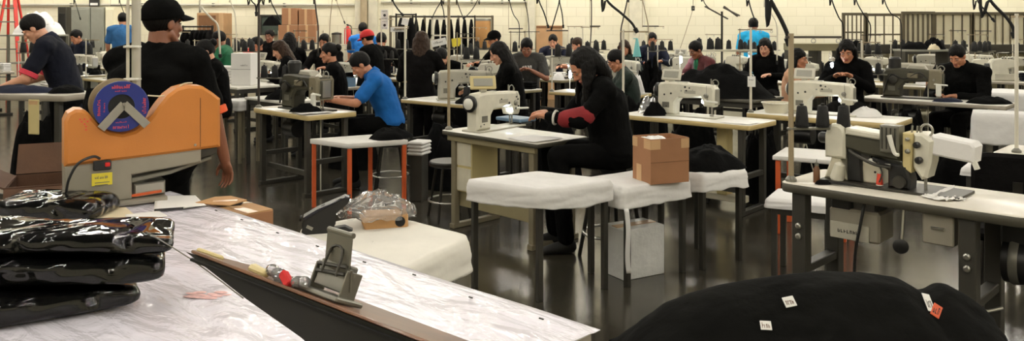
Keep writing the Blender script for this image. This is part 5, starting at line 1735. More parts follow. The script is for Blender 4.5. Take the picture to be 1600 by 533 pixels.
tC = sewing_table('wood-edged table with a lamp-lit white machine, behind the tan thread stand', G(1165, 176, .78), 1.34, .6, -40, 'laminate_bright', 'edge_wood', th=0.05, group='sewing tables')
put_machine('white', 'white lamp-lit sewing machine behind the tan thread stand', loc_of(tC, 0.42, 0.32, 0.78), R(-36), 1.02)
stand_at(tC, 'white thread stand with a paper note at the left of the lamp-lit white machine', 'x', 0.82, 0, 0.2, pole='pole_white')
q = loc_of(tC, 0.05, 0.03, 1.08)
nt_ = thing('paper_note', 'white paper note taped on the white pole left of the lamp-lit machine', 'note', q, R(-30))
MB().box((0, -0.015, 0), (0.075, 0.002, 0.1)).build('paper', 'paper', nt_)
g_ = MB(); glyphs(g_, (-0.025, -0.0165, 0.01), (1, 0, 0), (0, 0, 1), 0.05, 0.016, 5, 3); g_.build('lettering', 'ink_light', nt_)
bs_ = thing('plastic_basin', 'cream plastic basin on the table left of the lamp-lit white machine', 'basin', loc_of(tC, 0.22, 0.2, 0.781), 0)
MB().lathe([(0.1, 0), (0.13, 0.09), (0.138, 0.09), (0.138, 0.097), (0.124, 0.097), (0.096, 0.008), (0.001, 0.008)], n=28, caps=False).build('basin', 'cream_metal', bs_)
MB().ring((0, 0, 0.094), 0.134, 0.005).build('rim', 'white_metal', bs_)
heap('fabric_piece', 'white fabric crumpled right of the lamp-lit white machine', loc_of(tC, 0.98, 0.42, 0.781), 0.14, 0.1, 0.08, 0, 4, 'cloth_white', 'cloth')
heap('black_garment', 'large black garment heap left of the lamp-lit white machine', tuple(W(1120, 0, 8.75)[:2]) + (0.86,), 0.62, 0.42, 0.34, -35, 7)
legged_table('bench_table', 'dark bench under the large black garment heap', [tuple((W(1120, 0, 8.75) + U * a + V * b)[:2]) for a, b in ((-0.6, -0.35), (0.6, -0.35), (0.6, 0.35), (-0.6, 0.35))], 0.858, 'leg_paint', 'edge_dark')
q = W(1162, 156, 8.35)
lbl = thing('fabric_tag', 'pale lilac tag hanging on the large black garment heap', 'tag', q, R(-15))
MB().box((0, -0.0, 0), (0.085, 0.003, 0.11), bev=0.001).build('card', 'paper', lbl)
g_ = MB(); glyphs(g_, (-0.03, -0.002, 0.01), (1, 0, 0), (0, 0, 1), 0.06, 0.016, 6, 2); glyphs(g_, (-0.03, -0.002, -0.03), (1, 0, 0), (0, 0, 1), 0.06, 0.014, 6, 5); g_.build('lettering', 'ink_light', lbl)
heap('black_garment', 'black garment hanging off the front of the large black heap', tuple(W(1085, 0, 8.15)[:2]) + (0.0,), 0.3, 0.2, 0.82, -35, 15, power=5)
heap('black_garment', 'black garment pile on the floor right of the large black heap', tuple(W(1188, 0, 7.4)[:2]) + (0.0,), 0.19, 0.15, 0.7, -35, 17, power=5)

tD = sewing_table('grey-topped table where the man in a black shirt sews', G(1340, 152, .78), 1.5, .50, -43, 'laminate_bright', 'edge_grey', th=0.045, pedal=False, group='sewing tables')
put_machine('olive', 'dark olive sewing machine in front of the man in a black shirt', loc_of(tD, 0.30, 0.28, 0.78), R(-36), 1.12)
stand_at(tD, 'white thread stand left of the dark olive machine', 'left of the dark olive machine', 0.66, 2, 0.2, 0.27, 'pole_white', rz=-30)
heap('navy_garment', 'navy garment under the hands of the man in a black shirt', loc_of(tD, 0.93, 0.12, 0.781), 0.16, 0.09, 0.035, 0, 3, 'navy_fabric')
heap('black_garment', 'flat black garment at the right end of the grey-topped table', loc_of(tD, 1.3, 0.25, 0.781), 0.22, 0.17, 0.07, 0, 6)
heap('black_garment', 'black garment hanging in front of the dark olive machine table', tuple(W(1420, 0, 8.55)[:2]) + (0.0,), 0.2, 0.12, 0.72, -43, 21, power=6)
dk = MB()
tE = sewing_table('tan-edged table at the right edge of the picture', G(1550, 238, .78), 1.1, .5, -44, 'laminate', 'edge_yellow', th=0.04, group='sewing tables', motor=False, pedal=False)
stand_at(tE, 'tall white pole with guide arms at the tan-edged table', 'x', 0.92, 0, 0.18, pole='pole_white', dx=0.12, dy=0.1)
ch = thing('work_chair', 'black padded chair back at the right edge below the tan-edged table', 'chair', W(1590, 0, 4.75)[:2] + (0,), R(150))
MB().prism(rr(-0.24, 0.52, 0.24, 0.86, 0.09, 6), -0.03, 0.03, 'xz', 0.02).build('backrest', 'dark_fabric', ch)
MB().box((0, 0.24, 0.46), (0.46, 0.42, 0.07), bev=0.025).build('seat', 'dark_fabric', ch)
MB().box((0, 0.03, 0.55), (0.05, 0.02, 0.3)).build('back_bar', 'stool_frame', ch)
for x in (-0.19, 0.19):
    for y in (0.06, 0.41):
        MB().cyl((x, y, 0), (x * 0.9, y, 0.43), 0.013, n=8).build('leg', 'stool_frame', ch)

def ctable(lb, px, py, z, a, b, rot, leg='leg_paint', cloth=None, drop=0.1, top='pad_white', seed=0, lbc=None):
    P0 = G(px, py, z)
    q = Matrix.Rotation(R(rot), 3, 'Z')
    poly = [tuple((P0 + q @ Vector(v))[:2]) for v in ((0, 0, 0), (a, 0, 0), (a, b, 0), (0, b, 0))]
    t = legged_table('low_table', lb, poly, z, leg, top, 0.035, shrink=bool(cloth))
    if cloth:
        drape('tablecloth', lbc, poly, z + 0.002, drop, cloth, seed, 0.01, rounds=2)
    return t, poly
ctable('white-padded table with orange legs behind the tan thread stand', 1207, 243, 0.61, 0.55, 0.5, -30, 'orange_paint')
ctable('low stand under a white cloth, left of the big industrial machine', 1199, 312, 0.5, 0.4, 0.34, -30, 'leg_paint', 'cloth_white', 0.05, seed=2, lbc='white cloth on the low stand left of the big industrial machine')
ctable('low table with a white cloth, right of the big industrial machine', 1504, 264, 0.56, 0.5, 0.4, -38, 'leg_paint', 'cloth_white', 0.05, seed=6, lbc='white cloth on the low table right of the big industrial machine')
ctable('table draped in white at the right edge, below the tall white pole', 1520, 178, 0.72, 1.0, 0.38, -30, 'leg_paint', 'cloth_white', 0.3, seed=7, lbc='white cloth draped deep over the table at the right edge')
ctable('far table draped in white, right of the man in a black shirt', 1532, 146, 0.76, 1.3, 0.8, -30, 'leg_paint', 'cloth_white', 0.34, seed=11, lbc='white cloth over the far table right of the man in a black shirt')

tH = sewing_table('wood-edged table where the man in a blue shirt sews', G(395, 168, .78), 1.06, .55, -45, 'laminate', 'edge_wood', th=0.05, pedal=False, group='sewing tables')
put_machine('olive', 'dark sewing machine in front of the man in a blue shirt', loc_of(tH, 0.35, 0.26, 0.78), R(-40), 1.15)
stand_at(tH, 'dark thread stand at the left corner of the blue-shirted man\'s table', 'at the blue-shirted man\'s table', 1.35, 3, 0.22, 0.30, 'pole_dark', rz=-10)
sheet('fabric_piece', 'white fabric lying under the hands of the man in a blue shirt', [loc_of(tH, 0.74, .0, .785), loc_of(tH, 1.02, -.02, .785), loc_of(tH, 1.06, .3, .785), loc_of(tH, .72, .26, .785)], 'cloth_white', 'cloth', None, 0.008, 4)
heap('black_garment', 'black garment in the hands of the man in a blue shirt', loc_of(tH, 0.84, 0.12, 0.795), 0.15, 0.08, 0.07, 20, 8)
heap('black_garment', 'black garment lying left of the dark sewing machine', tuple(W(446, 0, 9.15)[:2]) + (0.781,), 0.22, 0.18, 0.13, 10, 11)
legged_table('bench_table', 'dark bench behind the blue-shirted man\'s table', [tuple((W(442, 0, 9.2) + U * a + V * b)[:2]) for a, b in ((-0.5, -0.2), (0.4, -0.2), (0.4, 0.3), (-0.5, 0.3))], 0.779, 'leg_paint', 'laminate_bright')
tI = sewing_table('wood-edged table where the long-haired woman in black sews', G(625, 155, .78), 1.32, .55, -40, 'laminate_bright', 'edge_wood', th=0.04, pedal=False, group='sewing tables')
put_machine('plain', 'white sewing machine left of the long-haired woman in black', loc_of(tI, 0.48, 0.26, 0.78), R(10), 1.1)
stand_at(tI, 'white thread stand with a sign plate, at the long-haired woman\'s table', 'beside the long-haired woman in black', 0.82, 0, 0.12, pole='pole_white', rz=185)
put_cone('black thread cone right of the white machine, at the long-haired woman\'s table', loc_of(tI, 0.72, 0.34, 0.781), 1.3, 'black thread cones')
heap('black_garment', 'black garment spread in front of the long-haired woman', loc_of(tI, 1.0, 0.25, 0.781), 0.3, 0.2, 0.1, -10, 5)
sheet('fabric_piece', 'white fabric strip on the long-haired woman\'s table', [loc_of(tI, .55, .02, .783), loc_of(tI, .8, .02, .783), loc_of(tI, .8, .1, .783), loc_of(tI, .55, .1, .783)], 'cloth_white', 'cloth')
q = loc_of(tI, 0.0, 0.05, 1.57)
sp = thing('sign_plate', 'white sign plate with small lettering on the stand left of the long brown hair', 'sign', q, R(-5))
MB().box((-0.06, -0.014, 0), (0.17, 0.004, 0.052), bev=0.001).build('plate', 'paper', sp)
g_ = MB(); glyphs(g_, (-0.115, -0.0165, -0.012), (1, 0, 0), (0, 0, 1), 0.1, 0.022, 7, 21); g_.build('lettering', 'ink', sp)
tJ = sewing_table('wood-edged table with a small white machine, left of the sign plate stand', G(590, 122, .78), 1.25, .5, -42, 'laminate', 'edge_wood', th=0.04, group='sewing tables')
put_machine('plain', 'small white machine on the wood-edged table left of the sign plate stand', loc_of(tJ, 0.5, 0.25, .78), R(-20), 1.05)
stand_at(tJ, 'white leaning stand carrying two paper notices', 'left of the sign plate stand', 0.95, 2, 0.2, 0.3, 'pole_white', rz=-10)
# paper notices
q = loc_of(tJ, 0.05, 0.03, 0.0)
pn_ = thing('paper_notice', 'two white printed notices hanging on the leaning stand before the wall', 'notice', (q.x + 0.06, q.y - 0.03, 0), R(-4))
for i, (z0, h_) in enumerate(((1.70, 0.16), (1.55, 0.145))):
    po = MB().box((0, 0, z0 + h_ / 2), (0.115, 0.002, h_)).build('paper', 'paper', pn_)
    g_ = MB()
    glyphs(g_, (-0.04, -0.0015, z0 + h_ * 0.82), (1, 0, 0), (0, 0, 1), 0.08, 0.014, 7, i + 30)
    g_.lathe([(0.022, 0), (0.022, 0.001)], (0, -0.001, z0 + h_ * 0.45), (0, -1, 0), 10)
    glyphs(g_, (-0.045, -0.0015, z0 + 0.015), (1, 0, 0), (0, 0, 1), 0.09, 0.014, 9, i + 40)
    g_.build('lettering', 'ink', po)
# standing man's inspection table at the left edge
tM = sewing_table('tall grey-edged work table at the left edge, at the man in a navy polo', W(-95, 143, 7.3), 1.2, .46, -12, 'laminate_grey', 'edge_grey', z=1.06, th=0.05, motor=False, pedal=False, group='work tables')
tM.location = (-4.75, 6.66, 0)
heap('navy_garment', 'navy garment spread on the tall work table at the left edge', loc_of(tM, 0.6, 0.22, 1.061), 0.3, 0.13, 0.06, -5, 9, 'navy_fabric')
heap('black_garment', 'black garment on the tall work table before the man in a navy polo', loc_of(tM, 1.0, 0.26, 1.061), 0.13, 0.14, 0.055, 0, 4)
pp = thing('paper_bag', 'beige paper hanging from the front of the tall work table', 'paper', loc_of(tM, 0.93, -0.012, 0.0), R(-12))
MB().box((0, 0, 0.885), (0.1, 0.012, 0.28), bev=0.004).build('bag', 'display_beige', pp)
MB().box((0, -0.007, 1.0), (0.08, 0.003, 0.03)).build('strip', 'parcel_tape', pp)

# ================================================================== PEOPLE
# the man with the black cap, standing with his back to us
pc, ic = person('man in a black cap and black shirt with orange sleeve trim, seen from behind', (256, 2, 4.42), -16, False, 4, 2, -16, 'black_fabric', 'black_fabric', 'short', 'cap', skin='skin_dark', cuff='orange_knit', sl=0.8,
                handL=(-0.3, 0.42, 1.02), handR=(0.36, 0.16, 0.86), near=True, bulk=1.42, build=1.05)
heap('black_garment', 'tall black garment pile between the navy polo and the utility pole', W(150, 0, 5.6)[:2] + (0.0,), 0.36, 0.3, 1.22, -20, 44, 'black_fabric', power=4)
# the man in the navy polo bending over the tall table
pm, im = person('man in a navy polo with red sleeve trim, bending over the tall table', (53, 28, 7.38), 108, False, 20, 34, 0, 'navy_dark', 'black_fabric', 'short', 'short', skin='skin_light',
                handL=(-0.14, 0.5, 1.13), handR=(0.16, 0.46, 1.13), near=True, cuff='pink_trim', collar='navy_fabric', build=1.08)
# the man in the blue shirt
pb, ib = person('man in a blue polo bending over the dark sewing machine', (562, 88, 7.8), 100, True, 24, 34, 0, 'blue_shirt', 'black_fabric', 'short', 'short', skin='skin',
                handL=(-0.17, 0.56, 0.80), handR=(0.12, 0.52, 0.80), near=True, collar='blue_shirt', bulk=1.08)
place(STOOL, USED, 'dark stool under the man in a blue polo', (pb.location.x, pb.location.y, 0), 0.2, 'stools', (ib['zp'] - 0.15) / 0.485)
for c in list(pb.children):
    pass
# the woman with the red sleeve
pw, iw = person('woman in black with a red sleeve patch, her long hair hiding her face', (910, 86, 5.55), 98, True, 14, 36, 8, 'black_fabric', 'black_fabric', 'long', 'curtain', skin='skin',
                handL=(-0.1, 0.50, 0.83), handR=(0.10, 0.47, 0.83), near=True, bulk=1.25, female=True)
pt = MB(); pt.cap(iw['EL'] + (iw['SL'] - iw['EL']) * 0.2, iw['EL'] + (iw['HL'] - iw['EL']) * 0.45, 0.069, 0.062, 18)
pt.build('sleeve_patch', 'dark_red', pw, 180)
cf = MB(); cf.lathe([(0.05, -0.008), (0.055, -0.004), (0.055, 0.004), (0.05, 0.008)], iw['EL'] + (iw['HL'] - iw['EL']) * 0.75, (iw['HL'] - iw['EL']).normalized(), 20)
cf.build('cuff', 'white_metal', pw)
place(STOOL, USED, 'dark stool under the woman with a red sleeve patch', (pw.location.x, pw.location.y, 0), 0.5, 'stools', (iw['zp'] - 0.15) / 0.485)
# the man in the black shirt on the right
pr, ir = person('man in a black shirt sewing under a bright lamp on the right', (1496, 72, 9.62), 124, True, 12, 30, 4, 'black_fabric', 'dark_fabric', 'long', 'short', skin='skin',
                handL=(-0.12, 0.45, 0.83), handR=(0.10, 0.44, 0.83), near=True, collar='black_fabric', bulk=1.15, build=1.16)
place(STOOL, USED, 'dark stool under the man in a black shirt', (pr.location.x, pr.location.y, 0), 0.5, 'stools', (ir['zp'] - 0.15) / 0.485)
# the rest of the floor, left to right
PEOPLE = [
    ('seated person with dark hair in blue, right of the man in a navy polo', (119, 48, 14.5), 150, True, 15, 20, 'navy_fabric', 'short', 'hair_black', 'skin', {}),
    ('person in a denim shirt standing with their back turned, left of the utility pole', (192, 19, 15.2), 15, False, 4, 8, 'denim', 'short', 'hair_black', 'skin', {'sleeve': 'short', 'legs': 'denim'}),
    ('woman with dark hair in black looking down, right of the black cap', (321, 64, 9.3), 118, True, 10, 22, 'black_fabric', 'bun', 'hair_black', 'skin_light', {'female': True}),
    ('person in a green shirt behind the woman with dark hair', (342, 50, 12.4), 95, True, 8, 18, 'green_fabric', 'short', 'hair_black', 'skin_dark', {'sleeve': 'short'}),
    ('person in a red shirt reaching to the right', (401, 60, 13.0), -80, True, 22, 25, 'red_fabric', 'short', 'hair_black', 'skin', {'sleeve': 'short', 'handL': (-0.1, 0.55, 0.85), 'handR': (0.1, 0.56, 0.85)}),
    ('person in dark clothes standing before the dark green board', (421, 47, 15.4), 175, False, 4, 8, 'dark_fabric', 'short', 'hair_black', 'skin_dark', {'build': 0.86}),
    ('woman with reddish dark hair bending left, beside the red shirt', (437, 66, 11.2), 100, True, 16, 26, 'black_fabric', 'long', 'hair_brown', 'skin_light', {'female': True}),
    ('person with long dark hair turned away, below the brown cartons', (452, 52, 12.6), 20, True, 6, 10, 'black_fabric', 'back', 'hair_black', 'skin', {'female': True}),
    ('woman in black in profile facing left, above the dark sewing machine', (513, 70, 9.5), 100, True, 6, 6, 'black_fabric', 'bun', 'hair_black', 'skin', {'female': True, 'near': True, 'build': 1.1}),
    ('person with dark hair behind the woman in profile', (507, 54, 12.2), 170, True, 6, 12, 'dark_fabric', 'short', 'hair_black', 'skin', {}),
    ('person in a blue shirt standing by the tan pipe, seen from behind', (567, 36, 15.6), 10, False, 4, 6, 'mid_blue', 'short', 'hair_black', 'skin', {'sleeve': 'short'}),
    ('person in a red cap and dark jacket', (574, 49, 12.3), 65, True, 10, 20, 'black_fabric', 'redcap', 'hair_black', 'skin', {}),
    ('person with dark hair right of the red cap', (596, 52, 13.2), 0, True, 8, 14, 'dark_fabric', 'short', 'hair_black', 'skin', {}),
    ('woman with long brown hair seen from behind', (659, 50, 10.3), -8, True, 4, 8, 'dark_fabric', 'back', 'hair_brown', 'skin', {'female': True, 'build': 1.1}),
    ('person with bowed dark head right of the long brown hair', (690, 78, 11.4), 165, True, 18, 42, 'black_fabric', 'short', 'hair_black', 'skin_light', {}),
    ('person in a black brimmed hat and black jacket', (772, 50, 13.0), 115, True, 6, 14, 'black_fabric', 'blackcap', 'hair_black', 'skin', {}),
    ('long-haired woman in black looking down to the left', (779, 68, 9.15), 92, True, 12, 24, 'black_fabric', 'long', 'hair_black', 'skin_light', {'female': True, 'near': True, 'handL': (-0.1, 0.52, 0.82), 'handR': (0.12, 0.48, 0.82), 'build': 1.08}),
    ('man in a grey printed tee facing the camera', (823, 62, 11.2), 176, True, 14, 28, 'grey_tee', 'short', 'hair_black', 'skin_dark', {'sleeve': 'short', 'handL': (-0.08, 0.3, 0.86), 'handR': (0.08, 0.32, 0.87)}),
    ('person looking down in front of the brown board', (864, 55, 15.0), 170, True, 10, 20, 'navy_fabric', 'short', 'hair_black', 'skin_light', {}),
    ('person in a coral top with brown hair', (902, 60, 14.2), 100, True, 12, 16, 'coral', 'short', 'hair_brown', 'skin_light', {'female': True, 'sleeve': 'short'}),
    ('person in dark green lit by a lamp, left of the white pole', (963, 80, 9.4), 88, True, 12, 24, 'dark_green', 'short', 'hair_black', 'skin', {'near': True, 'handL': (-0.1, 0.46, 0.84), 'handR': (0.1, 0.46, 0.84)}),
    ('person with brown hair in green behind the dark green shirt', (975, 64, 13.0), 160, True, 8, 16, 'dark_green', 'long', 'hair_brown', 'skin', {'female': True}),
    ('person in dark blue grey behind the guide arm of the white pole', (1019, 52, 14.4), 175, True, 8, 12, 'navy_fabric', 'short', 'hair_black', 'skin', {}),
    ('man in a maroon jacket over a green shirt', (1087, 66, 11.4), 112, True, 14, 22, 'maroon', 'short', 'hair_black', 'skin_dark', {'near': True}),
    ('person in a bright blue tee standing with their back turned', (1177, 29, 14.2), -12, False, 6, 12, 'bright_blue', 'short', 'hair_black', 'skin_dark', {'sleeve': 'short'}),
    ('woman in a black top right of the bright blue tee', (1195, 61, 11.6), 150, True, 4, 16, 'black_fabric', 'long', 'hair_black', 'skin_light', {'female': True}),
    ('long-haired woman in a peach top looking right', (1248, 77, 9.9), -125, True, 4, 6, 'peach', 'long', 'hair_black', 'skin', {'female': True, 'near': True}),
    ('long-haired woman in black by the bright lamp', (1323, 64, 9.3), 150, True, 12, 20, 'black_fabric', 'long', 'hair_black', 'skin', {'female': True, 'near': True, 'handL': (-0.08, 0.36, 0.92), 'handR': (0.1, 0.38, 0.92)}),
]
PI_ = {}
for lb, hd, fc, sit, ln, pt_, sh_m, hr, hm, sk_, kw in PEOPLE:
    kw = dict(kw)
    r_, inf = person(lb, hd, fc, sit, ln, pt_, 0, sh_m, kw.pop('legs', 'dark_fabric'), kw.pop('sleeve', 'long'), hr, hm, sk_, **kw)
    PI_[lb] = (r_, inf)
# print on the grey tee, green tee under the maroon jacket
r_, inf = PI_['man in a grey printed tee facing the camera']
g_ = MB(); c = inf['chest']; glyphs(g_, (-0.07, c.y + 0.148, c.z + 0.0), (1, 0, -0.02), (0, -0.3, 1), 0.14, 0.05, 4, 3, 0.004)
g_.build('shirt_print', 'paper', r_)
r_, inf = PI_['man in a maroon jacket over a green shirt']
g_ = MB(); c = inf['chest']; g_.ell((0, c.y + 0.085, c.z + 0.03), (0.06, 0.07, 0.16), rotx(R(-14)))
g_.build('undershirt', 'green_fabric', r_, 180)

rnd = random.Random(11)
# ================================================================== BACK OF THE HALL
def on_wall(px, py, d):
    return W(px, py, d)
# red step ladder
lp = W(17, 38, 16.6)
ld = thing('step_ladder', 'red folding ladder standing at the far left', 'ladder', (lp.x, lp.y, 0), 0.1)
for sx in (-1, 1):
    MB().beam((sx * 0.34, -0.3, 0.0), (sx * 0.06, 0, 2.5), 0.07, 0.035, 0.004).build('rail', 'ladder_red', ld)
    MB().beam((sx * 0.3, 0.45, 0.0), (sx * 0.06, 0.04, 2.5), 0.05, 0.03, 0.004).build('rear_rail', 'ladder_red', ld)
for i in range(8):
    z = 0.28 + 0.28 * i; k = z / 2.5
    MB().box((0, -0.3 * (1 - k), z), (2 * (0.34 - 0.28 * k), 0.07, 0.025), bev=0.004).build('step', 'grey_metal', ld)
# white bags on a shelf
sh_ = thing('storage_shelf', 'grey shelf under the white bags at the far left', 'shelf', W(60, 0, 15.3)[:2] + (0,), 0)
for z in (0.3, 0.9, 1.42):
    MB().box((0, 0, z), (0.9, 0.5, 0.03), bev=0.004).build('shelf_board', 'locker_grey', sh_)
for sx in (-1, 1):
    for sy in (-1, 1):
        MB().box((sx * 0.43, sy * 0.23, 0.72), (0.04, 0.04, 1.44)).build('post', 'grey_metal', sh_)
for i, (dx, dz, rx) in enumerate(((-0.2, 0, 0.26), (0.22, 0, 0.24), (0.0, 0.2, 0.3))):
    heap('white_bag', ('plump white bag at the left on the far shelf', 'plump white bag at the right on the far shelf', 'plump white bag on top of two others on the far shelf')[i], (sh_.location.x + dx, 15.3, 1.436 + dz), rx, 0.22, 0.24, 0, i * 3.0, 'cloth_white', 'bag', 'white bags', power=4)
# grey lockers
for i, (px0, px1, m) in enumerate(((109, 140, 'locker_grey'), (140, 162, 'locker_grey'), (163, 178, 'blind_beige'))):
    a, b = W(px0, 11, 16.6), W(px1, 11, 16.6)
    lk = thing('locker', ('wide grey locker at the far left wall', 'narrow grey locker left of the denim shirt', 'beige locker just left of the denim shirt')[i], 'locker', ((a.x + b.x) / 2, 16.85, 0))
    MB().box((0, 0, a.z / 2), (b.x - a.x - 0.01, 0.45, a.z), bev=0.006).build('cabinet', m, lk)
    MB().box((0, -0.23, a.z / 2), (b.x - a.x - 0.05, 0.016, a.z - 0.08), bev=0.004).build('door', m, lk)
    MB().box(((b.x - a.x) * 0.3, -0.245, a.z * 0.55), (0.02, 0.02, 0.12), bev=0.004).build('handle', 'dark_steel', lk)
a = W(101, 38, 16.2)
MBk = thing('speaker_column', 'tall dark narrow cabinet at the far left, beside the grey lockers', 'cabinet', (a.x, a.y, 0))
MB().box((0, 0, 1.0), (0.17, 0.2, 2.0 * 0.98), bev=0.008).build('cabinet', 'cage_dark', MBk)
MB().box((0, -0.105, 1.5), (0.13, 0.012, 0.7), bev=0.004).build('door', 'black_plastic', MBk)
a = W(146, 2, 17.38)
sg = thing('wall_sign', 'dark framed sign on the wall above the grey lockers', 'sign', (a.x, a.y, a.z + 0.1))
MB().box((0, 0.04, 0), (0.22, 0.03, 0.42), bev=0.004).build('frame', 'ink', sg)
MB().box((0.0, 0.022, -0.16), (0.16, 0.006, 0.05)).build('strip', 'paper', sg)
g_ = MB(); glyphs(g_, (-0.06, 0.022, -0.05), (1, 0, 0), (0, 0, 1), 0.12, 0.05, 5, 4); g_.build('lettering', 'ink_light', sg)
# tan cupboard with black garments in front
a, b = W(306, 20, 16.4), W(348, 20, 16.4)
tc_ = thing('wooden_cupboard', 'tan wooden cupboard behind the black garment rail', 'cupboard', ((a.x + b.x) / 2, 16.7, 0))
MB().box((0, 0, a.z / 2), (b.x - a.x, 0.5, a.z), bev=0.008).build('carcass', 'tan_board', tc_)
MB().box((-0.06, -0.255, a.z / 2), (b.x - a.x - 0.2, 0.014, a.z - 0.1), bev=0.004).build('door', 'carton_inside', tc_)
MB().box(((b.x - a.x) / 2 - 0.05, -0.26, a.z / 2), (0.09, 0.02, a.z), bev=0.004).build('stile', 'parcel_tape', tc_)


def garment_rack(label, px0, px1, pytop, d, n, wh, m='black_fabric', drop=0.75, seed=0, rail='stool_frame'):
    a, b = W(px0, pytop, d), W(px1, pytop, d)
    w = b.x - a.x
    r = thing('garment_rack', label, 'garment rack', ((a.x + b.x) / 2, d, 0))
    for s in (-1, 1):
        MB().box((s * w / 2, 0, a.z / 2), (0.03, 0.03, a.z)).build('upright', rail, r)
        MB().box((s * w / 2, 0, 0.03), (0.04, 0.5, 0.04)).build('foot', rail, r)
    MB().cyl((-w / 2, 0, a.z - 0.02), (w / 2, 0, a.z - 0.02), 0.014, n=8).build('top_rail', rail, r)
    MB().cyl((-w / 2, 0, 0.35), (w / 2, 0, 0.35), 0.012, n=8).build('low_rail', rail, r)
    for i in range(n):
        x = -w / 2 + w * (i + 0.5) / n
        hh = drop * (0.85 + 0.3 * rnd.random())
        g = MB()
        tk = min(w / n * 0.36, 0.09)
        def fn(u, v):
            az = 2 * PI * u
            sw_ = 0.10 + 0.17 * min(1, v * 5) ** 0.6
            f = fbm((math.cos(az) + i + seed, math.sin(az), v * 2), 1.4)
            return ((tk * (0.35 + 0.65 * min(1, v * 4)) + 0.008 * f) * math.cos(az), (sw_ * 0.8 + 0.02 * f) * math.sin(az), -0.06 - hh * v)
        g.grid(fn, 20, 10, wrap=True)
        g.f.append(tuple(range(19, -1, -1))); g.m.append(0); g.f.append(tuple(10 * 20 + k for k in range(20))); g.m.append(0)
        o = g.build('hanging_garment', m if i % 3 else 'dark_fabric', None, 180, (r.location.x + x, d, a.z - 0.02))
        tag(o, '%s garment hanging on the rack %s' % (NUM[i] + ' from the left,' if False else NUM[i], wh), 'clothes', 'hanging garments ' + wh)
        hk = MB(); hk.tube([(0, 0, -0.07), (0, 0, -0.02), (0, 0.015, 0.012), (0, 0.0, 0.02)], 0.004, 6, 3)
        hk.build('hook', 'steel', o)
    return r


NUM = ['first dark', 'second dark', 'third dark', 'fourth dark', 'fifth dark', 'sixth dark', 'seventh dark', 'eighth dark', 'ninth dark', 'tenth dark']
garment_rack('garment rack full of dark clothes below the middle of the back wall', 645, 742, 24, 16.3, 9, 'left of the fibre drum', drop=0.9)
garment_rack('low rail of black clothes in front of the tan cupboard', 286, 332, 40, 14.6, 7, 'before the tan cupboard', drop=0.6, seed=5)
garment_rack('rack holding one bulky black garment, right of the paper notices', 619, 650, 21, 14.8, 2, 'right of the paper notices', drop=0.62, seed=9)
a = W(633, 34, 14.45)
pl2 = thing('hanging_tag', 'white paper pinned to the bulky black garment right of the notices', 'paper', a, 0.1)
MB().box((0, 0, 0), (0.12, 0.006, 0.12), Matrix.Rotation(0.2, 3, 'Y')).build('sheet', 'paper', pl2)
MB().lathe([(0.006, 0), (0.006, 0.008)], (0, -0.003, 0.045), (0, -1, 0), 8).build('pin', 'ink', pl2)
# rack frame with the fibre drum
a, b = W(608, 24, 16.7), W(769, 24, 16.7)
fr = thing('shelf_frame', 'dark open shelf frame behind the hanging clothes on the back wall', 'shelf', ((a.x + b.x) / 2, 16.9, 0))
w_ = b.x - a.x
for s in (-1, -0.33, 0.33, 1):
    MB().box((s * w_ / 2, 0, a.z / 2), (0.05, 0.05, a.z)).build('upright', 'cage_bar', fr)
for z in (a.z - 0.025, 1.12, 0.3):
    MB().box((0, 0, z), (w_, 0.45 if z < a.z - 0.1 else 0.06, 0.04)).build('shelf_board', 'cage_bar', fr)
a, b = W(738, 25, 16.0), W(766, 62, 16.0)
fd = thing('fibre_drum', 'tall brown fibre drum at the right end of the shelf frame', 'drum', ((a.x + b.x) / 2, 16.25, 1.14 - 0.0))
fd.location = ((a.x + b.x) / 2, 16.95, 1.142)
r0 = (b.x - a.x) / 2 * 0.93
MB().lathe([(r0 * 0.97, 0), (r0, 0.01), (r0, 0.57), (r0 * 0.97, 0.58)], n=28).build('drum', 'fibre_drum', fd)
MB().lathe([(r0 * 1.02, 0.56), (r0 * 1.02, 0.6), (r0 * 0.98, 0.61)], n=28).build('lid_ring', 'grey_metal', fd)
a = W(714, 66, 12.6)
yn = thing('yellow_notice', 'pale yellow notice below the garment rack', 'notice', a, 0)
MB().box((0, 0, 0), (0.16, 0.004, 0.13), Matrix.Rotation(-0.12, 3, 'Y')).build('card', 'yellow_label', yn)
MB().box((0, 0.01, -0.35), (0.012, 0.008, 0.7)).build('stick', 'pole_white', yn)
# bracket stand with a tilted sign card
a = W(675, 60, 11.6)
bs2 = thing('sign_bracket', 'white square bracket with a tilted sign card, right of the long brown hair', 'sign', (a.x, a.y, 0))
MB().box((0, 0, 0.86), (0.022, 0.022, 1.72)).build('pole', 'pole_white', bs2)
MB().box((0.1, 0, 1.71), (0.22, 0.022, 0.022)).build('top_arm', 'pole_white', bs2)
MB().box((0.1, 0, 1.47), (0.22, 0.022, 0.022)).build('low_arm', 'pole_white', bs2)
MB().box((0, 0, 0.01), (0.2, 0.2, 0.02), bev=0.005).build('foot', 'grey_metal', bs2)
sc_ = MB().box((0.1, -0.02, 1.37), (0.22, 0.006, 0.1), Matrix.Rotation(-0.22, 3, 'Y'), 0.001).build('sign_card', 'paper', bs2)
g_ = MB(); glyphs(g_, (0.03, -0.0235, 1.34), (1, 0, 0.22), (-0.22, 0, 1), 0.14, 0.035, 7, 17); g_.build('lettering', 'ink', sc_)
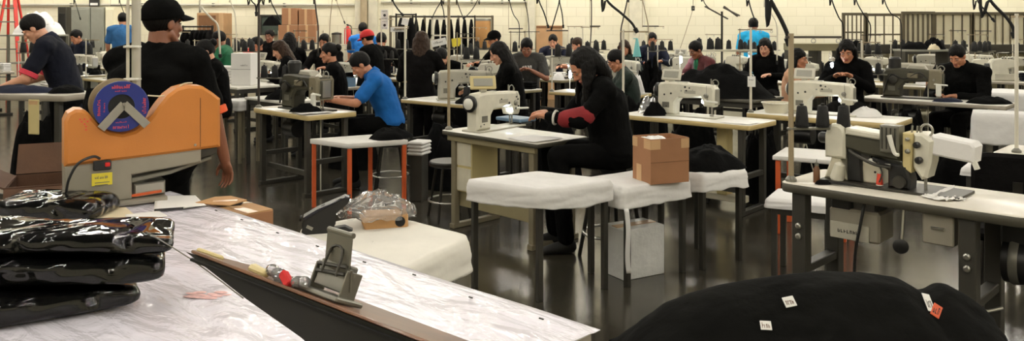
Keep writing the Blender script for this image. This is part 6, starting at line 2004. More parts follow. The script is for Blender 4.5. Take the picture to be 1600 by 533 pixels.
# dark green board, cartons, extinguisher shelf
a, b = W(405, 24, 17.3), W(450, 54, 17.3)
gb2 = thing('green_board', 'dark green board on the back wall, left of the brown cartons', 'board', ((a.x + b.x) / 2, 17.42, (a.z + b.z) / 2))
MB().box((0, 0.02, 0), (b.x - a.x, 0.04, a.z - b.z), bev=0.004).build('panel', 'chalk_board', gb2)
for s in (-1, 1):
    MB().box((s * (b.x - a.x) / 2, 0.0, 0), (0.03, 0.07, a.z - b.z)).build('frame_side', 'cage_dark', gb2)
    MB().box((0, 0.0, s * (a.z - b.z) / 2), (b.x - a.x + .03, 0.07, 0.03)).build('frame_rail', 'cage_dark', gb2)
heap('hanging_garment', 'black bundle hung before the dark green board', (gb2.location.x + 0.02, 17.1, gb2.location.z - 0.02), 0.2, 0.1, 0.22, 0, 4)
tb2 = thing('storage_rack', 'metal rack carrying the brown cartons by the back wall', 'shelf', W(466, 0, 16.6)[:2] + (0,), 0)
for z in (0.35, 0.95, 1.24):
    MB().box((0, 0, z), (0.95, 0.5, 0.03), bev=0.004).build('shelf_board', 'grey_metal', tb2)
for sx in (-1, 1):
    for sy in (-1, 1):
        MB().box((sx * 0.46, sy * 0.23, 0.75), (0.04, 0.04, 1.5)).build('post', 'cream_metal', tb2)
hb = W(466, 0, 16.6)
for i, (dx, z0, sx, sz) in enumerate(((-0.16, 1.256, 0.40, 0.36), (0.22, 1.256, 0.34, 0.36), (-0.13, 1.62, 0.32, 0.34), (0.2, 1.62, 0.28, 0.32))):
    c_ = thing('carton', ('brown carton, lower left of the stack on the back rack', 'brown carton, lower right of the stack on the back rack', 'brown carton, upper left of the stack on the back rack', 'brown carton, upper right of the stack on the back rack')[i], 'box', (hb.x + dx, 16.6, z0), 0.0, 'cartons on the back rack')
    MB().box((0, 0, sz / 2), (sx, 0.36, sz), bev=0.004).build('shell', 'carton', c_)
    MB().box((0, -0.181, sz * 0.5), (0.05, 0.003, sz)).build('packing_tape', 'parcel_tape', c_)
bsh = thing('wall_shelf', 'low shelf holding the red extinguisher by the back wall', 'shelf', W(538, 0, 16.7)[:2] + (0,), 0)
MB().box((0, 0, 1.2), (0.9, 0.4, 0.03)).build('shelf_board', 'cream_metal', bsh)
for sx in (-1, 1):
    MB().box((sx * 0.43, 0, 0.6), (0.04, 0.36, 1.2)).build('side_panel', 'cream_metal', bsh)
fe = thing('fire_extinguisher', 'red fire extinguisher on the low shelf left of the tan pipe', 'fire extinguisher', (bsh.location.x + 0.07, 16.7, 1.216), 0)
MB().lathe([(0.065, 0), (0.07, 0.01), (0.07, 0.3), (0.03, 0.36), (0.02, 0.38)], n=18).build('tank', 'extinguisher_red', fe)
MB().box((0.0, -0.01, 0.405), (0.03, 0.1, 0.03), bev=0.006).build('valve_handle', 'black_plastic', fe)
MB().tube([(0, -0.03, 0.39), (0.08, -0.04, 0.37), (0.09, -0.03, 0.2)], 0.01, 8, 4).build('hose', 'black_plastic', fe)
jb = thing('storage_jar', 'grey canister beside the red extinguisher', 'canister', (bsh.location.x - 0.16, 16.7, 1.216), 0)
MB().lathe([(0.1, 0), (0.1, 0.2), (0.09, 0.21)], n=20).build('body', 'grey_metal', jb)
MB().lathe([(0.105, 0.2), (0.105, 0.23), (0.03, 0.25)], n=20).build('lid', 'black_plastic', jb)
# brown board between the pilasters
a, b = W(838, 40, 17.3), W(879, 78, 17.3)
bb2 = thing('brown_board', 'brown board leaning on the back wall right of the white pilaster', 'board', ((a.x + b.x) / 2, 17.35, 0))
MB().box((0, 0, a.z / 2), (b.x - a.x, 0.03, a.z), bev=0.004).build('panel', 'tan_board', bb2)
MB().box((0, -0.018, a.z - 0.03), (b.x - a.x, 0.012, 0.04)).build('top_edge', 'carton_inside', bb2)
# teal cloth on the white pole
a = W(993, 68, 7.38)
tt = thing('hanging_rag', 'pale teal rag hanging on the white pole', 'cloth', a, 0)
g = MB(); g.grid(lambda u, v: (0.03 * math.cos(2 * PI * u) * (0.3 + v) + 0.01, 0.02 * math.sin(2 * PI * u) * (0.3 + v) - 0.02, 0.05 - 0.17 * v), 14, 8, wrap=True)
g.build('rag', 'teal_cloth', tt, 180)
MB().ring((0.0, 0.0, 0.045), 0.018, 0.004, n=14, k=6).build('tie', 'teal_cloth', tt)
# cone stand with cross arms against the right wall part
a = W(1128, 20, 12.0)
cs2 = thing('cross_arm_stand', 'dark pole with crossed guide arms standing over a row of black cones', 'thread stand', (a.x, a.y, 0))
MB().cyl((0, 0, 0), (0, 0, a.z + 0.02), 0.016, n=10).build('pole', 'stool_frame', cs2)
MB().lathe([(0.16, 0), (0.16, 0.02), (0.03, 0.03)], n=18).build('foot', 'stool_frame', cs2)
for x0, y0, z0, x1, y1, z1 in ((-0.3, -0.2, 0.09, 0.14, 0.2, -0.09), (-0.04, -0.25, 0.07, 0.32, 0.2, -0.04), (-0.02, -0.2, 0.09, 0.3, 0.25, -0.05)):
    MB().beam((x0, y0, a.z + z0), (x1, y1, a.z + z1), 0.02, 0.016).build('guide_arm', 'pole_dark', cs2)
MB().box((0.05, 0, 1.24), (0.95, 0.16, 0.03), bev=0.004).build('cone_tray', 'cream_metal', cs2)
for i, x in enumerate((-0.34, -0.18, -0.06, 0.28, 0.42)):
    put_cone(('leftmost', 'second', 'third', 'fourth', 'rightmost')[i] + ' black cone on the tray below the crossed guide arms', (a.x + x, a.y, 1.2555), (1.35, 1.35, 1.4, 1.2, 1.2)[i], 'black thread cones')

cw = thing('white_carton', 'large white carton standing on a bench, right of the woman with dark hair', 'box', (*W(384, 0, 10.1)[:2], 0.87), R(-12))
MB().box((0, 0, 0.2), (0.27, 0.24, 0.40), bev=0.005).build('shell', 'paper', cw)
MB().box((0, -0.121, 0.2), (0.27, 0.003, 0.004)).build('seam', 'ink_light', cw)
g_ = MB(); glyphs(g_, (0.0, -0.1225, 0.24), (1, 0, 0), (0, 0, 1), 0.1, 0.02, 7, 50); g_.build('lettering', 'ink_light', cw)
bt2 = legged_table('bench_table', 'grey bench under the large white carton', [tuple((W(372, 0, 10.25) + U * a_ + V * b_)[:2]) for a_, b_ in ((-0.45, -0.28), (0.5, -0.28), (0.5, 0.3), (-0.45, 0.3))], 0.868, 'leg_paint', 'laminate_bright')
fw = thing('folded_fabric', 'tall white folded fabric left of the large white carton', 'fabric', (*W(352, 0, 10.3)[:2], 0.869), R(-30))
for z in range(6):
    MB().box((0.004 * (z % 2), 0, 0.02 + 0.038 * z), (0.24, 0.2, 0.037), bev=0.014).build('fold', 'cloth_white', fw)
ctable('low white-covered table right of the cap man, below the white carton', 345, 157, 0.72, 0.4, 0.3, -40, 'leg_tan', 'cloth_white', 0.1, seed=21, lbc='white cloth on the low table below the large white carton')

# ---- the cages along the right of the back wall
def cage(label, px0, px1, pyt, d, bars, panel=None, mid=None, z0=0.0, wide=0.02):
    a, b = W(px0, pyt, d), W(px1, pyt, d)
    w = b.x - a.x
    c = thing('storage_cage', label, 'cage', ((a.x + b.x) / 2, d, 0))
    for s in (-1, 1):
        MB().box((s * w / 2, 0, a.z / 2), (0.05, 0.05, a.z)).build('post', 'cage_bar', c)
    MB().box((0, 0, a.z - 0.025), (w + 0.04, 0.06, 0.05)).build('top_rail', 'cage_bar', c)
    MB().box((0, 0, 1.17), (w + 0.04, 0.07, 0.17), bev=0.004).build('mid_rail', 'cage_dark', c)
    if mid:
        MB().box((0, 0, mid), (w, 0.03, 0.03)).build('cross_rail', 'cage_bar', c)
    for i in range(bars):
        x = -w / 2 + w * (i + 1) / (bars + 1)
        MB().box((x, 0, (a.z + 1.2) / 2), (wide, 0.02, a.z - 1.2)).build('bar', 'cage_bar', c)
    for i in range(max(2, bars)):
        x = -w / 2 + w * (i + 0.5) / max(2, bars)
        MB().box((x, 0.02, 0.56), (w / max(2, bars) - 0.012, 0.02, 1.06), bev=0.003).build('lower_slat', 'panel_khaki', c)
    if panel:
        MB().box((0, 0.03, (a.z + 1.25) / 2), (w - 0.05, 0.012, a.z - 1.25 - 0.05)).build('blind', panel, c)
    return c
cage('leftmost wire cage at the right back, with narrow bars', 1318, 1352, 20, 15.0, 4, None, 1.48)
cage('second wire cage from the left at the right back, with a cross rail', 1354, 1409, 21, 15.0, 3, None, 1.44)
cage('third cage from the left at the right back, hung with grey strips', 1411, 1458, 18, 14.7, 5, 'blind_beige', None, wide=0.03)
cage('wide cage with pale blinds behind the man in a black shirt', 1460, 1518, 19, 15.0, 3, 'blind_beige', None)
cage('rightmost cage with pale blinds at the right edge', 1520, 1602, 19, 15.0, 6, 'blind_beige', None, wide=0.02)
a = W(1445, 76, 13.2)
gs = thing('garment_shelf', 'grey shelf with dark clothes left of the man in a black shirt\'s head', 'shelf', (a.x, 13.3, 0))
MB().box((0, 0, 1.2), (0.75, 0.45, 0.03), bev=0.004).build('shelf_board', 'locker_grey', gs)
for sx in (-1, 1):
    MB().box((sx * 0.35, 0, 0.6), (0.04, 0.4, 1.19)).build('side_panel', 'cage_dark', gs)
heap('black_garment', 'black clothes heaped on the grey shelf, left pile', (a.x - 0.12, 13.3, 1.216), 0.24, 0.18, 0.14, 0, 2)
heap('black_garment', 'black clothes heaped on the grey shelf, right pile', (a.x + 0.2, 13.3, 1.216), 0.17, 0.18, 0.2, 0, 6)
heap('cream_garment', 'cream cloth tucked between the dark clothes on the grey shelf', (a.x + 0.1, 13.12, 1.216), 0.1, 0.05, 0.09, 0, 5, 'manila')
heap('black_garment', 'black bundle on top of the cage rail above the woman by the bright lamp', W(1335, 70, 14.4)[:2] + (1.16,), 0.24, 0.1, 0.2, 0, 3)
bk_ = thing('bench_shelf', 'dark bench under the black bundle at the cages', 'shelf', W(1335, 70, 14.4)[:2] + (0,), 0)
MB().box((0, 0, 1.14), (0.7, 0.3, 0.03)).build('shelf_board', 'cage_dark', bk_)
for sx in (-1, 1):
    MB().box((sx * 0.33, 0, 0.57), (0.03, 0.28, 1.13)).build('side_panel', 'cage_dark', bk_)
# grey-brown counter left of the cages
a, b = W(1235, 68, 13.6), W(1318, 68, 13.6)
co = thing('work_counter', 'long grey-brown counter between the tan thread stand and the cages', 'counter', ((a.x + b.x) / 2, 13.7, 0))
MB().box((0, 0, a.z - 0.06), (b.x - a.x, 0.5, 0.12), bev=0.006).build('worktop', 'panel_khaki', co)
for s in (-1, 0, 1):
    MB().box((s * (b.x - a.x) * 0.46, 0, (a.z - 0.12) / 2), (0.06, 0.44, a.z - 0.12)).build('side_panel', 'cage_dark', co)

# ================================================================== THE FLOOR BEYOND: rows of stations
FAR = [  # left corner px, py, length, machine, cones, where
    (22, 128, 1.2, 'plain', 2, 'behind the navy polo, left edge'), (8, 108, 1.2, 'overlock', 2, 'below the red ladder'), (78, 112, 1.2, 'plain', 0, 'left of the seated person in blue'),
    (128, 122, 1.25, 'white', 1, 'between navy polo and utility pole'), (140, 104, 1.2, 'overlock', 2, 'below the denim shirt'), (205, 112, 1.2, 'plain', 0, 'behind the black cap'),
    (262, 112, 1.2, 'plain', 2, 'behind the green shirt'), (345, 112, 1.25, 'overlock', 4, 'left of the red shirt'), (368, 128, 1.25, 'white', 3, 'above the dark sewing machine, left'),
    (455, 113, 1.2, 'plain', 2, 'below the brown cartons'), (470, 130, 1.1, 'plain', 0, 'left of the woman in profile'), (535, 112, 1.2, 'overlock', 1, 'left of the red cap'),
    (668, 112, 1.2, 'plain', 3, 'below the garment rack'), (705, 128, 1.2, 'plain', 2, 'left of the long-haired woman in black'), (735, 110, 1.2, 'overlock', 2, 'below the fibre drum'),
    (795, 112, 1.2, 'plain', 1, 'behind the man in a grey tee'), (845, 143, 1.2, 'plain', 2, 'right of the man in a grey tee'), (870, 112, 1.2, 'overlock', 2, 'below the brown board'),
    (905, 124, 1.2, 'white', 2, 'at the coral top'), (975, 112, 1.2, 'plain', 2, 'behind the guide arm of the white pole'), (1012, 122, 1.2, 'white', 1, 'left of the maroon jacket'),
    (1100, 116, 1.2, 'overlock', 3, 'right of the maroon jacket'), (1120, 128, 1.25, 'overlock', 0, 'below the bright blue tee'), (1200, 112, 1.2, 'plain', 2, 'below the woman in a black top'),
    (1262, 122, 1.3, 'plain', 0, 'between the peach top and the bright lamp'), (1352, 116, 1.25, 'plain', 2, 'right of the woman by the bright lamp'), (1398, 110, 1.2, 'white', 2, 'behind the man in a black shirt'),
    (1500, 116, 1.2, 'plain', 2, 'right of the man in a black shirt'), (1570, 116, 1.2, 'white', 1, 'at the right edge below the cages'),
    (300, 118, 1.1, 'overlock', 2, 'left of the white carton'), (500, 121, 1.1, 'plain', 2, 'behind the woman in profile'),
    (610, 116, 1.1, 'plain', 2, 'right of the red cap'), (640, 132, 1.1, 'overlock', 2, 'below the long brown hair'),
    (770, 120, 1.1, 'overlock', 2, 'below the black brimmed hat'), (930, 114, 1.1, 'overlock', 2, 'right of the coral top'),
    (1060, 114, 1.1, 'plain', 2, 'behind the maroon jacket'), (1160, 122, 1.1, 'plain', 2, 'left of the woman in a black top'), (1290, 114, 1.1, 'overlock', 2, 'left of the leftmost cage'),
    (1330, 132, 1.1, 'plain', 2, 'before the woman by the bright lamp'), (1440, 118, 1.1, 'overlock', 2, 'below the grey shelf of dark clothes'), (1530, 124, 1.1, 'overlock', 2, 'behind the far white-draped table'),
    (50, 118, 1.1, 'overlock', 3, 'below the white bags'),
]
def rect_of(A, L, Wd, rot):
    c, s = math.cos(R(rot)), math.sin(R(rot))
    return [Vector((A.x + c * x - s * y, A.y + s * x + c * y)) for x, y in ((0, 0), (L, 0), (L, Wd), (0, Wd))]


def clash(p, q):
    """how deep two convex outlines run into each other (0 when apart)"""
    best = 9.0
    for a, b in ((p, q), (q, p)):
        for i in range(len(a)):
            e = a[(i + 1) % len(a)] - a[i]
            n = Vector((e.y, -e.x)).normalized()
            d = max(v.dot(n) for v in a) - min(v.dot(n) for v in b)
            d2 = max(v.dot(n) for v in b) - min(v.dot(n) for v in a)
            best = min(best, d, d2)
            if best <= 0:
                return 0.0
    return best


def outline(o):
    """ground outline of a thing already standing on the floor"""
    if o.name.startswith('person'):
        return [Vector(loc_of(o, 0.26 * math.cos(R(45 * k)), 0.06 + 0.22 * math.sin(R(45 * k)), 0)[:2]) for k in range(8)]
    pts = []
    for m in [o] + list(o.children):
        if m.type == 'MESH':
            mw = Matrix.Translation(o.location) @ o.rotation_euler.to_matrix().to_4x4() if m is not o else Matrix.Translation(o.location) @ o.rotation_euler.to_matrix().to_4x4()
            pts += [mw @ v.co for v in m.data.vertices]
    xs, ys = [p.x for p in pts], [p.y for p in pts]
    return [Vector(v) for v in ((min(xs), min(ys)), (max(xs), min(ys)), (max(xs), max(ys)), (min(xs), max(ys)))]


STANDING = ('low_table', 'cloth_table', 'bench_table', 'orange_table', 'machine_pedestal', 'work_stool', 'storage_shelf', 'garment_rack', 'garment_shelf', 'storage_cage', 'work_counter', 'cross_arm_stand',
            'shelf_frame', 'storage_rack', 'wall_shelf', 'locker', 'wooden_cupboard', 'bench_shelf', 'sign_bracket', 'speaker_column', 'step_ladder', 'utility_pole', 'white_carton')
for o in list(scene.objects):
    if o.parent is None and o.name.split('.')[0] in STANDING:
        OCC.append(outline(o))
    elif o.parent is None and o.name.startswith('sewing_table'):
        tb = [c for c in o.children if c.name.startswith('tabletop')][0]
        L_ = max(v.co.x for v in tb.data.vertices); W_ = max(v.co.y for v in tb.data.vertices)
        OCC.append(rect_of(o.location, L_, W_, math.degrees(o.rotation_euler[2])))
# people step a little nearer or farther along their line of sight until they stand clear
folk = [pc, pm, pb, pw, pr] + [PI_[k[0]][0] for k in PEOPLE]
for n_, o in enumerate(folk):
    if n_ in (0, 1):
        OCC.append(outline(o)); continue
    base = o.location.copy(); best = None
    lim = 0.35 if n_ < 5 else 1.0
    for k in range(0, 41):
        dl = (k + 1) // 2 * 0.05 * (1 if k % 2 else -1)
        if abs(dl) > lim:
            continue
        f = 1 + dl / base.y
        o.location = (base.x * f, base.y * f, 0)
        if o.location.y > YB - 0.7:
            continue
        q = outline(o)
        c = sum(clash(q, r_) for r_ in OCC) * 8 + abs(dl)
        if best is None or c < best[0]:
            best = (c, o.location.copy(), q)
    o.location = best[1]
    OCC.append([Vector(loc_of(o, 0.25 * math.cos(R(45 * k)), 0.19 + 0.40 * math.sin(R(45 * k)), 0)[:2]) for k in range(8)] if n_ > 4 else best[2])


def fit_disc(c, r):
    best = None
    for k in range(0, 15):
        for j in range(12 if k else 1):
            B = c + Vector((0.1 * k * math.cos(R(30 * j)), 0.1 * k * math.sin(R(30 * j)), 0))
            q = [Vector((B.x + r * math.cos(R(45 * i)), B.y + r * math.sin(R(45 * i)))) for i in range(8)]
            cc = sum(max(0, clash(q, o)) for o in OCC) * 4 + 0.1 * k
            if best is None or cc < best[0]:
                best = (cc, B, q)
        if best[0] <= 0.1 * (k + 1):
            break
    OCC.append(best[2])
    return best[1], best[0]


def fit(A, L, Wd, rot):
    """the free spot nearest to A"""
    best = None
    for k in range(0, 17):
        for j in range(12 if k else 1):
            B = A + Vector((0.09 * k * math.cos(R(30 * j)), 0.09 * k * math.sin(R(30 * j)), 0))
            for dr in (0, -8, 8):
                q = rect_of(B, L, Wd, rot + dr)
                if max(v.y for v in q) > YB - 0.35:
                    continue
                c = sum(max(0, clash(q, o)) for o in OCC) * 12 + 0.09 * k + abs(dr) * 0.004
                if best is None or c < best[0]:
                    best = (c, B, rot + dr, q)
        if best and best[0] <= 0.09 * (k + 1):
            break
    if sum(max(0, clash(best[3], o)) for o in OCC) > 0.03:
        return None, 0                      # no room for it
    OCC.append(best[3])
    return best[1], best[2]


rnd = random.Random(11)
for i, (px, py, L, kd, nc, wh) in enumerate(FAR):
    A, rot_ = fit(G(px, py, .78), L, .5, -42 + rnd.uniform(-3, 3))
    if A is None:
        continue
    t = sewing_table('far sewing table ' + wh, A, L, .5, rot_, rnd.choice(['laminate', 'laminate_bright', 'laminate_grey']), rnd.choice(['edge_wood', 'edge_grey', 'edge_tan']), th=0.04, group='sewing tables', pedal=False, motor=False)
    put_machine(kd, '%s on the far table %s' % ({'plain': 'grey-white sewing machine', 'white': 'white display sewing machine', 'overlock': 'boxy white overlock machine'}[kd], wh), loc_of(t, L * 0.4, 0.24, .78), R(-42 + rnd.uniform(-10, 25)), rnd.uniform(1.0, 1.15))
    if nc:
        stand_at(t, 'thin thread stand on the far table ' + wh, wh, rnd.uniform(0.55, 0.85), nc, 0.26, rnd.uniform(0.37, 0.44), rnd.choice(['pole_white', 'pole_white', 'pole_tan']), 1.25, 0.009, rz=rnd.uniform(-30, 10))
    # loose work on the table top
    spots = [(L * 0.86, 0.12), (L * 0.88, 0.36), (L * 0.12, 0.40), (L * 0.66, 0.42)]
    kinds = ['stack', 'heap', 'bin', 'pieces', 'heap', 'stack', 'cone']
    for j, (x, y) in enumerate(spots):
        kk = kinds[(i * 3 + j * 2) % len(kinds)]
        if j == 2 and nc:
            continue
        if j == 3 and kd != 'overlock' and i % 2:
            kk = 'cone'
        q = loc_of(t, x, y, 0.7815)
        pos = ('front right', 'back right', 'back left', 'back')[j]
        if kk == 'heap':
            mk, lbm = (('black_fabric', 'black garment'), ('cloth_white', 'white fabric'), ('dark_fabric', 'charcoal garment'), ('black_fabric', 'black garment'))[(i + j) % 4]
            heap(lbm.replace(' ', '_'), lbm + ', %s of far table ' % pos + wh, q, 0.11, 0.095, 0.1 + 0.07 * ((i * 7 + j) % 3), i * 31, i * 1.7 + j, mk, n=28)
        elif kk == 'stack':
            m_, lbm = (('cloth_white', 'white'), ('black_fabric', 'black'), ('cloth_white', 'white'), ('navy_dark', 'navy'))[(i + j) % 4]
            f_ = thing('folded_fabric', lbm + ' folded fabric, %s of far table ' % pos + wh, 'fabric', q, R(-42 + 9 * j))
            for z in range(3 + (i + j) % 3):
                MB().box((0.004 * (z % 2), 0.003 * (z % 3), 0.016 + 0.03 * z), (0.19, 0.14, 0.029), bev=0.011).build('fold', m_, f_)
        elif kk == 'bin':
            m_, lbm = (('cream_metal', 'cream'), ('blue_bin', 'grey-blue'), ('carton', 'brown'))[(i + j) % 3]
            f_ = thing('parts_bin', lbm + ' parts bin, %s of far table ' % pos + wh, 'bin', q, R(-42))
            w_ = MB()
            for s_ in (-1, 1):
                w_.box((s_ * 0.088, 0, 0.06), (0.006, 0.13, 0.12)); w_.box((0, s_ * 0.062, 0.06), (0.17, 0.006, 0.12))
            w_.box((0, 0, 0.004), (0.17, 0.12, 0.006)); w_.build('tray', m_, f_)
            MB().ell((0, 0, 0.085), (0.075, 0.05, 0.03)).build('contents', 'dark_fabric', f_)
        elif kk == 'pieces':
            f_ = thing('cut_pieces', 'flat cut pieces, %s of far table ' % pos + wh, 'fabric', q, R(-30))
            for z, m_ in enumerate(('paper', 'cloth_white', 'dark_fabric')):
                MB().box((0.01 * z, -0.008 * z, 0.005 + 0.0085 * z), (0.2, 0.15, 0.008), Matrix.Rotation(0.2 * z, 3, 'Z'), 0.003).build('piece', m_, f_)
        else:
            put_cone('black cone, %s of far table ' % pos + wh, q, 1.5, 'black thread cones')

# floor-level dark work piled under and beside the tables
for i, (px, d, rx, h, wh) in enumerate(((60, 8.6, 0.4, 0.7, 'behind the tall work table'), (470, 9.2, 0.4, 0.6, 'below the woman in profile'),
                                        (640, 8.4, 0.5, 0.62, 'right of the man in a blue polo'), (700, 10.2, 0.4, 0.75, 'below the bowed dark head'),
                                        (850, 8.6, 0.4, 0.7, 'below the man in a grey tee'), (1000, 8.9, 0.4, 0.95, 'behind the white pole'), (1015, 10.3, 0.3, 1.25, 'on the rack right of the white pole'),
                                        (1290, 8.6, 0.35, 0.62, 'below the woman by the bright lamp'), (1360, 9.9, 0.4, 0.75, 'right of the bright lamp'), (1500, 7.6, 0.35, 0.5, 'below the man in a black shirt'))):
    c_, cost = fit_disc(Vector((*W(px, 0, d)[:2], 0)), rx * 0.8)
    if cost < 1.6:
        heap('black_garment', 'pile of black garments ' + wh, (c_.x, c_.y, 0.0), rx * 0.78, rx * 0.62, h, -40, 30 + i * 2.1, 'black_fabric', 'clothes', 'black garment piles', power=5)

# ================================================================== CORDS FROM THE CEILING
CORDS = [  # label end, distance, radius, pixel run
    ('to the white pole behind the cardboard box', 7.5, 0.012, 'rubber', ((940, -30), (948, 0), (972, 22), (987, 36), (993, 46))),
    ('to the tan thread stand', 4.45, 0.012, 'rubber', ((1198, -40), (1205, 0), (1220, 30), (1229, 50), (1232, 62))),
    ('above the bright blue tee', 9.4, 0.008, 'rubber', ((1166, -30), (1170, 0), (1174, 16), (1179, 30))),
    ('thin and pale, left of the tan thread stand', 9.0, 0.007, 'pole_white', ((1194, -30), (1196, 0), (1206, 22), (1214, 42), (1214, 96))),
    ('to the tall white pole at the right edge', 5.5, 0.011, 'rubber', ((1530, -40), (1547, 0), (1572, 27), (1582, 42), (1584, 52))),
    ('left of the tall white pole at the right', 8.2, 0.008, 'rubber', ((1520, -30), (1527, 0), (1541, 18), (1551, 30))),
    ('to the leftmost cage', 9.6, 0.008, 'rubber', ((1296, -30), (1300, 0), (1310, 26), (1317, 38), (1318, 62))),
    ('to the second cage', 9.8, 0.007, 'rubber', ((1334, -30), (1338, 0), (1348, 20), (1360, 40), (1358, 72))),
    ('to the third cage', 10.2, 0.007, 'rubber', ((1378, -30), (1382, 0), (1392, 21), (1408, 37), (1407, 110))),
    ('in front of the brown board, left strand', 10.6, 0.009, 'rubber', ((838, -30), (842, 0), (850, 20), (856, 40))),
    ('in front of the brown board, middle strand', 10.6, 0.008, 'rubber', ((874, -30), (874, 0), (868, 24), (862, 44))),
    ('right of the brown board', 10.9, 0.008, 'rubber', ((874, -30), (874, 0), (878, 20), (880, 40))),
    ('above the man in a grey tee, left strand', 12.2, 0.007, 'rubber', ((794, -30), (796, 0), (802, 22), (811, 38), (811, 72))),
    ('above the man in a grey tee, right strand', 12.2, 0.007, 'rubber', ((818, -30), (820, 0), (825, 26), (827, 60))),
    ('with a dark elbow right of the coral top', 12.0, 0.009, 'pole_dark', ((923, -30), (924, 0), (924, 38), (922, 74))),
    ('left of the white pilaster above the brown hair', 11.2, 0.010, 'pole_dark', ((983, -30), (980, 0), (974, 28), (970, 50), (971, 90))),
    ('in front of the white pilaster', 12.4, 0.008, 'pole_tan', ((1000, -30), (1004, 0), (1010, 26), (1013, 44), (1012, 70))),
    ('left branch at the dark thread stand', 8.15, 0.007, 'rubber', ((386, -40), (392, -2), (399, 8), (400, 20))),
    ('right branch at the dark thread stand', 8.15, 0.007, 'rubber', ((414, -40), (408, -2), (402, 8), (401, 20))),
    ('to the dark green board', 11.2, 0.008, 'rubber', ((420, -30), (423, 0), (429, 14), (436, 28))),
    ('right of the brown cartons', 10.4, 0.010, 'pole_dark', ((490, -30), (492, 0), (494, 18), (497, 44), (497, 84))),
    ('thin, right of the brown cartons', 11.6, 0.006, 'pole_tan', ((519, -30), (519, 0), (516, 30), (514, 72))),
    ('to the red extinguisher', 12.4, 0.006, 'pole_tan', ((524, -30), (526, 0), (531, 16), (538, 34))),
    ('pale and thin above the woman with dark hair', 11.4, 0.008, 'pole_white', ((358, -30), (360, 0), (367, 22), (369, 50), (370, 84))),
    ('pale and slanting behind the black cap', 9.6, 0.012, 'pole_white', ((312, -20), (315, 10), (330, 28), (341, 42), (344, 86))),
    ('to the garment rack, left strand', 13.2, 0.008, 'rubber', ((694, -20), (690, 0), (682, 14), (676, 26))),
    ('to the garment rack, middle strand', 12.4, 0.008, 'rubber', ((690, -20), (690, 2), (693, 18), (696, 40))),
    ('to the garment rack, slack strand', 13.0, 0.007, 'rubber', ((750, -20), (746, 0), (737, 16), (726, 28))),
    ('to the garment rack, straight strand', 13.0, 0.008, 'pole_dark', ((713, -20), (714, 0), (719, 16), (724, 28))),
    ('to the bulky black garment', 12.0, 0.011, 'rubber', ((612, -30), (614, 0), (620, 12), (628, 22))),
    ('thin, down to the red fabric by the maroon jacket', 14.4, 0.006, 'pole_tan', ((1083, -20), (1083, 0), (1082, 16), (1074, 42), (1062, 78))),
    ('to the crossed guide arms', 12.1, 0.007, 'rubber', ((1095, -30), (1099, 0), (1107, 12), (1118, 19))),
    ('with a black plug at the far left', 13.4, 0.006, 'rubber', ((115, -20), (117, 0), (121, 14), (125, 28))),
    ('at the far left behind the denim shirt', 14.2, 0.006, 'rubber', ((186, -20), (187, 0), (190, 10), (195, 24))),
]
for i, (wh, d, r_, m, run) in enumerate(CORDS):
    p0 = W(*run[0], d)
    c = thing('power_cord', 'hanging cord ' + wh, 'cord', (p0.x, d, p0.z))
    pts = [W(x, y, d) - p0 for x, y in run]
    pts = [Vector((pts[0].x, 0, ZC - p0.z))] + pts
    MB().tube(pts, r_, 7, 5).build('cord', m, c, 180)
    e = pts[-1]; dr_ = (pts[-1] - pts[-2]).normalized()
    MB().cyl(e - dr_ * 0.01, e + dr_ * 0.035, r_ * 1.9, r_ * 1.5, 10).build('plug', 'rubber', c)
bx_ = thing('switch_box', 'small dark switch box on the cord above the maroon jacket', 'switch', W(1082.5, 13, 14.33), 0)
MB().box((0, -0.02, 0), (0.055, 0.04, 0.085), bev=0.005).build('case', 'ink', bx_)
MB().box((0, -0.043, 0), (0.02, 0.01, 0.03), bev=0.002).build('toggle', 'grey_metal', bx_)
# dark swan-neck guides seen against the wall
for px, py, d, wd, wh in ((1020, 41, 12.4, 0.26, 'before the white pilaster'), (806, 45, 12.2, 0.22, 'above the man in a grey tee'), (932, 41, 12.0, 0.16, 'right of the coral top'), (872, 48, 11.0, 0.3, 'before the brown board'), (182, 8, 14.2, 0.4, 'above the denim shirt')):
    a = W(px, py, d) + Vector((0, 0.2, 0))
    g_ = thing('guide_bar', 'thin dark horizontal guide bar ' + wh, 'bar', a, 0.05)
    MB().cyl((-wd / 2, 0, 0), (wd / 2, 0, 0), 0.009, n=8).build('bar', 'pole_dark', g_)
    MB().cyl((-wd / 2, 0, -0.02), (-wd / 2, 0, ZC - a.z), 0.004, n=6).build('hanger', 'pole_tan', g_)

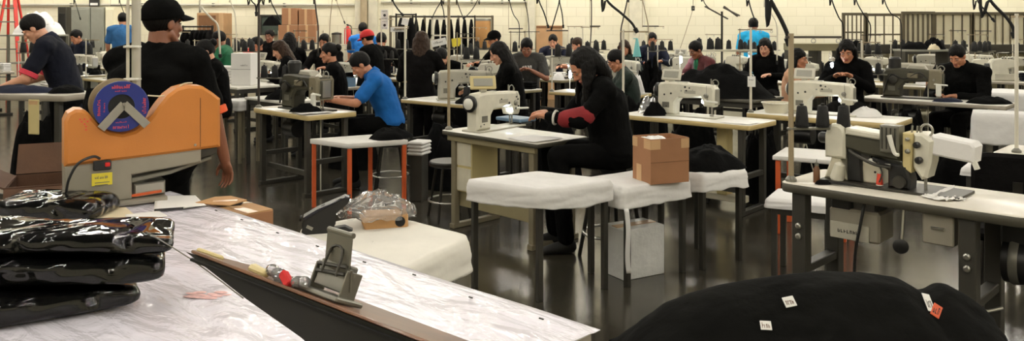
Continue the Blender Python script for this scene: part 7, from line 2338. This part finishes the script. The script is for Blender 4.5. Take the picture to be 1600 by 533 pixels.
# work lamps: each is a small shade with a glowing tube
for px, py, d, wh in ((891, 116, 10.8, 'left of the dark green shirt'), (498, 134, 7.8, 'at the dark sewing machine'), (1064, 93, 11.6, 'left of the maroon jacket'), (1172, 92, 12.2, 'below the bright blue tee'), (1300, 104, 9.2, 'beside the woman by the bright lamp'), (1456, 130, 9.15, 'at the dark olive machine')):
    a = W(px, py, d)
    l = thing('work_lamp', 'glowing white work lamp ' + wh, 'lamp', (a.x, a.y, 0.0), 0)
    h = a.z
    MB().cap((0, 0, h - 0.035), (0, 0, h + 0.03), 0.017, n=12).build('tube', 'lamp_white', l)
    MB().lathe([(0.03, 0), (0.036, 0.03), (0.016, 0.05)], (0, 0, h + 0.06), n=14).build('shade', 'white_metal', l)
    MB().tube([(0, 0.0, h + 0.10), (0.0, 0.05, h + 0.12), (0, 0.08, h + 0.05), (0, 0.08, 0.0)], 0.007, 8, 4).build('stem', 'pole_white', l)

# ================================================================== light, camera, colour
apply_all()
for o in list(scene.objects):       # prototypes that no place used
    pass
w = bpy.data.worlds.new('hall'); scene.world = w
w.use_nodes = True
w.node_tree.nodes['Background'].inputs['Color'].default_value = (0.9, 0.85, 0.75, 1)
w.node_tree.nodes['Background'].inputs['Strength'].default_value = 0.0
cam = bpy.data.cameras.new('camera')
cam.sensor_width = 36; cam.lens = 36 * F / 1600
cam.shift_y = -(266.5 - YH) / 1600
cam.clip_start = 0.05; cam.clip_end = 100
co_ = bpy.data.objects.new('camera', cam); COL.objects.link(co_)
co_.location = (0, 0, HC); co_.rotation_euler = (R(90), 0, 0)
scene.camera = co_
scene.view_settings.view_transform = 'Standard'
scene.view_settings.look = 'None'
scene.view_settings.gamma = 1.0
scene.view_settings.exposure = 0.0
scene.view_settings.use_curve_mapping = False
scene.cycles.max_bounces = 6
scene.cycles.diffuse_bounces = 3
scene.cycles.glossy_bounces = 3
scene.cycles.transparent_max_bounces = 12
scene.cycles.sample_clamp_indirect = 4.0
scene.cycles.use_denoising = True
